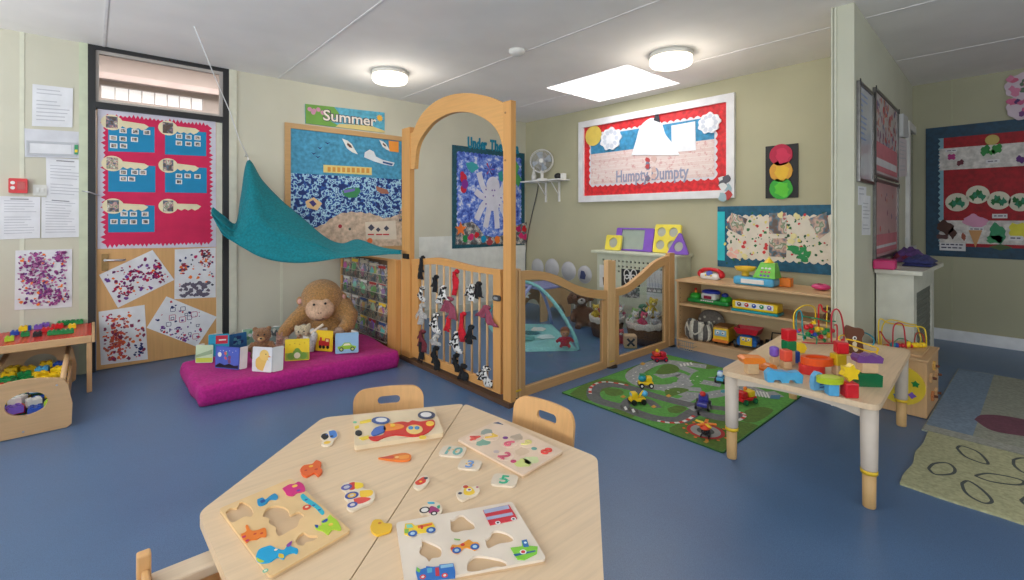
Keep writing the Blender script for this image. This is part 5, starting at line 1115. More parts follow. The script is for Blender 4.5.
# frames on the radiator cover, leaning back
YL2 = C(240, 220, 80, .5); PU2 = C(130, 84, 190, .45)
def lean_frame(name, label, cat, px, X, mat, holes_st, fill=None, tri=False, th=.025, group=None):
    a = hx(px[0][0], px[0][1], X); b = hx(px[1][0], px[1][1], X); ht_ = hx(px[0][0], px[2], X).z-RZ; w = (a-b).length; lean = .22
    V = Vector((math.sin(lean), 0, math.cos(lean))); N = Vector((-math.cos(lean), 0, math.sin(lean)))
    S = Surf((X+.02, a.y, RZ+.0065), (0, -1, 0), V, N); Hh = ht_/math.cos(lean)
    hl = [circ(s*w, t_*Hh, r_*w, 24) if r_ > 0 else rrect(s*w+r_*w*1.35, t_*Hh+r_*w, s*w-r_*w*1.35, t_*Hh-r_*w, .01) for (s, t_, r_) in holes_st]
    t = thing(name, label, cat, ((a.x+.03), (a.y+b.y)/2, RZ), 0, group); mb = MB()
    out = [(0, .012), (.012, 0), (w-.012, 0), (w, .012), (w*.56, Hh-.005), (w*.5, Hh), (w*.44, Hh-.005)] if tri else rrect(0, 0, w, Hh, .018)
    mb.slab(S, out, -th, 0, mat, hl); mb.build('frame', t)
    if fill:
        for h_ in hl:
            cx = sum(p[0] for p in h_)/len(h_); cy = sum(p[1] for p in h_)/len(h_); mb = MB(); mb.slab(S, [(cx+(p[0]-cx)*.985, cy+(p[1]-cy)*.985) for p in h_], -th*.7, -th*.4, fill); mb.build('inset', t)
    return t
MIR = C(176, 176, 164, .3, 'plain')
lean_frame('shape_frame', 'small yellow square frame with one round window, leftmost on the radiator cover', 'toy frame', ((603.5, 249.5), (618.5, 249.5), 235.5), 4.28, YL2, [(.5, .5, .28)], MIR)
lean_frame('shape_frame', 'large purple frame with a rectangular window on the radiator cover', 'toy frame', ((613, 250.5), (650.5, 251.5), 228.3), 4.34, PU2, [(.46, .5, -.23)], C(160, 172, 160, .3))
lean_frame('shape_frame', 'yellow square frame with four round windows on the radiator cover', 'toy frame', ((651.2, 251.5), (677, 252.5), 225), 4.34, YL2, [(.27, .27, .17), (.73, .27, .17), (.27, .73, .17), (.73, .73, .17)], MIR)
lean_frame('shape_frame', 'purple triangle with a round window, rightmost on the radiator cover', 'toy frame', ((666, 253.5), (687, 254), 233.5), 4.26, PU2, [(.5, .36, .22)], MIR, True)
# play gym
AQ = C(140, 205, 206, .8, 'fabric')
mq = [Vector((3.21, 2.74, 0)), Vector((3.78, 3.62, 0)), Vector((3.26, 4.13, 0)), Vector((2.72, 3.12, 0))]
t = thing('play_gym', 'pale turquoise baby play gym mat with crossing arches', 'play gym', (3.24, 3.4, 0))
mb = MB(); g = []
for i in range(25):
    row = []
    for j in range(25):
        s, q_ = i/24, j/24; p = (mq[0]*(1-s)+mq[1]*s)*(1-q_)+(mq[3]*(1-s)+mq[2]*s)*q_; e = min(s, 1-s, q_, 1-q_)
        row.append(Vector((p.x, p.y, .003+.014*min(1, e*14)+.004*noise.noise(Vector((s*8, q_*8, 0))) if e > 0 else .003)))
    g.append(row)
mb.sheet(g, AQ); mb.build('mat', t)
def arc3(a, b, hgt, n=28, off=Vector((0, 0, 0))): return [a.lerp(b, k/n)+Vector((0, 0, .012+hgt*math.sin(PI*k/n)**.75))+off*math.sin(PI*k/n) for k in range(n+1)]
mb = MB(); mb.tube(arc3(mq[0], mq[2], .52), .017, AQ, 10); mb.build('arch', t)
mb = MB(); mb.tube(arc3(mq[1], mq[3], .49), .017, C(160, 165, 215, .8, 'fabric'), 10); tag(mb.build('arch', t), 'lilac arch')
mb = MB()
for (s, q_, c) in ((.55, .45, C(60, 120, 130, .8)), (.35, .6, C(90, 160, 160, .8)), (.7, .3, C(220, 225, 220, .8)), (.4, .3, C(200, 225, 225, .8))):
    p = (mq[0]*(1-s)+mq[1]*s)*(1-q_)+(mq[3]*(1-s)+mq[2]*s)*q_; mb.slab(SZ(.0225), blob(p.x, p.y, .085, 14, .5), 0, .0008, c)
mb.build('mat_motif', t)
hp = Vector((3.3, 3.55, .40)); mb = MB(); mb.slab(Surf(hp, Vector((RT[0], RT[1], 0)), (0, 0, 1), Vector((-FW[0], -FW[1], 0))), [((.075 if k % 2 == 0 else .042)*math.cos(PI*k/9), (.075 if k % 2 == 0 else .042)*math.sin(PI*k/9)) for k in range(18)], -.012, .012, WHITE); mb.tube([hp+Vector((0, 0, .07)), hp+Vector((-.02, -.03, .13))], .003, WHITE); mb.build('hanging_flower', t)
dp = hz(565, 347.5, 0.02); t = thing('doll', 'small red clothed doll standing on the play gym mat', 'doll', dp)
SK = C(205, 150, 110, .8); mb = MB(); mb.ell(dp+Vector((0, 0, .135)), (.042, .04, .042), SK); mb.build('head', t)
mb = MB(); mb.ell(dp+Vector((0, 0, .06)), (.045, .04, .05), C(190, 50, 70, .8, 'fabric')); 
for s in (-1, 1): mb.tube([dp+Vector((s*.03, -s*.02, .085)), dp+Vector((s*.06, -s*.05, .05))], [.017, .014], C(190, 50, 70, .8, 'fabric')); mb.tube([dp+Vector((s*.015, -s*.015, .03)), dp+Vector((s*.03-.02, -s*.03-.02, .012))], [.018, .014], C(190, 50, 70, .8, 'fabric'))
remesh(mb.build('body', t), .006)
mb = MB(); mb.ell(dp+Vector((.005, .005, .150)), (.044, .042, .034), C(150, 80, 40, .9, 'fur')); mb.build('hair', t)
for s in (-1, 1): mb = MB(); mb.ell(dp+Vector((-FW[0]*.038+s*RT[0]*.014, -FW[1]*.038+s*RT[1]*.014, .135)), .005, BLACK); mb.build('eye', t)
# low wooden table with arched ends and a lilac top
c = Vector((4.02, 3.98, 0)); t = thing('arched_table', 'low wooden play table with arched side and lilac top behind the play gym', 'table', c)
for s in (-1, 1):
    S = Surf((c.x, c.y+s*.2, 0), (1, 0, 0), (0, 0, 1), (0, -1, 0)); mb = MB()
    o = [(-.25, 0), (-.15, 0)]+[(-.15*math.cos(PI*k/10), .16*math.sin(PI*k/10)+.02) for k in range(11)]+[(.15, 0), (.25, 0), (.25, .36), (-.25, .36)]; mb.slab(S, o, -.01, .01, BIRCH); mb.build('end_panel', t)
mb = MB(); mb.bx(c.x-.27, c.x+.27, c.y-.22, c.y+.22, .36, .385, C(150, 150, 205, .45), .006); tag(mb.build('tabletop', t), 'lilac top')
c = Vector((4.30, 3.62, 0)); t = thing('white_rack', 'small white slatted rack below the wall mirrors', 'rack', c)
for k in range(5): mb = MB(); mb.tube([c+Vector((0, -.12+.06*k, .0)), c+Vector((0, -.12+.06*k, .22))], .008, WHITE); mb.build('slat', t)
for z in (.03, .22): mb = MB(); mb.tube([c+Vector((0, -.14, z)), c+Vector((0, .14, z))], .011, WHITE); mb.build('rail', t)
# generic plush
def plush(name, label, p, s, mat, face=None, ears='round', group=None, cat='soft toy', tilt=0, bodymat=None, snout=True):
    """p = seat point, s = overall height; faces the room"""
    t = thing(name, label, cat, p, 0, group); f = Vector((-FW[0], -FW[1], 0)); r = Matrix.Rotation(tilt, 3, f) @ Vector((RT[0], RT[1], 0)); u = Matrix.Rotation(tilt, 3, f) @ Vector((0, 0, 1)); Rm = Matrix((r, -f, u)).transposed()
    P = lambda a, b, c_: p+r*a*s+u*b*s+f*c_*s
    mb = MB(); mb.ell(P(0, .26, 0), (.22*s, .19*s, .26*s), mat, Rm, 16, 10); mb.ell(P(0, .70, .02), (.22*s, .2*s, .2*s), mat, Rm, 16, 10)
    for q_ in (-1, 1):
        mb.tube([P(q_*.15, .42, .02), P(q_*.28, .28, .12), P(q_*.27, .2, .2)], [.075*s, .065*s, .055*s], mat, 8); mb.tube([P(q_*.12, .08, .05), P(q_*.2, .07, .3)], [.09*s, .075*s], mat, 8)
        if ears == 'round': mb.ell(P(q_*.16, .87, 0), (.08*s, .04*s, .08*s), mat, Rm, 10, 8)
        elif ears == 'long': mb.tube([P(q_*.08, .86, 0), P(q_*.12, 1.08, .0), P(q_*.15, 1.2, .03)], [.05*s, .055*s, .03*s], mat, 8)
        elif ears == 'flop': mb.tube([P(q_*.17, .84, 0), P(q_*.27, .72, .03), P(q_*.27, .58, .04)], [.05*s, .06*s, .05*s], mat, 8)
    remesh(mb.build('body', t), max(.006, s*.035), 2)
    if snout: mb = MB(); mb.ell(P(0, .65, .17), (.10*s, .08*s, .08*s), face or C(225, 210, 180, .9, 'fabric'), Rm, 12, 8); mb.build('muzzle', t)
    mb = MB(); mb.ell(P(0, .68, .245), (.028*s, .02*s, .022*s), BLACK, Rm, 10, 6); mb.build('nose', t)
    for q_ in (-1, 1): mb = MB(); mb.ell(P(q_*.08, .76, .195), .024*s, BLACK, None, 8, 6); mb.build('eye', t)
    return t
p = Vector((3.98, 3.32, 0)); plush('dog_plush', 'large brown plush dog with pale face, slumped behind the baskets', p, .45, C(112, 72, 50, 1, 'fur'), C(190, 182, 176, .9, 'fabric'), 'flop', tilt=.15)
# baskets of soft toys
WICK = C(92, 62, 48, .8, 'wicker')
def basket(label, c, rx, ry, h, rz):
    t = thing('basket', label, 'basket', c, rz, 'baskets of soft toys'); Rz = Matrix.Rotation(rz, 3, 'Z')
    def ring(z, k): return [Vector(c)+Rz @ Vector((rx*k*math.cos(a), ry*k*math.sin(a), z)) for a in [2*PI*i/32 for i in range(32)]]
    rs = [ring(.003, .82), ring(h*.3, .90), ring(h*.7, .97), ring(h, 1.0), ring(h, .95), ring(h*.5, .9), ring(.02, .78)]
    mb = MB(); vs = [p for r_ in rs for p in r_]; fs = [[j*32+i, j*32+(i+1) % 32, (j+1)*32+(i+1) % 32, (j+1)*32+i] for j in range(6) for i in range(32)]; fs += [list(range(32))[::-1], [6*32+i for i in range(32)]]
    mb.add(vs, fs, WICK, True); mb.build('body', t)
    vs = []; fs = []
    for j, (z, k) in enumerate(((h*.78, 1.005), (h*.9, 1.03), (h+.012, 1.03), (h+.014, .96), (h*.8, .93))):
        for i, q_ in enumerate(ring(z, k)): vs.append(q_+Vector((0, 0, .006*math.sin(i*2.1+j))))
    fs = [[j*32+i, j*32+(i+1) % 32, (j+1)*32+(i+1) % 32, (j+1)*32+i] for j in range(4) for i in range(32)]
    mb = MB(); mb.add(vs, fs, C(206, 196, 186, .9, 'fabric'), True); tag(mb.build('cloth_lining', t), 'pale cloth lining folded over the rim')
    return t
b1 = Vector((3.86, 2.93, 0)); b2 = Vector((3.93, 2.53, 0))
basket('wicker basket of soft toys seen through the left fence pane', b1, .20, .17, .19, .5); basket('wicker basket of soft toys seen through the right fence pane', b2, .21, .18, .19, .5)
toys = [  # basket, right, depth, z, size, colour, words, ears
 (b1, -.12, -.03, .19, .15, (236, 190, 60), 'yellow', 'round'), (b1, -.04, -.07, .18, .14, (190, 50, 50), 'red', 'round'), (b1, .03, -.02, .20, .17, (232, 140, 50), 'orange', 'flop'), (b1, .10, -.06, .18, .14, (225, 222, 215), 'white', 'long'), (b1, -.06, .07, .20, .15, (225, 210, 180), 'cream', 'round'), (b1, .08, .07, .19, .15, (110, 165, 90), 'green', 'round'),
 (b1, .15, .0, .19, .14, (222, 110, 140), 'pink', 'round'),
 (b2, -.14, -.04, .18, .15, (226, 222, 218), 'white', 'round'), (b2, -.07, -.08, .18, .15, (222, 60, 110), 'hot pink', 'round'), (b2, .0, -.05, .19, .14, (230, 226, 214), 'ivory', 'long'), (b2, .07, -.07, .18, .15, (200, 200, 205), 'pale grey', 'round'), (b2, .14, -.02, .18, .14, (196, 190, 170), 'beige', 'flop'),
 (b2, -.12, .05, .19, .15, (150, 190, 110), 'light green', 'round'), (b2, -.02, .06, .22, .16, (60, 130, 100), 'dark green', 'flop'), (b2, .05, .05, .25, .19, (240, 200, 50), 'tall yellow', 'round'), (b2, .12, .08, .2, .17, (235, 150, 60), 'amber', 'long')]
for (b, dr_, dd, z, s, c, nm, e) in toys:
    p = b+Vector((RT[0]*dr_+FW[0]*dd, RT[1]*dr_+FW[1]*dd, z-.015))
    plush('soft_toy', '%s soft toy in the wicker basket seen through the %s fence pane' % (nm, 'left' if b is b1 else 'right'), p, s, C(c[0], c[1], c[2], 1, 'fur'), None, e, 'soft toys in the baskets', tilt=random.uniform(-.4, .4))
for b, nm in ((b1, 'left'), (b2, 'right')):
    mb = MB(); mb.ell(b+Vector((0, 0, .115)), (.165, .135, .075), C(196, 150, 120, .9, 'fur'), None, 24, 10, lambda p: 1+.06*math.sin(9*p.x)*math.cos(8*p.y)); tag(mb.build('toy_filling'), 'soft toys heaped inside the %s wicker basket below its rim' % nm, 'soft toys', None, 'stuff')
# black and white cubes, doll
p = hz(630, 347, 0); p.z = .0; t = thing('picture_cube', 'pale wooden cube with a black cross, in front of the right basket', 'toy cube', p)
mb = MB(XF(p, .75)); mb.box((0, 0, .056), (.11, .11, .11), C(206, 170, 130, .6), 0, .006); mb.build('cube', t)
Sc = Surf((XF(p, .75) @ Vector((-.0555, 0, .056))), Matrix.Rotation(.75, 3, 'Z') @ Vector((0, -1, 0)), (0, 0, 1)); mb = MB()
for a in (PI/4, -PI/4): mb.slab(Sc, [(x*math.cos(a)-y*math.sin(a), x*math.sin(a)+y*math.cos(a)) for x, y in rect(-.045, -.009, .045, .009)], 0, .001+abs(a)*1e-4+(a > 0)*2e-4, BLACK)
mb.build('cross', t)
p = hz(620.3, 343.5, 0); p.z = 0; plush('clown_plush', 'small red and white plush standing left of the black cross cube', p, .15, C(200, 60, 80, 1, 'fur'), C(230, 225, 220, .9, 'fabric'), 'round')
# ================================================================== TOY SHELVES
SX0, SX1, SY0, SY1 = 3.97, 4.40, .945, 2.235
t = thing('toy_shelves', 'low birch shelving unit full of toys below the photo display', 'shelving unit', ((SX0+SX1)/2, (SY0+SY1)/2, 0))
mb = MB(); mb.bx(SX0-.01, SX1+.01, SY0-.005, SY1+.01, .596, .616, BIRCHY, .004); mb.build('top', t)
mb = MB(); mb.bx(SX0, SX1, SY1-.018, SY1, 0, .595, BIRCHZ); mb.build('side_panel', t)
mb = MB(); mb.bx(SX0, SX1, SY0, SY0+.018, 0, .595, BIRCHZ); mb.build('side_panel', t)
mb = MB(); mb.bx(SX0+.01, SX1-.011, SY0+.019, SY1-.019, .385, .403, BIRCHY); mb.build('shelf', t)
mb = MB(); mb.bx(SX0, SX1-.011, SY0+.019, SY1-.019, .07, .088, BIRCHY); mb.build('shelf', t)
mb = MB(); mb.bx(SX0+.012, SX0+.03, SY0+.019, SY1-.019, 0, .069, BIRCHY); mb.build('plinth', t)
mb = MB(); mb.bx(SX1-.01, SX1, SY0+.019, SY1-.019, .0, .594, C(222, 196, 150, .5, 'wood', ax='y')); mb.build('back_panel', t)
for k in range(11): mb = MB(); mb.cyl((SX0+.03, SY1-.0185, .13+k*.04), (SX0+.03, SY1-.0195, .13+k*.04), .004, BROWN, 8); mb.build('peg_hole', t)
ZT, ZM, ZB = .6165, .4035, .0885
def onshelf(px, py, z): return hz(px, py, z)
ROT = math.atan2(RT[1], RT[0])  # local x to the right of the viewer, local -y towards him
SHR = -PI/2                      # shelf toys: local x along -Y, -y faces -X
def T(p, rz=SHR): return XF(p, rz)
def part(t, name, fn, lab=None): mb = MB(LM(t)); fn(mb); o = mb.build(name, t); return tag(o, lab) if lab else o
def wheel(t, x, y, r, w, mat=BLACK, hub=YEL):
    mb = MB(LM(t)); mb.cyl((x, y-w/2, r), (x, y+w/2, r), r, mat, 16); mb.cyl((x, y-w/2-.001, r), (x, y+w/2+.001, r), r*.5, hub, 12); mb.build('wheel', t)
# toy phone
p = back(onshelf(711, 280, ZT), .05); t = thing('toy_phone', 'red and white toy telephone on top of the toy shelves', 'toy phone', p, SHR)
part(t, 'base', lambda m: m.box((0, 0, .028), (.17, .10, .055), WHITE, 0, .02)); part(t, 'dial', lambda m: m.add(*(lambda b: (b.v, b.f))(MB().cyl((0, -.03, .055), (0, -.035, .062), .028, BLUE)), BLUE))
part(t, 'handset', lambda m: (m.tube([(-.10, 0, .06), (-.06, 0, .085), (0, 0, .092), (.06, 0, .085), (.10, 0, .06)], [.022, .018, .016, .018, .022], RED, 12), m.ell((-.098, 0, .045), (.028, .03, .03), RED), m.ell((.098, 0, .045), (.028, .03, .03), RED)), 'red handset')
part(t, 'face', lambda m: (m.ell((-.025, -.052, .04), .009, YEL), m.ell((.025, -.052, .04), .009, YEL)))
# cash register
p = back(onshelf(756, 286.5, ZT), .09); t = thing('toy_till', 'blue toy shop till with green screen and yellow scale on the toy shelves', 'toy till', p, SHR)
part(t, 'base', lambda m: (m.box((0, .01, .035), (.32, .17, .07), LBL, 0, .02), m.box((0, -.078, .035), (.18, .01, .035), WHITE, 0, .003)))
part(t, 'screen', lambda m: m.add([(.0, -.07, .071), (.17, -.07, .071), (.17, .07, .071), (0, .07, .071), (.035, .0, .19), (.145, .0, .19), (.145, .06, .19), (.035, .06, .19)], [[0, 1, 5, 4], [1, 2, 6, 5], [2, 3, 7, 6], [3, 0, 4, 7], [4, 5, 6, 7]], C(120, 200, 80, .35, 'plastic')), 'light green screen housing')
def till_buttons(m):
    for i in range(3):
        for j in range(3): m.ell((.06+i*.028, -.065+j*.017+.006, .09+j*.028), (.011, .006, .009), [PUR, PINK, WHITE][j])
part(t, 'buttons', till_buttons, 'purple and white buttons')
part(t, 'roof', lambda m: m.add(*(lambda b: (b.v, b.f))(MB().cyl((.09, .03, .19), (.09, .03, .225), .04, YEL, 16, .01)), YEL))
part(t, 'scale_pan', lambda m: (m.lathe((-.085, 0, .071), [(.03, 0), (.03, .03), (.07, .045), (.085, .075), (.078, .075), (.06, .05), (0, .045)], C(240, 190, 50, .35, 'plastic'))), 'yellow scale pan')
p = back(onshelf(784, 287, ZT), .04); mb = MB(XF(p, SHR)); mb.box((0, 0, .036), (.12, .075, .07), ORG, 0, .008); mb.box((0, 0, .0715), (.05, .01, .002), BLACK); o = mb.build('money_box', None, p); tag(o, 'orange toy money box beside the blue till', 'toy box')
p = back(onshelf(821, 291, ZT), .04); t = thing('toy_purse', 'magenta oval toy at the right end of the toy shelves', 'toy', p, SHR); part(t, 'body', lambda m: m.ell((0, 0, .027), (.065, .045, .026), PINK)); part(t, 'button', lambda m: m.ell((0, -.02, .047), (.02, .014, .01), MAU))
# green keyboard toy
p = back(onshelf(708, 304.5, ZM), .08); p.y = min(p.y, 2.015); t = thing('toy_piano', 'green and blue toy activity centre on the middle shelf', 'electronic toy', p, SHR)
part(t, 'base', lambda m: (m.box((0, 0, .02), (.38, .15, .038), C(40, 150, 70, .35, 'plastic'), 0, .018), m.ell((-.14, -.0, .05), (.05, .06, .035), C(60, 175, 60, .35, 'plastic')), m.ell((.14, 0, .05), (.05, .06, .035), C(60, 175, 60, .35, 'plastic'))))
part(t, 'dashboard', lambda m: (m.box((0, .0, .065), (.14, .11, .06), WHITE, 0, .02), m.box((0, -.06, .06), (.07, .012, .028), C(150, 30, 60, .4), 0, .004)), 'white panel with red display')
part(t, 'lid', lambda m: m.ell((0, .01, .10), (.085, .06, .026), C(40, 60, 170, .35, 'plastic')), 'blue lid'); part(t, 'knob', lambda m: m.ell((.135, -.01, .088), (.03, .03, .022), C(40, 60, 150, .35, 'plastic')))
part(t, 'figure', lambda m: (m.ell((-.14, 0, .09), (.012, .012, .02), ORG), m.ell((-.14, 0, .115), .011, RED)))
part(t, 'keys', lambda m: [m.box((-.05+k*.02, -.072, .03), (.015, .012, .012), WHITE, 0, .002) for k in range(6)])
p = back(onshelf(757, 314, ZM), .06); t = thing('toy_xylophone_box', 'yellow and turquoise toy keyboard on the middle shelf', 'electronic toy', p, SHR)
part(t, 'base', lambda m: m.box((0, 0, .01), (.36, .14, .02), TEALP, 0, .006), 'turquoise base'); part(t, 'body', lambda m: m.box((0, .0, .055), (.35, .12, .068), YEL, 0, .01)); part(t, 'picture_panel', lambda m: m.box((0, -.0615, .062), (.29, .003, .042), WHITE))
for k in range(5): part(t, 'animal_button', lambda m, k=k: (m.ell((-.115+k*.058, -.064, .062), (.017, .006, .016), [BROWN, RED, BLUE, GRN, PUR][k]), m.ell((-.115+k*.058, -.069, .066), (.006, .004, .006), WHITE)))
p = back(onshelf(827, 322, ZM), .03); plush('toy_dog', 'small brown toy animal at the right end of the middle shelf', p, .12, C(140, 84, 50, 1, 'fur'), None, 'flop')
# bottom shelf
p = back(onshelf(699, 342, ZB), .08); p.y = min(p.y, 2.065); t = thing('striped_bag', 'grey and cream striped cloth bag on the bottom shelf', 'bag', p, SHR)
STR = [C(205, 198, 184, .9, 'fabric'), C(96, 92, 90, .9, 'fabric')]
mb = MB(LM(t))
for k in range(18):
    a0, a1 = 2*PI*k/18, 2*PI*(k+1)/18; g = []
    for z, rr_ in ((0.002, .75), (.03, .95), (.09, 1.0), (.14, .9), (.165, .82)): g.append([(rr_*.135*math.cos(a), rr_*.065*math.sin(a), z+(.012*math.sin(a*3) if z > .1 else 0)) for a in (a0, (a0+a1)/2, a1)])
    mb.sheet(g, STR[k % 2], .002)
mb.build('bag_body', t); part(t, 'handle', lambda m: m.tube([(-.09, -.05, .15), (-.06, -.068, .09), (0, -.075, .06), (.05, -.07, .09), (.07, -.05, .16)], .008, STR[0], 8))
p = back(onshelf(708, 338, ZB), .15); p.y = min(p.y, 2.07); t = thing('grey_soft_ball', 'grey dotted soft cushion behind the striped bag on the bottom shelf', 'cushion', p, SHR); part(t, 'body', lambda m: m.ell((0, 0, .12), (.13, .05, .115), C(130, 122, 114, .9, 'fabric')))
part(t, 'dots', lambda m: [m.ell((-.09+.045*k, -.042, .14+.03*math.sin(k*2)), (.012, .008, .012), STR[0]) for k in range(5)])
p = back(onshelf(723, 346.5, ZB), .09); t = thing('toy_bus', 'yellow toy bus on the bottom shelf', 'toy bus', p, SHR+.12)
part(t, 'body', lambda m: (m.box((0, .03, .085), (.13, .19, .125), C(235, 190, 40, .35, 'plastic'), 0, .015), m.box((0, .03, .152), (.12, .18, .012), C(160, 110, 60, .5), 0, .004)))
part(t, 'windscreen', lambda m: m.box((0, -.067, .105), (.095, .003, .05), C(150, 190, 215, .2))); part(t, 'face', lambda m: (m.ell((-.022, -.069, .108), (.013, .003, .015), WHITE), m.ell((.022, -.069, .108), (.013, .003, .015), WHITE), m.ell((-.02, -.072, .106), .005, BLACK), m.ell((.02, -.072, .106), .005, BLACK))); part(t, 'bumper', lambda m: m.box((0, -.07, .038), (.13, .012, .024), C(220, 120, 40, .4), 0, .004))
for x in (-.052, .052):
    for y in (-.02, .09): part(t, 'wheel', lambda m, x=x, y=y: m.add(*(lambda b: (b.v, b.f))(MB().cyl((x-.012, y, .025), (x+.012, y, .025), .025, BLACK, 14)), BLACK))
p = back(onshelf(748, 351, ZB), .10); t = thing('toy_tipper_truck', 'blue toy tipper truck with red tray on the bottom shelf', 'toy truck', p, SHR+.2)
part(t, 'body', lambda m: (m.box((0, .02, .055), (.16, .17, .07), C(35, 105, 185, .35, 'plastic'), 0, .025), m.ell((0, -.03, .075), (.075, .055, .045), C(35, 105, 185, .35, 'plastic'))))
part(t, 'face_panel', lambda m: m.box((0, -.079, .07), (.09, .01, .07), YEL, 0, .004), 'yellow face panel'); part(t, 'eyes', lambda m: [(m.ell((s*.02, -.085, .088), (.014, .004, .012), WHITE), m.ell((s*.02, -.089, .087), .005, BLACK)) for s in (-1, 1)])
part(t, 'tray', lambda m: (m.add([(-.07, -.07, .125), (.07, -.07, .125), (.08, .12, .105), (-.08, .12, .105), (-.095, -.09, .175), (.095, -.09, .175), (.10, .13, .16), (-.10, .13, .16), (-.06, -.06, .13), (.06, -.06, .13), (.07, .11, .11), (-.07, .11, .11)], [[0, 1, 5, 4], [1, 2, 6, 5], [2, 3, 7, 6], [3, 0, 4, 7], [3, 2, 1, 0], [4, 5, 9, 8], [5, 6, 10, 9], [6, 7, 11, 10], [7, 4, 8, 11], [8, 9, 10, 11]], C(196, 30, 45, .35, 'plastic')), m.box((0, .03, .105), (.06, .06, .03), C(150, 25, 35, .4))), 'red tipping tray')
for x in (-.085, .085):
    for y in (-.025, .075): part(t, 'wheel', lambda m, x=x, y=y: m.add(*(lambda b: (b.v, b.f))(MB().cyl((x-.015, y, .032), (x+.015, y, .032), .032, C(30, 60, 120, .5), 14)), BLACK))
p = back(onshelf(775, 352.5, ZB), .08); p.y -= .02; t = thing('toy_car', 'dark blue toy car with open roll cage on the bottom shelf', 'toy car', p, SHR+.3)
part(t, 'body', lambda m: (m.box((0, 0, .05), (.13, .18, .05), C(40, 70, 170, .35, 'plastic'), 0, .02), m.ell((0, -.06, .06), (.055, .05, .035), C(50, 90, 190, .35, 'plastic'))))
part(t, 'roll_cage', lambda m: (m.tube([(-.045, .02, .07), (-.04, .03, .135), (.04, .03, .135), (.045, .02, .07)], .006, BLACK), m.tube([(-.045, -.02, .07), (-.04, .03, .135)], .005, BLACK), m.tube([(.045, -.02, .07), (.04, .03, .135)], .005, BLACK)))
for s in (-1, 1): part(t, 'headlight', lambda m, s=s: m.ell((s*.03, -.105, .065), .012, C(225, 225, 235, .3)))
for x in (-.075, .075):
    for y in (-.06, .06): part(t, 'wheel', lambda m, x=x, y=y: m.add(*(lambda b: (b.v, b.f))(MB().cyl((x-.016, y, .034), (x+.016, y, .034), .034, BLACK, 14)), BLACK))
p = hz(687, 350, 0); t = thing('wire_basket', 'small grey wire basket on the floor at the left end of the toy shelves', 'basket', p, SHR)
p.z = 0
for z in (.004, .04, .08): part(t, 'hoop', lambda m, z=z: m.tube([(-.075, -.03, z), (.075, -.03, z), (.075, .03, z), (-.075, .03, z)], .003, C(150, 150, 145, .4), 6, closed=True))
part(t, 'mesh_wires', lambda m: [m.tube([(-.07+.02*k, -.03, .003), (-.07+.02*k, -.03, .08)], .0018, C(150, 150, 145, .4), 5) for k in range(8)])
# ================================================================== ROAD MAT
MX0, MX1, MY0, MY1 = 2.355, 3.68, 1.075, 2.165; MT = .006; SM = SZ(MT)
G1 = C(84, 150, 60, .9, 'fabric'); G2 = C(82, 112, 36, .9, 'fabric'); RDK = C(98, 98, 100, .9, 'fabric'); RLT = C(148, 150, 152, .9, 'fabric'); WL = C(215, 215, 210, .9)
mb = MB(); mb.slab(SZ(0), rrect(MX0, MY0, MX1, MY1, .012), 0, MT, C(40, 90, 40, .9, 'fabric'))
m4 = lambda x, y: SM.hit(550+x/4.096, 330+y/4.096)
mb.pat(SM, rrect(MX0+.006, MY0+.006, MX1-.006, MY1-.006, .01), MT*0, G1)
def mp(pts, mat): mb.pat(SM, [m4(*p) for p in pts], 0, mat)
def mline(pts, w, mat, n=5): add_band(mb, SM, [(p.x, p.y) for p in smooth_line([(*m4(*q_), 0) for q_ in pts], n)], w, 0, mat)
def inside(p): return (min(max(p[0], MX0+.008), MX1-.008), min(max(p[1], MY0+.008), MY1-.008))
def mpc(pts, mat): mb.pat(SM, [inside(m4(*p)) for p in [(q_.x, q_.y) for q_ in smooth_line([(x, y, 0) for x, y in pts+pts[:1]], 4)][:-1]], 0, mat)
mpc([(80, 262), (150, 215), (230, 200), (300, 210), (330, 225), (260, 232), (180, 270), (170, 290), (110, 280)], G2)
mpc([(240, 325), (300, 322), (345, 345), (330, 362), (280, 352)], G2)
mpc([(490, 400), (560, 372), (660, 360), (750, 370), (860, 395), (800, 440), (740, 500), (600, 470), (500, 425)], G2)
mpc([(800, 330), (860, 315), (915, 330), (850, 375), (790, 372)], G2)
mpc([(310, 170), (370, 135), (430, 130), (410, 165), (340, 185)], G2); mpc([(555, 130), (610, 130), (690, 152), (640, 160), (580, 145)], G2)
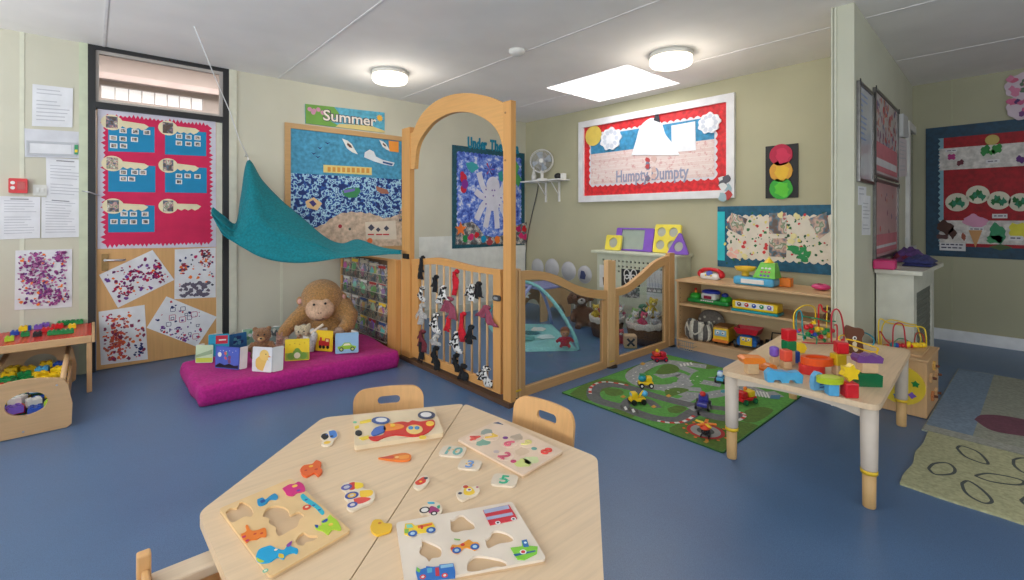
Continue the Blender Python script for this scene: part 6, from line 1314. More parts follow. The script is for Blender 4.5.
# light grey street network
mline([(640, 150), (560, 140), (470, 130), (400, 145), (340, 185), (370, 220), (450, 235), (540, 225), (620, 180)], .055, RLT); mline([(440, 190), (520, 180), (560, 200), (640, 215), (700, 225)], .05, RLT); mline([(450, 235), (560, 262), (640, 268), (700, 258), (760, 250), (820, 240), (880, 262), (940, 262)], .05, RLT)
mline([(560, 200), (520, 232), (620, 245)], .04, RLT); mline([(470, 130), (560, 160), (620, 182), (700, 190)], .05, RLT); mline([(590, 265), (540, 290), (480, 280)], .04, RLT)
mpc([(430, 175), (470, 140), (515, 145), (530, 165), (500, 178), (450, 182)], G2); mpc([(470, 245), (520, 236), (570, 245), (530, 262), (480, 275)], G2); mpc([(480, 198), (510, 198), (520, 212), (485, 214)], G1)
mpc([(570, 200), (600, 170), (690, 168), (700, 190), (640, 195), (620, 215), (590, 225)], G1)
for pts in ([(640, 150), (560, 140), (470, 130), (400, 145), (340, 185), (370, 220), (450, 235), (540, 225), (620, 180)], [(450, 235), (560, 262), (640, 268), (700, 258), (760, 250), (820, 240), (880, 262)], [(440, 190), (520, 180), (560, 200), (640, 215), (700, 225)]):
    l = smooth_line([(*m4(*q_), 0) for q_ in pts], 6)
    for k in range(0, len(l)-1, 2): add_band(mb, SM, [(l[k].x, l[k].y), ((l[k].x+l[k+1].x)/2, (l[k].y+l[k+1].y)/2)], .004, 0, WL)
# dark race track with kerbs
track = [(175, 262), (190, 235), (250, 225), (330, 238), (420, 268), (520, 295), (600, 312), (680, 322), (740, 330), (760, 350), (720, 362), (650, 350), (600, 335), (570, 350), (540, 368), (490, 370), (430, 362), (370, 345), (300, 318), (230, 300), (190, 285), (175, 262)]
mline(track, .045, RDK, 6)
mpc([(222, 245), (250, 240), (290, 246), (300, 262), (262, 272), (228, 262)], G2); mpc([(480, 322), (520, 310), (560, 322), (530, 340), (490, 338)], G2); mpc([(640, 325), (700, 330), (730, 342), (680, 345)], G1)
mline([(300, 318), (330, 285), (400, 290), (440, 320)], .03, RDK)
for pts, n_ in (([(165, 262), (165, 240), (185, 222), (220, 213), (270, 218), (320, 228)], 14), ([(440, 372), (480, 380), (530, 380), (565, 368), (590, 352)], 10), ([(770, 335), (795, 345), (795, 358), (770, 372)], 7)):
    l = [m4(q_.x, q_.y) for q_ in smooth_line([(x, y, 0) for x, y in pts], 5)]; m_ = len(l)-1
    for k in range(n_):
        a, b = l[int(k*m_/n_)], l[min(m_, int((k+1)*m_/n_))]
        if math.dist(a, b) > 1e-4: add_band(mb, SM, [a, b], .010, 0, C(196, 60, 50, .9) if k % 2 else WL)
for k in range(5): mp([(286+k*16, 312+k*5), (294+k*16, 308+k*5), (302+k*16, 322+k*5), (292+k*16, 325+k*5)], WL if k % 2 else BLACK)
for k in range(5): mp([(830+k*13, 248+k*2), (838+k*13, 248+k*2), (850+k*13, 272+k*2), (842+k*13, 272+k*2)], WL)
for k in range(4): mp([(530+k*14, 140-k*2), (537+k*14, 139-k*2), (543+k*14, 150-k*2), (536+k*14, 151-k*2)], WL)
mp([(560, 318), (600, 308), (625, 322), (590, 335)], RLT); mp([(905, 268), (945, 268), (940, 285), (900, 282)], C(70, 120, 150, .9)); mp([(700, 248), (722, 245), (720, 258), (698, 258)], C(70, 150, 160, .9))
u, v = m4(637, 415); mb.pat(SM, circ(u, v, .098, 28), 0, C(170, 50, 50, .9)); mb.pat(SM, circ(u, v, .078, 28), 0, C(150, 150, 148, .9)); mb.pat(SM, circ(u, v, .045, 22), 0, C(80, 82, 82, .9))
for k in range(12): mb.pat(SM, circ(u+.112*math.cos(2*PI*k/12), v+.112*math.sin(2*PI*k/12), .009, 8), 0, C(225, 120, 50, .9))
for q_ in ((300, 275), (425, 316), (640, 460), (380, 140), (486, 272)): mp([(q_[0]-12, q_[1]), (q_[0], q_[1]-8), (q_[0]+12, q_[1]), (q_[0], q_[1]+6)], C(200, 150, 60, .9))
o = mb.build('road_play_mat'); tag(o, 'green road play mat with grey streets and a dark race track', 'play mat')
# toy vehicles on the mat
def vehicle(name, label, px, py, rz, body, cab, extra=None, L=.10, W=.06, cat='toy car', hub=YEL, wheelmat=BLACK, driver=None, wr=.017):
    p = hz(px, py, MT+.0008); t = thing(name, label, cat, p, rz, 'toy vehicles on the road mat')
    part(t, 'chassis', lambda m: m.box((0, 0, wr*1.2+.008), (L, W*.8, .022), body, 0, .006)); part(t, 'cab', lambda m: m.box((L*.22, 0, wr*1.2+.036), (L*.4, W*.75, .038), cab, 0, .009))
    part(t, 'windscreen', lambda m: m.box((L*.425, 0, wr*1.2+.042), (.002, W*.55, .016), C(150, 195, 220, .2)))
    for x in (-L*.32, L*.32):
        for y in (-W*.47, W*.47): wheel(t, x, y, wr, .014, wheelmat, hub)
    if extra: part(t, 'load', lambda m: extra(m, L, W, wr*1.2+.02))
    if driver: part(t, 'driver', lambda m: (m.ell((-.005, 0, wr*1.2+.035), (.012, .012, .016), driver), m.ell((-.005, 0, wr*1.2+.057), .011, C(220, 170, 130, .7))))
    return t
vehicle('toy_tractor', 'red toy vehicle at the far corner of the road mat by the fence post', 659.5, 361, -.6, C(200, 30, 50, .35, 'plastic'), C(200, 30, 50, .35, 'plastic'), lambda m, L, W, z: (m.box((-L*.25, 0, z+.02), (L*.4, W*.8, .03), C(220, 60, 40, .35, 'plastic'), 0, .008), m.ell((-.02, .0, z+.045), .014, YEL)), L=.12, W=.075, hub=RED, wheelmat=C(50, 30, 70, .5), driver=YEL)
vehicle('toy_mixer_truck', 'yellow toy truck with turquoise and green load on the grey streets', 645.5, 387, -.75, YEL, YEL, lambda m, L, W, z: (m.ell((-L*.22, 0, z+.022), (L*.28, W*.4, .026), C(40, 150, 170, .35, 'plastic')), m.box((-L*.2, 0, z+.045), (L*.4, W*.6, .01), GRN, 0, .004)), hub=WHITE)
vehicle('toy_digger', 'yellow toy digger with blue scoop on the dark race track', 637, 403.5, 2.6, YEL, YEL, lambda m, L, W, z: (m.tube([(-L*.1, 0, z), (-L*.4, 0, z+.035), (-L*.55, 0, z+.02)], .007, YEL, 8), m.ell((-L*.5, 0, z+.02), (.02, .025, .018), LBL)), hub=BLACK)
vehicle('toy_racing_car', 'purple blue toy car with a red topped driver on the race track', 703, 408, .35, C(60, 60, 150, .35, 'plastic'), C(60, 60, 150, .35, 'plastic'), lambda m, L, W, z: (m.ell((-.01, 0, z+.045), (.018, .018, .016), C(200, 50, 50, .35, 'plastic'))), L=.11, W=.075, hub=C(190, 190, 200, .4), wr=.021)
vehicle('toy_police_car', 'light blue toy car close to the left leg of the block table', 720.5, 382, .3, LBL, C(60, 110, 200, .35, 'plastic'), lambda m, L, W, z: m.ell((-L*.2, 0, z+.02), (L*.2, W*.35, .02), C(200, 220, 240, .4)), L=.09, hub=WHITE)
vehicle('toy_train', 'red and yellow toy vehicle behind the left leg of the block table', 746, 402.5, -.3, RED, YEL, lambda m, L, W, z: (m.box((-L*.28, 0, z+.018), (L*.35, W*.75, .035), RED, 0, .006), m.ell((-L*.05, 0, z+.05), .012, ORG)), L=.13, W=.075, hub=GRN, wheelmat=C(30, 90, 60, .5))
p = hz(705.5, 436, MT+.001); t = thing('toy_helicopter', 'orange and yellow toy helicopter on the helipad of the road mat', 'toy helicopter', p, .3, 'toy vehicles on the road mat')
part(t, 'body', lambda m: (m.ell((0, 0, .03), (.035, .024, .022), C(40, 40, 46, .35, 'plastic')), m.tube([(-.02, 0, .034), (-.07, 0, .042)], [.009, .004], C(40, 40, 46, .35, 'plastic')))); part(t, 'canopy', lambda m: m.ell((.0, 0, .052), (.045, .03, .014), C(225, 80, 50, .35, 'plastic')))
part(t, 'rotor', lambda m: [m.box((.028*math.cos(a), .028*math.sin(a), .068), (.055, .018, .005), [ORG, YEL][k % 2], a, .002) for k, a in enumerate([2*PI*k/5 for k in range(5)])]+[m.cyl((0, 0, .06), (0, 0, .072), .008, RED, 10)])
part(t, 'skid', lambda m: [m.tube([(-.03, s*.02, .0045), (.035, s*.02, .0045)], .0035, BLACK, 6) for s in (-1, 1)]+[m.tube([(x, s*.02, .005), (x, s*.01, .02)], .0025, BLACK, 6) for s in (-1, 1) for x in (-.015, .02)])
# ================================================================== BLOCK TABLE
BZ = .43
t = thing('play_table', 'low rectangular maple play table with pale sleeved legs, covered in blocks', 'table', (2.89, .76, 0))
def tleg(t, x, y, zt_, r0=.036, r1=.029, split=.14):
    mb = MB(); mb.lathe((x, y, 0), [(0, split+.012), (r1, split+.012), (r1+.002, split+.02), (r0, zt_-.01), (0, zt_-.01)], C(200, 186, 172, .5)); lg = mb.build('leg', t)
    mb = MB(); mb.lathe((x, y, 0), [(0, .0), (.021, .0), (.023, .004), (.024, split-.002), (0, split-.002)], C(206, 165, 110, .5, 'wood', ax='z')); tag(mb.build('wooden_foot', lg), 'bare wood foot')
    mb = MB(); mb.lathe((x, y, 0), [(0, split-.002), (r1+.003, split-.002), (r1+.003, split+.012), (0, split+.012)], C(225, 185, 40, .5)); tag(mb.build('collar', lg), 'yellow collar ring')
def round_poly(P, r, n=6):
    o = []; m = len(P)
    for i in range(m):
        a, b, c = Vector(P[i-1]), Vector(P[i]), Vector(P[(i+1) % m]); d1 = (a-b).normalized(); d2 = (c-b).normalized()
        s, e = b+d1*r, b+d2*r
        for k in range(n+1): q_ = k/n; p_ = (1-q_)**2*s+2*q_*(1-q_)*b+q_*q_*e; o.append((p_.x, p_.y))
    return o
PTC = [(2.31, 1.07), (2.335, .445), (3.47, .515), (3.445, 1.14)]; PTL = [(2.35, 1.03), (2.372, .485), (3.43, .553), (3.407, 1.10)]
mb = MB(); mb.slab(SZ(0), round_poly(PTC, .05), BZ-.024, BZ, MAPLE); mb.build('tabletop', t)
for (x, y) in PTL: tleg(t, x, y, BZ-.012, .032, .027)
AP = C(205, 190, 172, .5)
for k in range(4):
    a, b = Vector(PTL[k]), Vector(PTL[(k+1) % 4]); U = (b-a).normalized(); L_ = (b-a).length; S = Surf((a.x, a.y, 0), (U.x, U.y, 0), (0, 0, 1)); mb = MB()
    mb.slab(S, [(.03, BZ-.025), (.03, BZ-.068)]+[(.035+(L_-.07)*q_/12, BZ-.043-.025*abs(2*q_/12-1)**2.5) for q_ in range(13)]+[(L_-.03, BZ-.068), (L_-.03, BZ-.025)], -.009, .009, AP); mb.build('apron', t)
NAT = C(214, 180, 138, .5, 'wood', ax='x'); BR = math.atan2(RT[1], RT[0])
PB = lambda x, y: (730+x/6.827, 330+y/6.827)
GB = 'wooden blocks on the play table'
def pbase(cx, by, depth, z=BZ+.0005):
    p = hz(*PB(cx, by), z); return back(p, depth/2)
def wpx(p, w):  # width of w crop pixels at point p
    return (p.x*FW[0]+p.y*FW[1])*(w/6.827)/F_PX
def block(label, p, w, d, h, mat, rz=0, bev=.004, z=0):
    q_ = Vector((p.x, p.y, p.z+z)); mb = MB(XF(q_, BR+rz)); mb.box((0, 0, h/2), (w*.88, d*.86, h), mat, 0, bev); return tag(mb.build('wooden_block', None, q_), label, 'block', GB)
def prismblock(label, p, outline, d, mat, rz=0, z=0):
    q_ = Vector((p.x, p.y, p.z+z)); mb = MB(XF(q_, BR+rz)); mb.slab(Surf((0, 0, 0), (1, 0, 0), (0, 0, 1), (0, -1, 0)), outline, -d/2, d/2, mat); return tag(mb.build('wooden_block', None, q_), label, 'block', GB)
p = pbase(145, 305, .05); w = wpx(p, 88); block('natural wooden block carrying the orange plank, leftmost on the play table', p, w, .05, .052, NAT)
prismblock('orange wedge plank lying on the leftmost natural block', p, [(-.045, 0), (.04, 0), (.055, .012), (.048, .027), (-.04, .03), (-.055, .022)], .06, ORG, 0, .0525)
p = pbase(257, 282, .05); prismblock('small orange half round block next to the orange plank', p, [(-.035, 0), (.035, 0)]+[(.036*math.cos(PI*k/10), .004+.03*math.sin(PI*k/10)) for k in range(11)], .05, C(235, 130, 40, .4, 'plastic'), .3)
p = pbase(365, 362, .04); S_ = [(-.075, .0), (-.05, .0), (-.045, .012), (-.02, .012), (-.015, -.0), (.015, .0), (.02, .014), (.042, .014), (.046, .0), (.074, .0), (.078, .035), (.06, .052), (.02, .045), (-.0, .05), (-.03, .05), (-.06, .06), (-.08, .04)]
prismblock('light blue animal shaped block at the front of the play table', p, S_, .035, LBL, -.1)
p = pbase(302, 250, .04); block('pale natural block below the purple one', p, wpx(p, 50), .04, .045, NAT, .1); block('purple block on the left of the red and green tower', p, .042, .045, .052, PUR, .3, .012, .0455)
p = pbase(382, 268, .05); block('natural block under the coral cube', p, wpx(p, 62), .05, .035, NAT); w = wpx(p, 68); block('coral red cube in the middle of the left tower', p, w, .05, .056, C(232, 90, 66, .4, 'plastic'), .1, .006, .0355)
p2 = back(pbase(442, 232, .05), .01); block('dark blue cube at the right of the coral cube', p2, wpx(p2, 52), .05, .06, BLUE, -.1)
pg = back(hz(*PB(402, 250), BZ), .05); block('natural cube hidden behind the coral cube', pg, .05, .05, .07, NAT)
block('green cube in the left tower', pg, .062, .055, .05, C(20, 120, 70, .35, 'plastic'), .15, .006, .0705); block('red cube on top of the left tower', pg, .062, .058, .058, RED, .2, .006, .121)
p = back(pbase(478, 200, .03), .12); mb = MB(XF(p, BR)); mb.slab(Surf((0, 0, .03), (1, 0, 0), (0, 0, 1), (0, -1, 0)), circ(0, 0, .03, 6), -.015, .015, YEL); tag(mb.build('wooden_block', None, p), 'yellow hexagonal bead standing behind the left tower', 'block', GB)
# red base and orange ring
p = pbase(575, 312, .10); mb = MB(XF(p, BR)); S0 = Surf((0, 0, 0), (1, 0, 0), (0, 1, 0), (0, 0, 1))
mb.slab(S0, circ(-.012, 0, .058, 28, .046), 0, .042, C(206, 45, 45, .35, 'plastic')); tag(mb.build('wooden_block', None, p), 'dark red oval block under the orange ring', 'block', GB)
mb = MB(XF(p+Vector((0, 0, .0425)), BR-.1)); mb.slab(S0, circ(.012, 0, .072, 32, .046), 0, .034, C(226, 84, 30, .4, 'plastic'), [circ(.012, 0, .052, 28, .028)]); tag(mb.build('wooden_block', None, p), 'orange oval ring block in the middle of the table', 'block', GB)
# red / yellow / natural tower
p = pbase(738, 312, .05); block('natural block at the foot of the yellow and red tower', p, wpx(p, 62), .05, .045, NAT); block('mustard yellow cube under the red one, centre right tower', p, wpx(p, 88), .055, .055, C(206, 170, 30, .4, 'plastic'), .15, .006, .0455); block('red cube on top of the centre right tower', p+Vector((RT[0]*.014, RT[1]*.014, 0)), wpx(p, 84), .055, .055, RED, -.2, .006, .101)
# purple / natural / green
p = pbase(935, 388, .06); prismblock('dark green half round block at the right of the table', p, [(-.048, 0), (.048, 0), (.05, .05), (.03, .058), (-.03, .058), (-.05, .05)], .055, C(15, 105, 60, .35, 'plastic'), -.1)
block('natural block between the green and the purple one', p, wpx(p, 118), .06, .045, NAT, -.1, .004, .0585)
prismblock('purple wave shaped block on top, rightmost on the table', p, [(-.05, 0), (.05, 0), (.055, .022), (.04, .034), (.02, .028), (.005, .038), (-.02, .028), (-.045, .034), (-.056, .018)], .05, C(112, 66, 130, .4, 'plastic'), -.1, .104)
# front row
p = pbase(815, 470, .06); block('red cube at the front right of the table', p, wpx(p, 98), .055, .062, RED, -.1, .006)
st_ = [((.037 if k % 2 == 0 else .025)*math.cos(2*PI*k/12+.3), .037+(.037 if k % 2 == 0 else .025)*math.sin(2*PI*k/12+.3)) for k in range(12)]
prismblock('yellow star shaped block balanced on the front red cube', p+Vector((0, 0, .0025)), st_, .03, YEL, -.1, .0625)
p = pbase(695, 455, .05); block('light blue cube under the lime disc', p, wpx(p, 78), .05, .052, C(90, 170, 215, .35, 'plastic'), -.15, .006)
q_ = p+Vector((0, 0, .053)); mb = MB(XF(q_, BR)); mb.slab(S0, circ(-.008, 0, .054, 30, .036), 0, .022, C(180, 200, 40, .4, 'plastic')); mb.slab(S0, circ(-.008, 0, .04, 30, .024), .022, .0235, C(200, 215, 80, .4, 'plastic')); tag(mb.build('wooden_block', None, q_), 'lime green disc on the light blue cube', 'block', GB)
p = pbase(605, 412, .03); o = [(.03, 0), (.034, .012), (.028, .018), (.036, .026), (.028, .034), (.032, .044), (.018, .052), (.006, .074), (-.012, .078), (-.028, .06), (-.034, .03), (-.03, 0)]
t = prismblock('light blue wavy fish block beside the light blue cube', p, o, .025, C(110, 175, 215, .4, 'plastic'), .1)
mb = MB(XF(p, BR+.1))
for k in range(4): mb.slab(Surf((0, 0, 0), (1, 0, 0), (0, 0, 1), (0, -1, 0)), [(-.005, .010+.012*k), (.028, .014+.012*k), (.028, .018+.012*k), (-.005, .015+.012*k)], .0126, .0135, C(40, 90, 160, .4))
mb.build('stripe', t)
# ------------------------------------------------------------------ bead mazes
def wire(t, pts, mat, r=.0035, n=6): mb = MB(); mb.tube(smooth_line(pts, n), r, mat, 8); mb.build('wire', t)
def bead(t, c, r, mat, shape='ball'):
    mb = MB()
    if shape == 'ball': mb.ell(c, r, mat, None, 12, 8)
    else: mb.cyl(c-Vector((0, 0, r*.7)), c+Vector((0, 0, r*.7)), r, mat, 14)
    mb.build('bead', t)
GW = C(30, 130, 90, .35, 'plastic')
T0 = 2.84; W = lambda x, y, d=0: ht(750+x/7.25, 290+y/7.25, T0+d)
cb_ = hz(817, 345, BZ+.0005); t = thing('bead_maze', 'wire bead maze with red, yellow and green loops at the back of the play table', 'bead maze', cb_)
zb = BZ+.006; base_ = lambda x, d=0: (lambda p: Vector((p.x, p.y, zb)))(ht(750+x/7.25, 345, T0+d))
wire(t, [base_(318), W(318, 300), W(318, 180), W(360, 128), W(420, 110, .03), W(470, 135, .06), W(470, 220, .08), W(440, 240, .04)], YEL)
wire(t, [base_(335, .04), W(335, 200, .03), W(350, 150, .02), W(375, 170, .0), W(378, 260), W(385, 320), base_(390)], TEALP)
wire(t, [W(385, 190), W(440, 200, .03), W(500, 210, -.02), W(560, 225, .03), W(620, 228)], GW, .0045)
wire(t, [base_(500, .06), W(500, 320, .05), W(498, 130, .05), W(515, 110, .05), W(530, 150, .05), W(560, 160, .03)], RED, .0045)
wire(t, [W(560, 110, .08), W(555, 250, .06), W(560, 330, .05), base_(560, .05)], YEL)
wire(t, [base_(590, -.02), W(590, 330, -.02), W(592, 190, -.02), W(610, 145, -.02), W(640, 145, -.02), W(665, 200, -.01), W(680, 300), base_(682)], C(190, 40, 60, .35, 'plastic'), .0045)
wire(t, [W(375, 375), W(420, 385, -.02), W(520, 388, -.03), W(610, 385, -.03), W(632, 350, -.02), W(630, 260, .0), W(615, 255, .02)], C(200, 50, 60, .35, 'plastic'), .0045)
wire(t, [W(345, 320), W(420, 335, -.03), W(480, 345, -.05), (lambda p: Vector((p.x, p.y, zb)))(W(482, 425, -.06))], GW, .004)
mb = MB(); q0 = base_(318); q1 = base_(682)
mb.tube([q0, q1], .006, BIRCH, 8); mb.tube([base_(390), base_(335, .04)], .006, BIRCH, 8); mb.tube([base_(560, .05), base_(590, -.02)], .006, BIRCH, 8); mb.tube([base_(335, .04), base_(560, .05)], .006, BIRCH, 8); mb.build('base', t)
r = random.Random(3)
for (x, y, m_, s, sh_) in ((410, 270, RED, .016, 'b'), (440, 262, RED, .016, 'b'), (445, 300, RED, .014, 'c'), (462, 235, YEL, .012, 'c'), (488, 285, YEL, .017, 'b'), (470, 325, BLUE, .014, 'b'), (420, 320, GRN, .015, 'b'), (445, 335, BLUE, .012, 'b'), (515, 340, RED, .014, 'b'), (540, 310, GRN, .014, 'b'), (575, 330, YEL, .016, 'b'), (560, 290, GRN, .013, 'c'), (600, 295, RED, .013, 'b'), (535, 365, GRN, .013, 'b'), (395, 345, GRN, .011, 'b'), (360, 290, RED, .010, 'b'), (350, 300, PUR, .010, 'b'), (500, 320, GRN, .013, 'c'), (430, 285, GRN, .010, 'b'), (455, 282, GRN, .010, 'b'), (520, 280, YEL, .010, 'c')):
    bead(t, W(x, y, r.uniform(-.02, .03)), s, m_, 'ball' if sh_ == 'b' else 'cyl')
# bear maze
T1 = 2.60; W = lambda x, y, d=0: ht(*PB(x, y), T1+d); zb = BZ+.0006
bp = W(850, 240); bp.z = zb; t = thing('bear_bead_maze', 'brown wooden bear with yellow and blue bead wires, back right of the play table', 'bead maze', bp)
S = Surf(Vector((bp.x, bp.y, zb)), Vector((RT[0], RT[1], 0)), (0, 0, 1), Vector((-FW[0], -FW[1], 0))); B1 = lambda x, y: S.hit(*PB(x, y))
lowv = B1(850, 235)[1]; 
def bpts(l): return [(u, v) for u, v in [(q_.x, q_.y) for q_ in smooth_line([(*B1(*p_), 0) for p_ in l+l[:1]], 4)][:-1]]
bo = bpts([(785, 60), (800, 42), (825, 50), (860, 60), (885, 62), (905, 75), (910, 100), (895, 130), (900, 170), (905, 215), (880, 235), (840, 238), (815, 232), (818, 190), (808, 150), (790, 110)])
mn = min(v for u, v in bo); bo = [(u, v-mn) for u, v in bo]
def sB(l, dv=0): return [(u, v-mn+dv) for u, v in bpts(l)]
mb = MB(); mb.slab(S, bo, -.008, .008, C(104, 60, 40, .5)); mb.build('bear_board', t)
mb = MB(); u, v = B1(843, 128); mb.slab(S, circ(u, v-mn, .011, 18), .008, .010, WHITE); mb.slab(S, circ(u, v-mn, .006, 14), .010, .011, BLACK); tag(mb.build('eye', t), 'white eye ring')
mb = MB(); mb.slab(S, sB([(828, 160), (845, 150), (858, 165), (855, 185), (866, 205), (850, 220), (835, 205), (830, 185)]), .008, .010, C(226, 214, 190, .5)); mb.build('snout', t)
wire(t, [W(790, 62, -.01), W(860, 75, -.03), W(940, 100, -.04), W(1010, 125, -.03), W(995, 150, -.02), W(930, 140, -.02), W(850, 115, -.03), W(770, 85, -.02), W(742, 55, -.0), W(765, 35, .02), W(800, 45, .03)], YEL, .0038)
wire(t, [W(800, 45, .02), W(810, 22, .03), W(860, 12, .04), W(930, 22, .05), W(978, 55, .05), W(980, 95, .04), W(960, 110, .03)], C(30, 130, 150, .35, 'plastic'), .0038)
wire(t, [W(745, 55, .0), W(748, 120, .0), (lambda p: Vector((p.x, p.y, zb+.004)))(W(750, 200, .0))], BROWN, .003); wire(t, [W(1005, 128, -.03), W(1000, 200, -.02), (lambda p: Vector((p.x, p.y, zb+.004)))(W(990, 240, -.02))], YEL, .003)
for (x, y, m_) in ((770, 70, RED), (765, 88, ORG), (780, 85, YEL)): bead(t, W(x, y, -.02), .009, m_)
mb = MB(); q0 = W(750, 200); q1 = W(990, 240, -.02); mb.box(((q0.x+q1.x)/2, (q0.y+q1.y)/2, zb+.003), (.17, .05, .006), BIRCH, BR, .001); mb.build('base', t)
# ================================================================== ACTIVITY BOX with bead maze
AX0, AX1, AY0, AY1, AH = 3.64, 4.07, .47, .76, .33
t = thing('activity_box', 'natural wooden activity cube with a yellow disc, behind the play table', 'activity cube', ((AX0+AX1)/2, (AY0+AY1)/2, 0))
mb = MB(); mb.bx(AX0, AX1, AY0, AY1, .002, AH, BIRCHZ, .006); mb.build('body', t)
mb = MB(); mb.bx(AX0-.006, AX1+.006, AY0-.006, AY1+.006, AH+.0002, AH+.014, BIRCH, .004); mb.build('lid', t)
SA = Surf((AX0, 0, 0), (0, -1, 0), (0, 0, 1), (-1, 0, 0)); u, v = SA.hit(901, 387)
mb = MB(); mb.slab(SA, circ(u, .175, .115, 36), .0002, .012, C(226, 196, 50, .45)); dk = mb.build('yellow_disc', t)
for k, m_ in enumerate((GRN, BLUE, C(60, 120, 90, .5), ORG, C(70, 110, 160, .5), PUR)):
    a = 2*PI*k/6+.3; mb = MB(); mb.slab(SA, star(u+.072*math.cos(a), .175+.072*math.sin(a), .022, 4 if k % 2 else 5, .6), .012, .015, m_); mb.build('shape_button', dk)
SB = Surf((0, AY0, 0), (1, 0, 0), (0, 0, 1), (0, -1, 0))
for i, (x, z, r_, m_) in enumerate(((3.75, .22, .03, BIRCHZ), (3.86, .27, .028, C(215, 170, 90, .5)), (3.95, .2, .032, BIRCHZ), (3.8, .1, .03, C(190, 120, 70, .5)), (3.93, .09, .03, BIRCHZ))):
    mb = MB(); mb.slab(SB, [(x+(r_ if k % 2 else r_*.8)*math.cos(2*PI*k/20), z+(r_ if k % 2 else r_*.8)*math.sin(2*PI*k/20)) for k in range(20)], .0002, .012, m_); mb.cyl(SB.pt(x, z, .012), SB.pt(x, z, .03), .008, BROWN, 10); mb.build('gear', t)
T2 = 2.98; W = lambda x, y, d=0: ht(850+x/3.222, 250+y/3.222, T2+d); zb2 = AH+.0145
bb = Vector((3.82, .62, zb2)); t = thing('bead_maze', 'yellow and red wire bead maze standing on the wooden activity cube', 'bead maze', bb)
mb = MB(); mb.box((3.84, .62, zb2+.006), (.30, .24, .012), BIRCH, 0, .003); mb.build('base', t)
def bs(x, d=0): p = W(x, 340, d); return Vector((min(3.98, max(3.70, p.x)), min(.73, max(.51, p.y)), zb2+.008))
YW = C(232, 200, 50, .35, 'plastic'); RW = C(190, 40, 60, .35, 'plastic')
wire(t, [bs(95), W(93, 320), W(92, 240), W(100, 222), W(125, 235, .02), W(190, 245, .04), W(235, 250, .04), W(245, 275, .03), bs(246, .03)], YW, .004)
wire(t, [bs(100, .1), W(100, 300, .08), W(105, 245, .1), W(130, 225, .12), W(190, 238, .14), W(215, 245, .15), W(228, 290, .13), bs(222, .12)], YW, .004)
wire(t, [bs(138), W(138, 300), W(140, 250), W(155, 235), W(172, 245), W(178, 290), W(182, 320), bs(182)], RW, .004)
wire(t, [bs(93, .03), W(94, 300, .03), W(96, 262, .03), W(115, 290, .03), W(140, 310, .02), bs(150)], RW, .004)
wire(t, [bs(208, .02), W(208, 290, .02), W(215, 268, .02), W(235, 275, .02), bs(240, .02)], C(150, 60, 40, .4), .004)
wire(t, [bs(120, .05), W(130, 310, .04), W(160, 285, .02), W(200, 300, .03), W(215, 320, .05), bs(218, .05)], GW, .003)
for (x, y, m_, s) in ((138, 305, C(40, 150, 160, .4, 'plastic'), .016), (150, 312, BLUE, .015), (155, 318, RED, .015), (170, 320, RED, .014), (185, 312, YEL, .017), (190, 300, YEL, .012), (120, 318, RED, .012), (112, 312, C(190, 120, 50, .4), .012), (205, 340, YEL, .016), (215, 345, YEL, .017), (225, 338, YEL, .014), (235, 345, YEL, .017), (228, 352, C(200, 150, 30, .4), .014), (210, 352, YEL, .014), (198, 350, RED, .011)):
    p = W(x, y, .01); p.z = max(p.z, zb2+.013+s); bead(t, p, s, m_)
# ================================================================== RIGHT SIDE: second radiator cover, boards
RZ2 = .8205
CX0, CX1, CY0_, CY1_ = 4.13, 4.97, .60, .805
t = thing('radiator_cover', 'white radiator cover against the partition with fabric heaped on top', 'radiator cover', ((CX0+CX1)/2, .71, 0))
CW = C(208, 207, 194, .5)
mb = MB(); mb.bx(CX0, CX0+.02, CY0_, CY1_, 0, (RZ2-.0285), CW); mb.build('side_panel', t); mb = MB(); mb.bx(CX1-.02, CX1, CY0_, CY1_, 0, (RZ2-.0285), CW); mb.build('side_panel', t)
mb = MB(); S = Surf((0, CY0_, 0), (1, 0, 0), (0, 0, 1), (0, -1, 0)); mb.slab(S, rect(CX0+.0202, 0, CX1-.0202, (RZ2-.0285)), -.018, 0, CW, [rect(CX0+.10, .12, CX1-.10, .66)]); mb.build('front_panel', t)
mb = MB(); GR = C(120, 122, 112, .6)
for k in range(16):
    x = CX0+.12+k*.039
    for j in range(12): mb.slab(S, [(x, .14+j*.043), (x+.019, .14+j*.043+.0215), (x, .14+j*.043+.043), (x-.019, .14+j*.043+.0215)], -.012, -.008, GR, [[(x, .146+j*.043), (x+.013, .14+j*.043+.0215), (x, .177+j*.043), (x-.013, .14+j*.043+.0215)]])
mb.build('grille', t)
mb = MB(); mb.bx(CX0+.03, CX1-.03, CY1_-.05, CY1_-.04, .05, .75, C(50, 50, 46, .8)); mb.build('inner_shade', t)  # dark sheet behind the grille, its colour stands in for interior shade
mb = MB(); mb.slab(SZ(0), [(CX0-.05, CY0_-.05), (CX1+.05, CY0_-.05), (CX1+.05, CY1_+.045), (CX0-.05, CY1_-.0)], RZ2-.028, RZ2-.0005, CW); mb.build('top_board', t)
def onrad(px, py): return hz(px, py, RZ2)
p = onrad(886, 268.5); p.z = RZ2; mb = MB(XF(p+Vector((-.03, .0, 0)), .1)); mb.box((0, 0, .032), (.16, .12, .062), C(200, 45, 110, .5), 0, .01); mb.box((0, 0, .065), (.15, .11, .006), C(160, 35, 90, .5), 0, .002); o = mb.build('pink_box', None, p); tag(o, 'bright pink box on the white radiator cover', 'box')
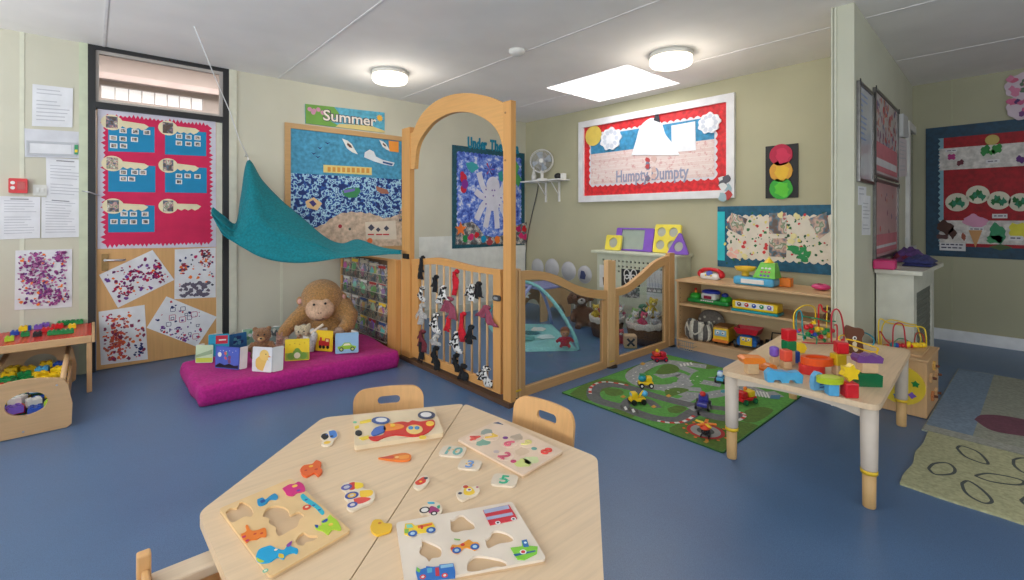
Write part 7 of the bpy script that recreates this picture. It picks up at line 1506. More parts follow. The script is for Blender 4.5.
def heap(name, label, px, py, s, cols, cat):
    p = onrad(px, py); p = back(p, s[1]*.8); r = random.Random(px); t = thing(name, label, cat, p)
    for i, c in enumerate(cols):
        g = []; ph = r.uniform(0, 6)
        for a in range(13):
            row = []
            for b in range(13):
                u, v = a/12-.5, b/12-.5; e = max(0, 1-(2*max(abs(u), abs(v)))**3); row.append(p+Vector((u*s[0]*r.uniform(.97, 1.03)+.02*i, v*s[1], .004+i*.022+e*s[2]*(.5+.5*math.sin(u*9+v*7+ph)*math.cos(v*11+ph))*.6+.012*e)))
            g.append(row)
        mb = MB(); mb.sheet(g, c, .006); mb.build('fabric_fold', t)
heap('fabric_heap', 'heap of purple and maroon fabric behind the pink box on the radiator cover', 908, 263, (.26, .16, .10), [C(110, 60, 110, .9, 'fabric'), C(120, 40, 60, .9, 'fabric'), C(90, 60, 120, .9, 'fabric')], 'fabric')
heap('fabric_heap', 'navy blue fabric pile at the right on the white radiator cover', 920, 267, (.30, .16, .07), [C(40, 44, 96, .9, 'fabric'), C(52, 56, 110, .9, 'fabric')], 'fabric')
# whiteboards on the partition
def ws_panel(name, label, px, cat, frame, inner, fn=None, th=.02, sc=.9):
    q = WS.q(*px); t = thing(name, label, cat, WS.pt(*q[3]))
    mb = MB(); ql = [(q[0][0], (q[0][1]+q[1][1])/2), (q[1][0], (q[0][1]+q[1][1])/2), (q[1][0], (q[2][1]+q[3][1])/2), (q[0][0], (q[2][1]+q[3][1])/2)]
    f = .02; inn = rect(ql[0][0]+f, ql[3][1]+f, ql[1][0]-f, ql[0][1]-f)
    mb.slab(WS, rect(ql[0][0], ql[3][1], ql[1][0], ql[0][1]), .001, th, frame, [inn]); mb.build('frame', t)
    mb = MB(); mb.slab(WS, inn, .002, .01, inner)
    if fn: fn(mb, inn, .010)
    mb.build('board', t)
    for c in ((ql[0][0], ql[0][1]), (ql[1][0], ql[0][1])): mb = MB(); mb.slab(WS, rect(c[0]-.012, c[1]-.03, c[0]+.012, c[1]+.008), th, th+.004, BLACK); tag(mb.build('corner_cap', t), 'black corner cap')
    return t
FRM = C(110, 108, 106, .35, 'metal'); WBD = C(188, 190, 196, .15)
def wfn(mb, i, h):
    r = random.Random(2)
    for k in range(9): v = i[2][1]-.05-k*.035; u = i[0][0]+.03; mb.pat(WS, rect(u, v, u+r.uniform(.08, .25), v+.010), h, C(90, 110, 160, .6))
def pinkp(n, seed, low):
    def f(mb, i, h):
        r = random.Random(seed); u0, v0, u1, v1 = i[0][0], i[0][1], i[2][0], i[2][1]
        for k in range(n): u, v = r.uniform(u0+.03, u1-.03), v0+(v1-v0)*(.25+.72*r.random()); mb.pat(WS, blob(u, v, r.uniform(.01, .03), 8, .7, 1, r), h, r.choice([C(150, 100, 120, .7), C(200, 90, 90, .7), C(120, 120, 150, .7), C(190, 130, 110, .7)]))
        mb.pat(WS, rect(u0+.02, v0+.02, u1-.02, v0+(v1-v0)*low), h, C(190, 110, 120, .7)); mb.pat(WS, rect(u0+.04, v0+.06, u1-.05, v0+(v1-v0)*low*.5), h, C(200, 196, 200, .6))
    return f
ws_panel('whiteboard', 'narrow whiteboard with blue handwriting, nearest the partition edge', ((856.3, 82), (871, 93), (871, 184), (856.3, 182.5)), 'whiteboard', FRM, WBD, wfn)
ws_panel('whiteboard', 'tall framed board with colourful confetti print, above the pink one', ((872.5, 90), (896, 108.5), (896, 180), (872.5, 179)), 'whiteboard', FRM, C(186, 176, 176, .3), pinkp(130, 5, .4))
ws_panel('whiteboard', 'lower framed board in pale pink above the fabric heap', ((872.5, 181.5), (896, 182.5), (896, 256), (872.5, 257.5)), 'whiteboard', FRM, C(182, 142, 142, .3), pinkp(10, 6, .3))
def ws_sheet(label, px, mat, h0, lines, seed):
    o = sheet_of_paper('notice', label, WS, px, mat, lines, None, h0, .002, 'notice', seed); return o
ws_sheet('small white note below the narrow whiteboard', ((858, 186), (866, 187), (866, 205), (858, 205)), PAPER, .0, 3, 3)
ws_sheet('long white paper hanging low beside the pink board', ((861.5, 195), (870, 196), (870, 235), (861.5, 235)), PAPER, .001, 9, 4)
ws_sheet('white paper sheet hanging right of the confetti board', ((896.8, 137), (904.5, 140), (905, 176), (897, 177)), C(206, 196, 200, .8, 'paper'), .012, 8, 5)
q = WS.q((899, 114), (904, 118), (904.5, 138), (899, 137)); mb = MB(); mb.slab(WS, q, .001, .03, C(196, 196, 198, .5)); o = mb.build('paper_clip_holder'); tag(o, 'small grey holder above the hanging paper', 'holder')
# white window on the partition
q = WS.q((905.5, 121), (919, 133), (919, 250), (905.5, 252)); a, b = q[0][0], q[1][0]; v0 = .83; v1 = q[0][1]
mb = MB(); mb.slab(WS, rect(a, v0, b, v1), 0, .03, C(214, 212, 210, .5), [rect(a+.07, v0+.07, b-.07, v1-.07)]); w = struct(mb, 'window_30')
mb = MB(); mb.slab(WS, rect(a+.07, v0+.07, b-.07, v1-.07), .001, .006, C(120, 122, 116, .1)); mb.build('pane', w)
mb = MB(); mb.slab(WS, rect(a-.03, v0+.1, a+.0, v0+.16), .0, .02, C(200, 200, 200, .5)); mb.build('catch', w)
# right wall display
P6 = lambda x, y: WR.hit(900+x/2.762, 60+y/2.762)
u0, v1 = WR.hit(926, 128.8); v0 = WR.hit(928, 255.5)[1]; u1 = u0+1.75
t = thing('counting_board', 'dark red counting display with blue border on the far right wall', 'display board', WR.pt((u0+u1)/2, v0, 0))
mb = MB(); mb.slab(WR, rect(u0, v0, u1, v1), .001, .012, C(22, 60, 84, .6, 'rack')); mb.build('border_paper', t)
ra, rb, rc, rd_ = u0+.11, v0+.10, u1-.10, v1-.11
mb = MB(); mb.slab(WR, rect(ra, rb, rc, rd_), .012, .014, C(150, 20, 32, .7, 'rack')); mb.build('red_paper', t)
def bandp(y0, y1):
    va, vb_ = P6(98, y0)[1], P6(98, y1)[1]; mb = MB(); o = []
    for (a, b) in (((ra-.015, vb_), (rc, vb_)), ((rc, va), (ra-.015, va))):
        o += [a, b]
    mb.slab(WR, [(ra-.015, vb_), (rc, vb_), (rc, va)]+[(ra-.015+(.012 if k % 2 else 0), va+(vb_-va)*k/14) for k in range(14)], .014, .016, C(196, 190, 186, .7, 'rack')); mb.build('cream_band', t)
bandp(247, 306); bandp(443, 504)
mb = MB()
o = [];  n = 40
mb.slab(WR, [(ra-.02, rb)]+[(ra-.02+(.018 if k % 2 else 0), rb+(rd_-rb)*k/n) for k in range(n+1)]+[(ra+.02, rd_), (ra+.02, rb)], .0139, .0145, C(120, 160, 175, .7)); mb.build('scalloped_edge', t)
def el(name, x, y, rx, ry, mat, h=.016, j=0): 
    u, v = P6(x, y); k = P6(x+10, y)[0]-u; mb = MB(); ru, rv = rx*k/10, abs(P6(x, y+10)[1]-v)*ry/10
    mb.slab(WR, circ(u, v, ru, 26, rv) if not j else [(u+ru*(1+j*math.sin(3*a+x)*math.cos(5*a))*math.cos(a), v+rv*(1+j*math.sin(4*a+x))*math.sin(a)) for a in [2*PI*k_/30 for k_ in range(30)]], h, h+.002, mat); return mb.build(name, t)
for x, y in ((158, 393), (215, 372), (273, 388), (332, 393), (392, 380)):
    el('paper_plate', x, y, 33, 25, C(202, 196, 178, .7), .014); 
    for k in range(4): el('painted_blob', x-12+8*k, y+6*math.sin(k*2+x), 9, 9, C(40, 120, 90, .7) if k % 2 else C(30, 100, 50, .7), .0162+k*.0003, .4)
el('tan_label', 255, 221, 20, 14, C(180, 160, 90, .7), .0165)
for (x, y, rx, ry, c) in ((236, 250, 13, 14, (40, 120, 60)), (268, 246, 15, 14, (50, 130, 60)), (254, 255, 8, 7, (60, 140, 60)), (143, 268, 12, 9, (170, 50, 120)), (167, 284, 10, 8, (100, 40, 50)), (333, 275, 12, 10, (90, 40, 110)), (360, 270, 12, 10, (90, 40, 110))): el('painted_shape', x, y, rx, ry, C(*c, .7), .0165, .3)
for (x, y, rx, ry, c) in ((126, 462, 22, 18, (70, 40, 32)), (146, 478, 10, 14, (70, 40, 32)), (118, 488, 18, 7, (80, 50, 50)), (176, 488, 6, 10, (150, 80, 60)), (270, 478, 22, 26, (50, 130, 90)), (262, 495, 24, 12, (60, 140, 90)), (325, 470, 26, 22, (210, 200, 60)), (208, 446, 32, 18, (200, 140, 170)), (278, 517, 26, 7, (70, 90, 50))): el('painted_shape', x, y, rx, ry, C(*c, .7), .0165, .25)
mb = MB(); mb.slab(WR, [P6(190, 470), P6(228, 470), P6(209, 518)], .0185, .0200, C(190, 140, 90, .7)); mb.build('paper_cone', t)
for txt, x0, y0, x1, y1 in (('1 Plum', 126, 246, 158, 256), ('2 Pears', 238, 274, 276, 286), ('5 Leaves', 255, 425, 297, 437), ('3 Ice creams', 190, 462, 232, 472), ('1 piece of chocolate cake', 110, 506, 182, 525), ('4 slices', 300, 486, 340, 498)):
    a, b = P6(x0, y1), P6(x1, y0); mb = MB(); mb.slab(WR, rect(a[0], a[1], b[0], b[1]), .0186, .0196, C(206, 204, 206, .7))
    r = random.Random(x0)
    n = 2 if y1-y0 > 15 else 1
    for k in range(n): vv = a[1]+(b[1]-a[1])*(.25+.45*k); mb.k += 1; uu = a[0]+.01; 
    for k in range(n):
        vv = a[1]+(b[1]-a[1])*((.3+.4*k) if n == 2 else .4); uu = a[0]+.012
        while uu < b[0]-.02: w_ = r.uniform(.015, .04); mb.pat(WR, rect(uu, vv, min(uu+w_, b[0]-.008), vv+(b[1]-a[1])*(.16 if n == 2 else .25)), .0196, C(60, 50, 80, .7)); uu += w_+.008
    mb.build('caption', t)
for i, (px, py, r_) in enumerate(((1023.5, 86, .115), (1024.5, 107.5, .11))):
    u, v = WR.hit(px, py); mb = MB(); mb.slab(WR, [(u+r_*(1+.05*math.sin(9*a))*math.cos(a), v+r_*(1+.05*math.sin(9*a))*math.sin(a)) for a in [2*PI*k/54 for k in range(54)]], .0+i*.016, .014+i*.016, C(196, 178, 190, .7)); rr_ = random.Random(i)
    for k in range(22): mb.pat(WR, blob(u+rr_.uniform(-.09, .09), v+rr_.uniform(-.09, .09), rr_.uniform(.012, .03), 8, .7), .014+i*.016, rr_.choice([C(70, 40, 100, .7), C(190, 90, 130, .7), C(110, 60, 120, .7)] if i else [C(200, 120, 150, .7), C(190, 90, 120, .7), C(90, 110, 90, .7)]))
    o = mb.build('painted_plate'); tag(o, ['pink painted paper plate, upper of two above the counting board', 'violet painted paper plate, lower of two above the counting board'][i], 'paper plate')
# ================================================================== RUGS
def rug(name, label, x0, x1, y0, y1, th, fn, base):
    mb = MB(); g = []; n1, n2 = 40, 50
    o = [(x0+.012*noise.noise(Vector((y*5, 1, 0))), y) for y in [y0+(y1-y0)*k/30 for k in range(31)]]+[(x, y1+.01*noise.noise(Vector((x*6, 5, 0)))) for x in [x0+(x1-x0)*k/20 for k in range(21)]]+[(x1, y1-(y1-y0)*k/30) for k in range(31)]
    mb.slab(SZ(0), o, 0, th, base)
    fn(mb); ob = mb.build(name); return tag(ob, label, 'rug')
S1 = SZ(.0105); R8 = lambda x, y: S1.hit(880+x/3.055, 350+y/3.055)
def leaves(mb):
    OL = C(78, 84, 82, .9)
    def outline(pts, w=.006):
        l = smooth_line([(*R8(*p_), 0) for p_ in pts+pts[:1]], 6); l = [(q_.x, q_.y) for q_ in l]; mb.k += 1; A, B = band(l, w); n = len(A); hh = mb.k*2e-5
        mb.add([S1.pt(a[0], a[1], hh) for a in A]+[S1.pt(b[0], b[1], hh) for b in B], [[i, i+1, n+i+1, n+i] for i in range(n-1)], OL)
    outline([(235, 300), (250, 293), (300, 312), (330, 345), (310, 345), (260, 325)]); outline([(148, 362), (165, 347), (205, 345), (228, 362), (220, 378), (170, 380)])
    outline([(290, 384), (330, 377), (400, 388), (440, 402), (420, 412), (340, 402)]); outline([(250, 408), (270, 400), (310, 425), (342, 460), (320, 468), (280, 450), (258, 430)])
    outline([(408, 335), (440, 330), (500, 350), (520, 380), (450, 378), (412, 355)]); outline([(430, 460), (470, 440), (520, 470), (540, 510), (480, 500)])
rug('leaf_rug', 'pale green rug with dark leaf outlines at the right', 2.665, 3.425, -1.4, .435, .010, leaves, C(176, 174, 136, .95, 'fabric'))
S2 = SZ(.0095); R9 = lambda x, y: S2.hit(880+x/3.055, 350+y/3.055)
def circ_rug(mb):
    mb.pat(S2, rect(3.44, .27, 5.01, .46), .0, C(122, 142, 164, .95, 'fabric')); mb.pat(S2, rect(3.44, .08, 3.53, .46), 0, C(158, 158, 150, .95, 'fabric'))
    l = [(q_.x, q_.y) for q_ in smooth_line([(*R9(*p_), 0) for p_ in ((288, 212), (310, 198), (370, 200), (450, 215), (520, 245), (500, 268), (430, 262), (340, 245), (288, 212))], 6)][:-1]
    mb.pat(S2, l, 0, C(112, 62, 80, .95, 'fabric'))
rug('circle_rug', 'grey and blue rug with a maroon oval behind the leaf rug', 3.43, 5.02, -1.4, .465, .009, circ_rug, C(150, 152, 138, .95, 'fabric'))
# ================================================================== HEXAGON TABLES
HZt = .46; SH = SZ(HZt); G = lambda x, y: SH.hit(x, y)
V1, V2, V3, V4 = G(198, 513), G(323, 417.5), G(464.5, 403.5), G(597.5, 457)
sd_ = Vector((-.769, -.639)); Sx = Vector(V3)+sd_*1.13; V5 = Vector(V4)+sd_*.575; V5 = (V5.x, V5.y); Sx = (Sx.x, Sx.y)
nrm = Vector((-sd_.y, sd_.x))*.0015
def off(p, s): return (p[0]+nrm.x*s, p[1]+nrm.y*s)
s_ = 1 if (Vector(V1)-Vector(V3)).dot(nrm) > 0 else -1
def trap(label, P, legs):
    c = sum((Vector(p) for p in P), Vector((0, 0)))/4; t = thing('trapezoid_table', label, 'table', (c.x, c.y, 0), 0, 'trapezoid tables')
    mb = MB(); mb.slab(SZ(0), round_poly(P, .028), HZt-.024, HZt, MAPLE); mb.build('tabletop', t)
    for p in legs:
        i_ = P.index(p) if p in P else min(range(4), key=lambda k: (Vector(P[k])-Vector(p)).length); b_ = Vector(P[i_]); bi = ((Vector(P[i_-1])-b_).normalized()+(Vector(P[(i_+1) % 4])-b_).normalized()).normalized()
        q_ = b_+bi*.07; tleg(t, q_.x, q_.y, HZt-.014, .028, .025)
    ip = [Vector(p)+(c-Vector(p)).normalized()*.085 for p in P]
    for i in range(4):
        a, b = ip[i], ip[(i+1) % 4]; U = (b-a).normalized(); S = Surf((a.x, a.y, 0), (U.x, U.y, 0), (0, 0, 1)); mb = MB(); mb.slab(S, rect(.02, HZt-.075, (b-a).length-.02, HZt-.0245), -.008, .008, AP); mb.build('apron', t)
trap('left maple trapezoid table, holding the animal and car puzzles', [off(V3, s_), off(V2, 0), off(V1, 0), off(Sx, s_)], [V3, V2, V1, Sx])
trap('right maple trapezoid table, holding the number and vehicle puzzles', [off(V3, -s_), off(Sx, -s_), V5, off(V4, 0)], [V3, Sx, V5, V4])
# chairs
CHW = C(218, 168, 112, .42, 'wood', ax='z'); CHX = C(218, 168, 112, .42, 'wood', ax='x')
def chair(label, loc, rz, top=.50, w=.275, slot=True):
    """local +y points from the seat towards the back"""
    t = thing('toddler_chair', label, 'chair', loc, rz, 'toddler chairs'); M4 = LM(t)
    mb = MB(M4); mb.slab(SZ(0), rrect(-.13, -.13, .13, .135, .03), .235, .253, CHX); mb.build('seat', t)
    n = 40; z0 = .33; R = .045; cols = []; th = .011
    def yb(x, z): return .145+(z-.25)*.12-(.030*(2*x/w)**2 if True else 0)
    mb = MB(M4)
    def prof(x):
        d = max(0, abs(x)-(w/2-R)); k = R-math.sqrt(max(0, R*R-d*d)) if d > 0 else 0; return top-k, z0+k*.5
    def slotp(x):
        if not slot or abs(x) > .045: return None
        d = max(0, abs(x)-.029); k = .016-math.sqrt(max(0, .016**2-d*d)); cz = top-.052; return cz+.016-k, cz-.016+k
    xs = [-w/2+w*(.5-.5*math.cos(PI*i/n)) for i in range(n+1)]
    xs = sorted(set([round(x, 5) for x in xs]+([round(-.045+.09*i/14, 5) for i in range(15)] if slot else [])))
    vs = []; fs = []
    def quad(p):
        k = len(vs); vs.extend(p); fs.append([k, k+1, k+2, k+3])
    def pt(x, z, s): return (x, yb(x, z)+s*th/2, z)
    def seg(xa, xb, za0, za1, zb0, zb1):
        nz_ = 5
        for j in range(nz_):
            a0, a1 = za0+(za1-za0)*j/nz_, za0+(za1-za0)*(j+1)/nz_; b0, b1 = zb0+(zb1-zb0)*j/nz_, zb0+(zb1-zb0)*(j+1)/nz_
            quad([pt(xa, a0, -1), pt(xb, b0, -1), pt(xb, b1, -1), pt(xa, a1, -1)]); quad([pt(xa, a1, 1), pt(xb, b1, 1), pt(xb, b0, 1), pt(xa, a0, 1)])
        quad([pt(xa, za1, -1), pt(xb, zb1, -1), pt(xb, zb1, 1), pt(xa, za1, 1)]); quad([pt(xa, za0, 1), pt(xb, zb0, 1), pt(xb, zb0, -1), pt(xa, za0, -1)])
    for xa, xb in zip(xs, xs[1:]):
        ta, ba = prof(xa); tb_, bb_ = prof(xb); xm = (xa+xb)/2; sl = slotp(xm)
        if sl: sa, sb_ = slotp(max(-.045, min(.045, xa))), slotp(max(-.045, min(.045, xb))); seg(xa, xb, sa[0], ta, sb_[0], tb_); seg(xa, xb, ba, sa[1], bb_, sb_[1])
        else: seg(xa, xb, ba, ta, bb_, tb_)
    for x, s in ((xs[0], 0), (xs[-1], 1)):
        a, b = prof(x)[1], prof(x)[0]; quad([pt(x, a, -1), pt(x, b, -1), pt(x, b, 1), pt(x, a, 1)][::(1 if s else -1)])
    mb.add(vs, fs, CHW); mb.build('backrest', t)
    for (x, y) in ((-.11, -.11), (.11, -.11), (-.11, .11), (.11, .11)):
        mb = MB(M4)
        if y < 0: mb.tube([(x*1.12, y*1.12, .0), (x, y, .234)], [.013, .015], CHW, 10)
        else: mb.tube([(x*1.12, y*1.35, .0), (x, y*1.05, .235), (x, .138, .30), (x*.98, yb(x, .36)+.012, .36)], [.013, .015, .014, .010], CHW, 10)
        mb.build('leg', t)
    return t
def out_chair(label, A, B, d, **k):
    A, B = Vector(A), Vector(B); m = (A+B)/2; c = Vector((.62, 1.12)); n_ = Vector((-(B-A).y, (B-A).x)).normalized()
    if n_.dot(m-c) < 0: n_ = -n_
    p = m+n_*d; chair(label, (p.x, p.y, 0), math.atan2(n_.y, n_.x)-PI/2, **k)
# place so the backs land where the photograph shows them
def chair_at(label, px, py, ztop, face, **k):
    p = hz(px, py, ztop); f = Vector((math.cos(face), math.sin(face))); q_ = Vector((p.x, p.y))-f*(.145+(ztop-.25)*.12); chair(label, (q_.x, q_.y, 0), face-PI/2, top=ztop, **k)
e1 = (Vector(V3)-Vector(V2)); n1 = Vector((-e1.y, e1.x)).normalized(); e2 = (Vector(V4)-Vector(V3)); n2 = Vector((-e2.y, e2.x)).normalized()
chair_at('small wooden chair pushed in behind the left trapezoid table', 389, 386, .485, math.atan2(n1.y, n1.x) if n1.y > 0 else math.atan2(-n1.y, -n1.x))
a_ = math.atan2(n2.y, n2.x); a_ = a_ if math.cos(a_) > 0 else a_+PI
chair_at('small wooden chair pushed in behind the right trapezoid table', 549, 401.5, .51, a_)
# armchair at the lower left
cl = Vector((.115, 1.115, 0)); t = thing('toddler_armchair', 'wooden toddler chair with armrests at the lower left, facing the table', 'chair', cl, PI/2)
M4 = LM(t)   # local +y points to world -x
def lb(x0, x1, y0, y1, z0, z1, name, m_=CHX, bev=.004): mb = MB(M4); mb.bx(x0, x1, y0, y1, z0, z1, m_, bev); return mb.build(name, t)
hw_ = .155
lb(-hw_+.018, hw_-.018, -.13, .12, .215, .232, 'seat')
for s in (-1, 1):
    x0, x1 = (s*hw_-.012, s*hw_+.012)
    lb(x0, x1, .0201, .045, 0, .47, 'back_post', CHW); lb(x0, x1, -.13, -.105, 0, .385, 'front_post', CHW)
    lb(s*hw_-.03+s*(-.012), s*hw_+.018, -.14, .0199, .3855, .41, 'armrest', C(226, 205, 178, .42, 'wood', ax='y')); lb(x0+.004, x1-.004, -.1049, .02, .16, .385, 'side_panel')
lb(-hw_+.0125, hw_-.0125, .024, .038, .33, .44, 'back_slat'); lb(-hw_+.0125, hw_-.0125, .024, .038, .2, .235, 'back_slat')
lb(-hw_+.0125, hw_-.0125, -.126, -.112, .19, .2145, 'front_rail')
# ================================================================== PUZZLES
WELL = C(204, 172, 136, .6); WHB = C(226, 212, 196, .5)
def puzzle(name, label, px, mat, wells=(), group='wooden peg puzzles on the hexagon table', h=.010):
    q = SH.q(*px); c = sum((Vector(p) for p in q), Vector((0, 0)))/4; t = thing(name, label, 'puzzle', (c.x, c.y, HZt), 0)
    ho = [qpoly(q, w_) for w_ in wells]
    mb = MB(); mb.slab(SH, [tuple(c+(Vector(p)-c)*.9995) for p in round_poly(q, .010)], .0003, .005, WELL); mb.build('backing_board', t)
    mb = MB(); mb.slab(SH, round_poly(q, .010), .005, h, mat, ho); mb.build('board', t)
    return t, q
def inv(q, P):    # photo pixel (as table point) to puzzle coordinates
    u, v = P; s, t_ = .5, .5
    for _ in range(30):
        f = Vector(bil(q, s, t_)); e = Vector((u, v))-f; ds = (Vector(bil(q, s+1e-3, t_))-f)/1e-3; dt = (Vector(bil(q, s, t_+1e-3))-f)/1e-3; det = ds.x*dt.y-ds.y*dt.x
        s += (e.x*dt.y-e.y*dt.x)/det; t_ += (ds.x*e.y-ds.y*e.x)/det
    return (s, t_)
def rp(l, f, n=4): # smooth closed outline, crop pixels to puzzle surface metres
    P = [SH.hit(*f(*p)) for p in l]; return [(a.x, a.y) for a in smooth_line([(u, v, 0) for u, v in P+P[:1]], n)][:-1]
def piece(t, name, outline, mat, h0, th, prints=(), lab=None):
    mb = MB(); mb.slab(SH, outline, h0, h0+th, mat)
    for pl, m_ in prints: mb.pat(SH, pl, h0+th, m_)
    o = mb.build(name, t); return tag(o, lab) if lab else o
def cpx(f, x, y, r, n=16):  # circle from crop px
    u, v = SH.hit(*f(x, y)); k = math.dist(SH.hit(*f(x+r, y)), (u, v)); return circ(u, v, k, n)
# animals puzzle
f1 = lambda x, y: (200+x/5.275, 470+y/5.275)
w1 = [[(135, 245), (160, 222), (195, 220), (212, 190), (240, 195), (268, 215), (280, 245), (270, 268), (235, 268), (190, 292), (165, 298), (145, 270)],
      [(330, 268), (345, 232), (380, 212), (430, 212), (465, 232), (475, 258), (520, 242), (548, 262), (525, 285), (512, 320), (470, 345), (420, 372), (400, 350), (400, 325), (365, 305), (365, 278)],
      [(503, 398), (520, 370), (548, 352), (575, 368), (622, 372), (600, 395), (560, 405), (545, 422), (515, 418)]]
PY = C(226, 190, 138, .5)
q1 = [f1(100, 225), f1(480, 63), f1(797, 340), f1(370, 590)]
t, q = puzzle('animal_puzzle', 'square wooden animal puzzle with empty wells, nearest the left table edge', q1, PY)
bpy.data.objects.remove(t.children[1])
mb = MB(); mb.slab(SH, round_poly(q, .010), .005, .010, PY, [rp(w_, f1) for w_ in w1]); mb.build('board', t)
HP = .010
cP = lambda *c: C(*c, .45)
piece(t, 'monkey_piece', rp([(435, 120), (470, 100), (500, 95), (520, 85), (545, 100), (555, 130), (535, 140), (510, 145), (490, 160), (460, 155), (450, 140)], f1), cP(205, 40, 120), HP, .002, [(cpx(f1, 500, 108, 14), cP(235, 190, 80)), (cpx(f1, 520, 132, 10), cP(110, 60, 150))], 'magenta monkey piece')
piece(t, 'name_piece', rp([(302, 180), (330, 170), (345, 180), (370, 160), (395, 148), (412, 165), (400, 180), (370, 180), (345, 205), (315, 214), (303, 200)], f1), cP(30, 140, 190), HP, .002, [(rp([(315, 190), (335, 180), (345, 190), (325, 200)], f1), cP(30, 80, 150))], 'blue letters piece')
piece(t, 'name_piece', rp([(530, 160), (545, 150), (575, 175), (610, 200), (640, 225), (656, 250), (640, 258), (610, 225), (570, 200), (540, 180)], f1), cP(40, 175, 195), HP, .002, [(cpx(f1, 560, 182, 8), cP(30, 90, 160)), (cpx(f1, 600, 212, 8), cP(30, 90, 160)), (cpx(f1, 630, 236, 8), cP(30, 90, 160))], 'turquoise letters piece')
piece(t, 'flower_piece', cpx(f1, 563, 220, 20), cP(215, 70, 50), HP, .002, [(cpx(f1, 563, 220, 9), cP(240, 215, 180))], 'small red ring piece')
piece(t, 'hippo_piece', rp([(604, 318), (640, 320), (642, 292), (670, 280), (685, 262), (700, 275), (725, 295), (745, 335), (735, 345), (700, 340), (675, 368), (650, 350), (615, 340)], f1), cP(170, 205, 50), HP, .002, [(rp([(640, 300), (670, 282), (672, 296), (650, 306)], f1), cP(40, 70, 160)), (rp([(604, 316), (622, 318), (622, 332), (610, 330)], f1), cP(40, 70, 160)), (cpx(f1, 690, 315, 12), cP(225, 190, 70))], 'lime hippo piece')
piece(t, 'giraffe_piece', rp([(216, 365), (245, 350), (240, 322), (252, 318), (268, 345), (300, 345), (340, 332), (350, 350), (348, 378), (320, 380), (300, 392), (262, 398), (248, 412), (235, 400), (222, 385)], f1), cP(235, 125, 40), HP, .002, [(cpx(f1, 232, 380, 10), cP(200, 40, 100)), (cpx(f1, 250, 400, 9), cP(200, 40, 100)), (cpx(f1, 290, 365, 8), cP(200, 60, 40)), (cpx(f1, 325, 362, 8), cP(200, 60, 40))], 'orange giraffe piece')
piece(t, 'elephant_piece', rp([(295, 485), (310, 450), (350, 432), (375, 428), (400, 440), (440, 450), (460, 428), (485, 402), (480, 430), (515, 445), (512, 470), (490, 465), (455, 478), (440, 500), (410, 490), (370, 515), (325, 520), (300, 508)], f1), cP(20, 160, 210), HP, .002, [(rp([(298, 490), (315, 500), (340, 512), (318, 520), (300, 508)], f1), cP(190, 205, 60)), (rp([(415, 470), (440, 475), (440, 495), (415, 490)], f1), cP(225, 190, 60)), (rp([(455, 425), (485, 402), (478, 428), (460, 435)], f1), cP(140, 60, 150)), (cpx(f1, 400, 450, 9), cP(235, 215, 190))], 'blue elephant piece')
piece(t, 'corner_sticker', cpx(f1, 345, 558, 14), cP(120, 190, 160), HP, .0006, [(cpx(f1, 345, 558, 8), cP(220, 225, 200))])
# vehicles puzzle
f2 = lambda x, y: (390+x/6.4, 490+y/6.4)
w2 = [[(385, 215), (410, 212), (440, 190), (470, 188), (500, 215), (535, 240), (543, 270), (520, 282), (470, 288), (420, 300), (390, 285), (388, 250)],
      [(200, 345), (225, 350), (260, 365), (320, 395), (330, 430), (318, 460), (270, 468), (250, 490), (232, 465), (192, 440), (190, 405), (205, 380)],
      [(592, 325), (610, 345), (640, 325), (655, 295), (690, 288), (750, 305), (790, 340), (770, 362), (700, 372), (650, 395), (628, 402), (615, 380), (612, 360)],
      [(492, 530), (500, 490), (540, 455), (590, 452), (650, 462), (720, 478), (748, 500), (735, 522), (680, 522), (620, 535), (560, 550), (500, 552)]]
q2 = [f2(38, 235), f2(780, 98), f2(1002, 470), f2(96, 640)]
t, q = puzzle('vehicle_puzzle', 'white square vehicle puzzle with four empty wells, at the front of the table', q2, WHB)
bpy.data.objects.remove(t.children[1])
mb = MB(); mb.slab(SH, round_poly(q, .010), .005, .010, WHB, [rp(w_, f2) for w_ in w2]); mb.build('board', t)
def wh2(x, y, r, a=cP(30, 90, 170), b=cP(170, 200, 220)): return [(cpx(f2, x, y, r), a), (cpx(f2, x, y, r*.5), b)]
poly2 = lambda l, f=f2: [SH.hit(*f(*p)) for p in l]
piece(t, 'truck_piece', poly2([(90, 290), (98, 248), (140, 245), (160, 262), (270, 238), (285, 262), (290, 290), (240, 300), (170, 310), (130, 328), (92, 315)]), cP(235, 200, 50), HP, .002, [(poly2([(104, 255), (138, 252), (150, 272), (108, 278)]), cP(120, 200, 180)), (poly2([(175, 262), (270, 244), (270, 258), (180, 280)]), cP(225, 110, 40)), (poly2([(195, 262), (212, 258), (212, 282), (198, 285)]), cP(200, 50, 40)), (poly2([(92, 285), (120, 282), (120, 310), (94, 312)]), cP(130, 180, 70))]+wh2(145, 312, 30)+wh2(262, 290, 30), 'yellow truck piece')
piece(t, 'bus_piece', poly2([(596, 160), (760, 124), (800, 185), (812, 212), (800, 222), (640, 256), (614, 200)]), cP(200, 45, 60), HP, .002, [(poly2([(598, 160), (756, 126), (766, 150), (606, 184)]), cP(165, 175, 205)), (poly2([(614, 206), (780, 174), (790, 192), (622, 226)]), cP(165, 175, 205))]+wh2(690, 242, 17, cP(230, 230, 230), BLACK)+wh2(790, 218, 17, cP(230, 230, 230), BLACK), 'red double decker bus piece')
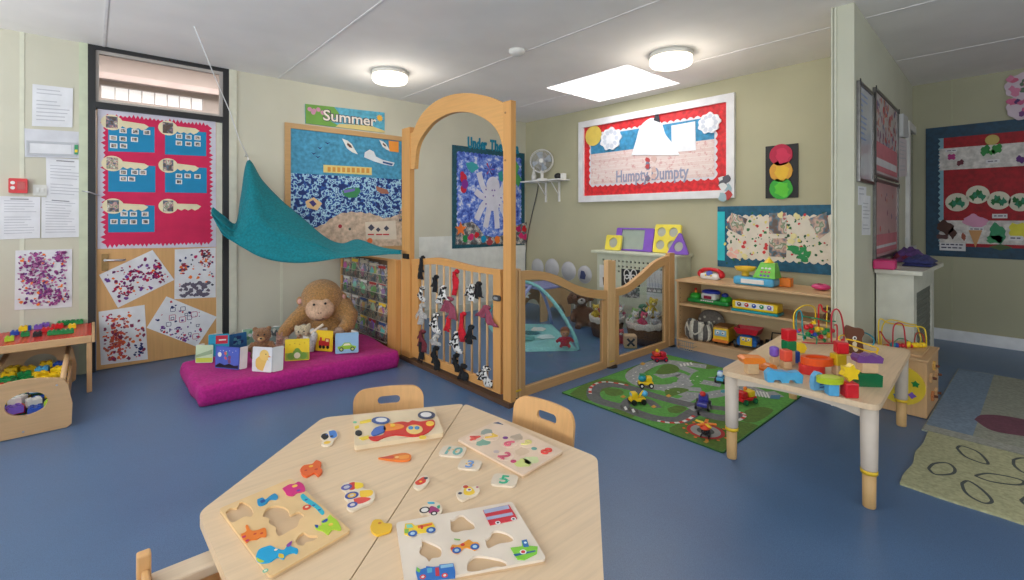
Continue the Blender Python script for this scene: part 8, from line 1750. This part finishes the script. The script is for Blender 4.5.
piece(t, 'jeep_piece', rp([(386, 408), (400, 385), (430, 388), (470, 372), (505, 352), (530, 368), (560, 370), (572, 395), (545, 420), (520, 410), (480, 402), (455, 425), (430, 442), (400, 430)], f2), cP(225, 150, 50), HP, .002, [(cpx(f2, 465, 385, 14), cP(200, 50, 40)), (poly2([(388, 405), (410, 398), (412, 412), (390, 420)]), cP(190, 50, 60)), (poly2([(410, 345), (450, 350), (448, 358), (412, 354)]), cP(120, 180, 80))]+wh2(427, 422, 29)+wh2(543, 398, 29), 'open top jeep piece')
piece(t, 'boat_piece', poly2([(772, 405), (845, 395), (842, 358), (875, 350), (890, 392), (945, 396), (940, 440), (860, 482), (815, 478)]), cP(130, 200, 60), HP, .002, [(poly2([(842, 358), (875, 350), (890, 398), (855, 402)]), cP(40, 110, 180)), (cpx(f2, 866, 372, 9), cP(225, 240, 240)), (poly2([(790, 448), (930, 422), (932, 430), (800, 462)]), cP(30, 90, 150)), (cpx(f2, 852, 432, 22), cP(235, 235, 230)), (cpx(f2, 852, 432, 14), cP(205, 50, 50))], 'green boat piece')
piece(t, 'train_piece', poly2([(165, 560), (170, 530), (195, 545), (228, 535), (232, 525), (280, 530), (320, 525), (315, 515), (405, 505), (418, 560), (418, 600), (180, 620)]), cP(40, 110, 190), HP, .002, [(poly2([(168, 555), (172, 530), (196, 550), (188, 568)]), cP(120, 190, 70)), (poly2([(236, 540), (268, 535), (270, 565), (240, 570)]), cP(90, 170, 200)), (poly2([(288, 535), (312, 532), (318, 590), (292, 590)]), cP(190, 50, 70)), (poly2([(322, 520), (402, 508), (405, 528), (325, 540)]), cP(140, 190, 220))]+wh2(210, 595, 20, cP(220, 60, 60), WHITE)+wh2(350, 585, 20, cP(220, 60, 60), WHITE), 'blue train piece')
# car puzzle
f3 = lambda x, y: (280+x/4.833, 400+y/4.833)
q3 = [f3(355, 100), f3(745, 62), f3(792, 186), f3(360, 252)]
t, q = puzzle('car_puzzle', 'thick wooden board with a red racing car, at the far end of the left table', q3, C(226, 205, 172, .5), h=.019)
h3 = .019
SH3 = SZ(HZt+h3); p3 = lambda l: [SH3.hit(*f3(*p)) for p in l]
def pc3(name, l, mat, th=.003, lab=None, sm=True):
    P = [(a.x, a.y) for a in smooth_line([(u, v, 0) for u, v in p3(l+l[:1])], 3)][:-1] if sm else p3(l)
    mb = MB(); mb.slab(SH3, P, 0, th, mat); return tag(mb.build(name, t), lab)
def c3p(name, x, y, rx, ry, mat, h=.003, th=.002):
    P = p3([(x+rx*math.cos(2*PI*k/20), y+ry*math.sin(2*PI*k/20)) for k in range(20)]); mb = MB(); mb.slab(SH3, P, h, h+th, mat); return mb.build(name, t)
pc3('car_body', [(428, 182), (470, 178), (500, 170), (510, 145), (540, 118), (590, 108), (620, 112), (640, 102), (680, 108), (740, 100), (745, 130), (700, 168), (640, 180), (560, 172), (500, 185), (470, 200), (440, 195)], cP(205, 40, 36), lab='red car body')
pc3('wing', [(440, 165), (460, 140), (500, 130), (512, 150), (480, 168), (450, 175)], cP(70, 110, 190), .0045)
c3p('wheel', 487, 104, 44, 17, cP(60, 90, 150)); c3p('hub', 490, 104, 28, 10, cP(225, 225, 225), .005, .001); c3p('wheel', 708, 78, 42, 18, cP(60, 70, 100)); c3p('hub', 706, 78, 27, 11, cP(225, 222, 220), .005, .001)
pc3('side_panel', [(500, 138), (520, 120), (590, 125), (592, 142), (510, 155)], cP(236, 140, 50), .0045); c3p('roundel', 545, 130, 12, 7, cP(240, 190, 60), .0045)
c3p('face', 650, 148, 40, 22, cP(235, 200, 120), .0032, .0015); c3p('eye', 632, 142, 12, 8, cP(60, 130, 190), .0048, .001); c3p('eye', 662, 142, 12, 8, cP(60, 130, 190), .0048, .001)
c3p('lamp', 725, 120, 20, 11, cP(236, 190, 70), .0033); c3p('lamp', 690, 182, 18, 8, cP(236, 200, 70), .0001); c3p('wheel', 380, 162, 17, 12, BLACK, .0001, .003)
pc3('bar', [(385, 105), (440, 92), (440, 106), (388, 116)], cP(236, 205, 60), .0016, sm=False); pc3('bar', [(360, 130), (380, 122), (382, 134), (364, 142)], cP(236, 205, 60), .0016, sm=False); pc3('bar', [(380, 185), (428, 172), (430, 188), (400, 196)], cP(236, 205, 60), .0016, sm=False)
c3p('sticker_or_reflection', 362, 108, 10, 5, cP(120, 190, 150), .0001, .0006)
# number puzzle
f4 = lambda x, y: (440+x/4.833, 400+y/4.833)
q4 = [f4(83, 205), f4(282, 108), f4(597, 262), f4(400, 380)]
t, q = puzzle('number_puzzle', 'pale wooden number puzzle at the far end of the right table', q4, C(226, 200, 176, .5), h=.010)
SH4 = SZ(HZt+.0101)
for i, (ch, x, y, c) in enumerate((('4', 165, 185, (220, 90, 80)), ('7', 245, 180, (225, 185, 80)), ('6', 335, 212, (225, 110, 130)), ('9', 418, 210, (215, 205, 130)), ('8', 515, 250, (225, 70, 60)), ('2', 315, 272, (205, 95, 120)))):
    u, v = SH4.hit(*f4(x, y)); U = Vector((q[1][0]-q[0][0], q[1][1]-q[0][1], 0)).normalized(); U = Vector((q[2][0]-q[1][0], q[2][1]-q[1][1], 0)).normalized(); S = Surf((u, v, HZt+.010), U, Vector((-U.y, U.x, 0)), (0, 0, 1))
    mb = MB(); mb.slab(S, circ(0, 0, .027, 20), .0002, .0012, C(232, 206, 184, .5)); mb.text(ch, S, 0, -.019, .055, cP(*c), 0, .0045, bold=.0005, center=True); o = mb.build('number_piece', t); tag(o, 'number %s piece' % ch)
r = random.Random(12)
for i, (x, y, m_) in enumerate(((400, 250, (214, 186, 158)), (400, 305, (206, 214, 130)), (440, 290, (206, 214, 160)), (205, 205, (130, 170, 150)), (225, 155, (150, 160, 150)), (375, 180, (190, 170, 150)))):
    u, v = SH4.hit(*f4(x, y)); mb = MB(); mb.slab(SH4, blob(u, v, .022, 12, .5), .0, .0005, cP(*m_)); mb.build('printed_motif', t)
for (x, y, c) in ((316, 183, (120, 60, 140)), (355, 297, (200, 60, 110)), (455, 235, (100, 160, 150)), (272, 250, (200, 180, 180))): u, v = SH4.hit(*f4(x, y)); mb = MB(); mb.slab(SH4, circ(u, v, .009, 10), .0, .0008, cP(*c)); mb.build('printed_dot', t)
mb = MB(); P = [SH4.hit(*f4(*p)) for p in ((258, 112), (282, 107), (306, 120), (285, 116))]; mb.slab(SH4, P, 0, .001, cP(60, 80, 110)); mb.build('corner_mark', t)
# loose pieces
def loose(label, f, outline, base, prints, th=.006, name='puzzle_piece'):
    P = rp(outline, f, 3); mb = MB(); mb.slab(SH, P, .0005, th, base)
    for pl, m_ in prints: mb.pat(SH, pl, th, m_)
    return tag(mb.build(name), label, 'puzzle piece', 'loose puzzle pieces on the table')
R_ = lambda f, *l: rp(list(l), f, 3)
WB_ = C(226, 210, 188, .5)
loose('blue and black bee shaped puzzle piece left of the red racing car board', f3, [(197, 190), (200, 172), (230, 155), (255, 150), (275, 165), (278, 182), (262, 198), (250, 222), (225, 230), (200, 222), (208, 200)], WB_, [(R_(f3, (198, 188), (203, 175), (225, 170), (235, 188), (215, 202)), BLACK), (R_(f3, (235, 160), (262, 155), (275, 170), (272, 188), (245, 192)), cP(70, 130, 210)), (cpx(f3, 228, 214, 16), cP(235, 190, 60)), (cpx(f3, 250, 184, 8), BLACK), (cpx(f3, 226, 176, 6), cP(60, 110, 200))])
loose('orange giraffe shaped puzzle piece above the animal puzzle', f3, [(97, 345), (115, 325), (155, 318), (175, 300), (200, 312), (195, 335), (205, 352), (185, 375), (165, 360), (130, 378), (108, 370)], C(225, 100, 45, .5), [(cpx(f3, 150, 330, 10), cP(240, 180, 60)), (cpx(f3, 175, 345, 8), cP(190, 50, 40)), (cpx(f3, 125, 350, 7), cP(190, 50, 40))])
loose('three wheeled tractor puzzle piece in the middle of the left table', f3, [(295, 435), (310, 412), (360, 404), (398, 410), (402, 438), (440, 442), (458, 460), (448, 500), (400, 522), (350, 545), (322, 530), (330, 502), (310, 480), (320, 458)], WB_, [(R_(f3, (335, 412), (362, 408), (362, 440), (335, 444)), cP(205, 50, 50)), (R_(f3, (362, 408), (398, 412), (400, 432), (364, 440)), cP(240, 205, 50)), (R_(f3, (385, 450), (440, 445), (450, 462), (430, 478), (390, 480)), cP(236, 190, 50)), (R_(f3, (355, 490), (395, 480), (440, 488), (400, 510), (365, 512)), cP(215, 70, 60)), (cpx(f3, 322, 432, 26), cP(80, 80, 160)), (cpx(f3, 322, 432, 14), cP(190, 190, 200)), (cpx(f3, 347, 472, 32), cP(50, 70, 150)), (cpx(f3, 347, 472, 20), cP(225, 180, 60)), (cpx(f3, 347, 472, 10), cP(200, 200, 190)), (cpx(f3, 350, 518, 24), cP(60, 80, 160)), (cpx(f3, 350, 518, 12), cP(210, 200, 200))])
loose('slim orange puzzle piece in front of the racing car board', f3, [(475, 288), (520, 280), (560, 270), (605, 265), (632, 275), (628, 295), (590, 302), (540, 298), (500, 292)], C(225, 120, 50, .5), [(R_(f3, (480, 288), (545, 278), (545, 292), (500, 292)), cP(205, 70, 50)), (cpx(f3, 565, 286, 10), cP(240, 190, 120)), (R_(f3, (575, 280), (620, 274), (620, 290), (580, 295)), cP(236, 150, 60))])
loose('red and white puzzle piece on the seam between the tables', f3, [(650, 410), (672, 385), (705, 375), (722, 392), (712, 415), (690, 435), (665, 440), (645, 425)], WB_, [(R_(f3, (652, 408), (680, 388), (700, 382), (705, 405), (680, 420), (658, 420)), cP(215, 60, 40)), (cpx(f3, 705, 388, 10), cP(60, 60, 80)), (cpx(f3, 680, 405, 7), cP(235, 190, 60))])
loose('yellow duck shaped puzzle piece on the seam beside the vehicle puzzle', lambda x, y: (180+x/2.764, 370+y/2.764), [(526, 440), (535, 422), (555, 420), (565, 430), (585, 432), (582, 450), (560, 458), (545, 462), (530, 452)], C(226, 180, 50, .5), [(cpx(lambda x, y: (180+x/2.764, 370+y/2.764), 552, 430, 5), cP(200, 120, 40))])
loose('tractor puzzle piece just above the yellow truck piece', f2, [(186, 145), (210, 118), (240, 110), (245, 88), (285, 88), (320, 105), (335, 140), (310, 185), (270, 190), (240, 168), (205, 168)], WB_, [(R_(f2, (240, 150), (262, 118), (300, 130), (318, 150), (280, 165), (255, 165)), cP(160, 50, 110)), (R_(f2, (240, 92), (280, 92), (285, 104), (245, 104)), cP(60, 170, 200)), (cpx(f2, 222, 143, 34), BLACK), (cpx(f2, 222, 143, 23), WHITE), (cpx(f2, 282, 165, 22), BLACK), (cpx(f2, 282, 165, 12), WHITE), (R_(f2, (300, 118), (318, 112), (318, 132), (305, 134)), cP(60, 160, 130))])
loose('yellow round faced puzzle piece between the number and vehicle puzzles', f4, [(78, 455), (100, 445), (108, 425), (130, 420), (150, 430), (182, 425), (192, 445), (175, 468), (140, 480), (110, 495), (85, 480)], WB_, [(R_(f4, (115, 440), (140, 428), (160, 440), (168, 460), (140, 472), (115, 465)), cP(238, 200, 60)), (cpx(f4, 124, 430, 13), cP(200, 60, 40)), (cpx(f4, 140, 445, 14), WHITE), (cpx(f4, 142, 444, 7), cP(130, 50, 110)), (cpx(f4, 97, 462, 10), cP(60, 60, 90)), (cpx(f4, 180, 432, 7), cP(190, 90, 120))])
def numpiece(label, ch, x, y, c, c2, s=.055, rot=-.5):
    u, v = SH.hit(*f4(x, y)); U = Vector((math.cos(rot), math.sin(rot), 0)); S = Surf((u, v, HZt), U, Vector((-U.y, U.x, 0)), (0, 0, 1)); mb = MB(); mb.slab(S, rrect(-s*.62, -s*.5, s*.62, s*.5, s*.25), .0005, .006, C(222, 206, 186, .5)); mb.text(ch, S, 0, -s*.34, s, cP(*c), 0, .0068, bold=.001, center=True)
    for k in range(3): mb.pat(S, circ(-s*.2+.2*s*k, s*.1*math.sin(k*2), s*.06, 8), .0068, cP(*c2))
    return tag(mb.build('number_piece'), label, 'puzzle piece', 'loose puzzle pieces on the table')
numpiece('loose teal number piece nearest the table seam', '10', 62, 255, (110, 170, 165), (225, 180, 90), .062, -.9); numpiece('loose blue number piece between the teal and the green ones', '3', 145, 320, (110, 150, 205), (235, 180, 70), .052, -.9); numpiece('loose green number piece at the front corner of the number puzzle', '5', 312, 395, (40, 170, 130), (120, 200, 170), .056, -.9)
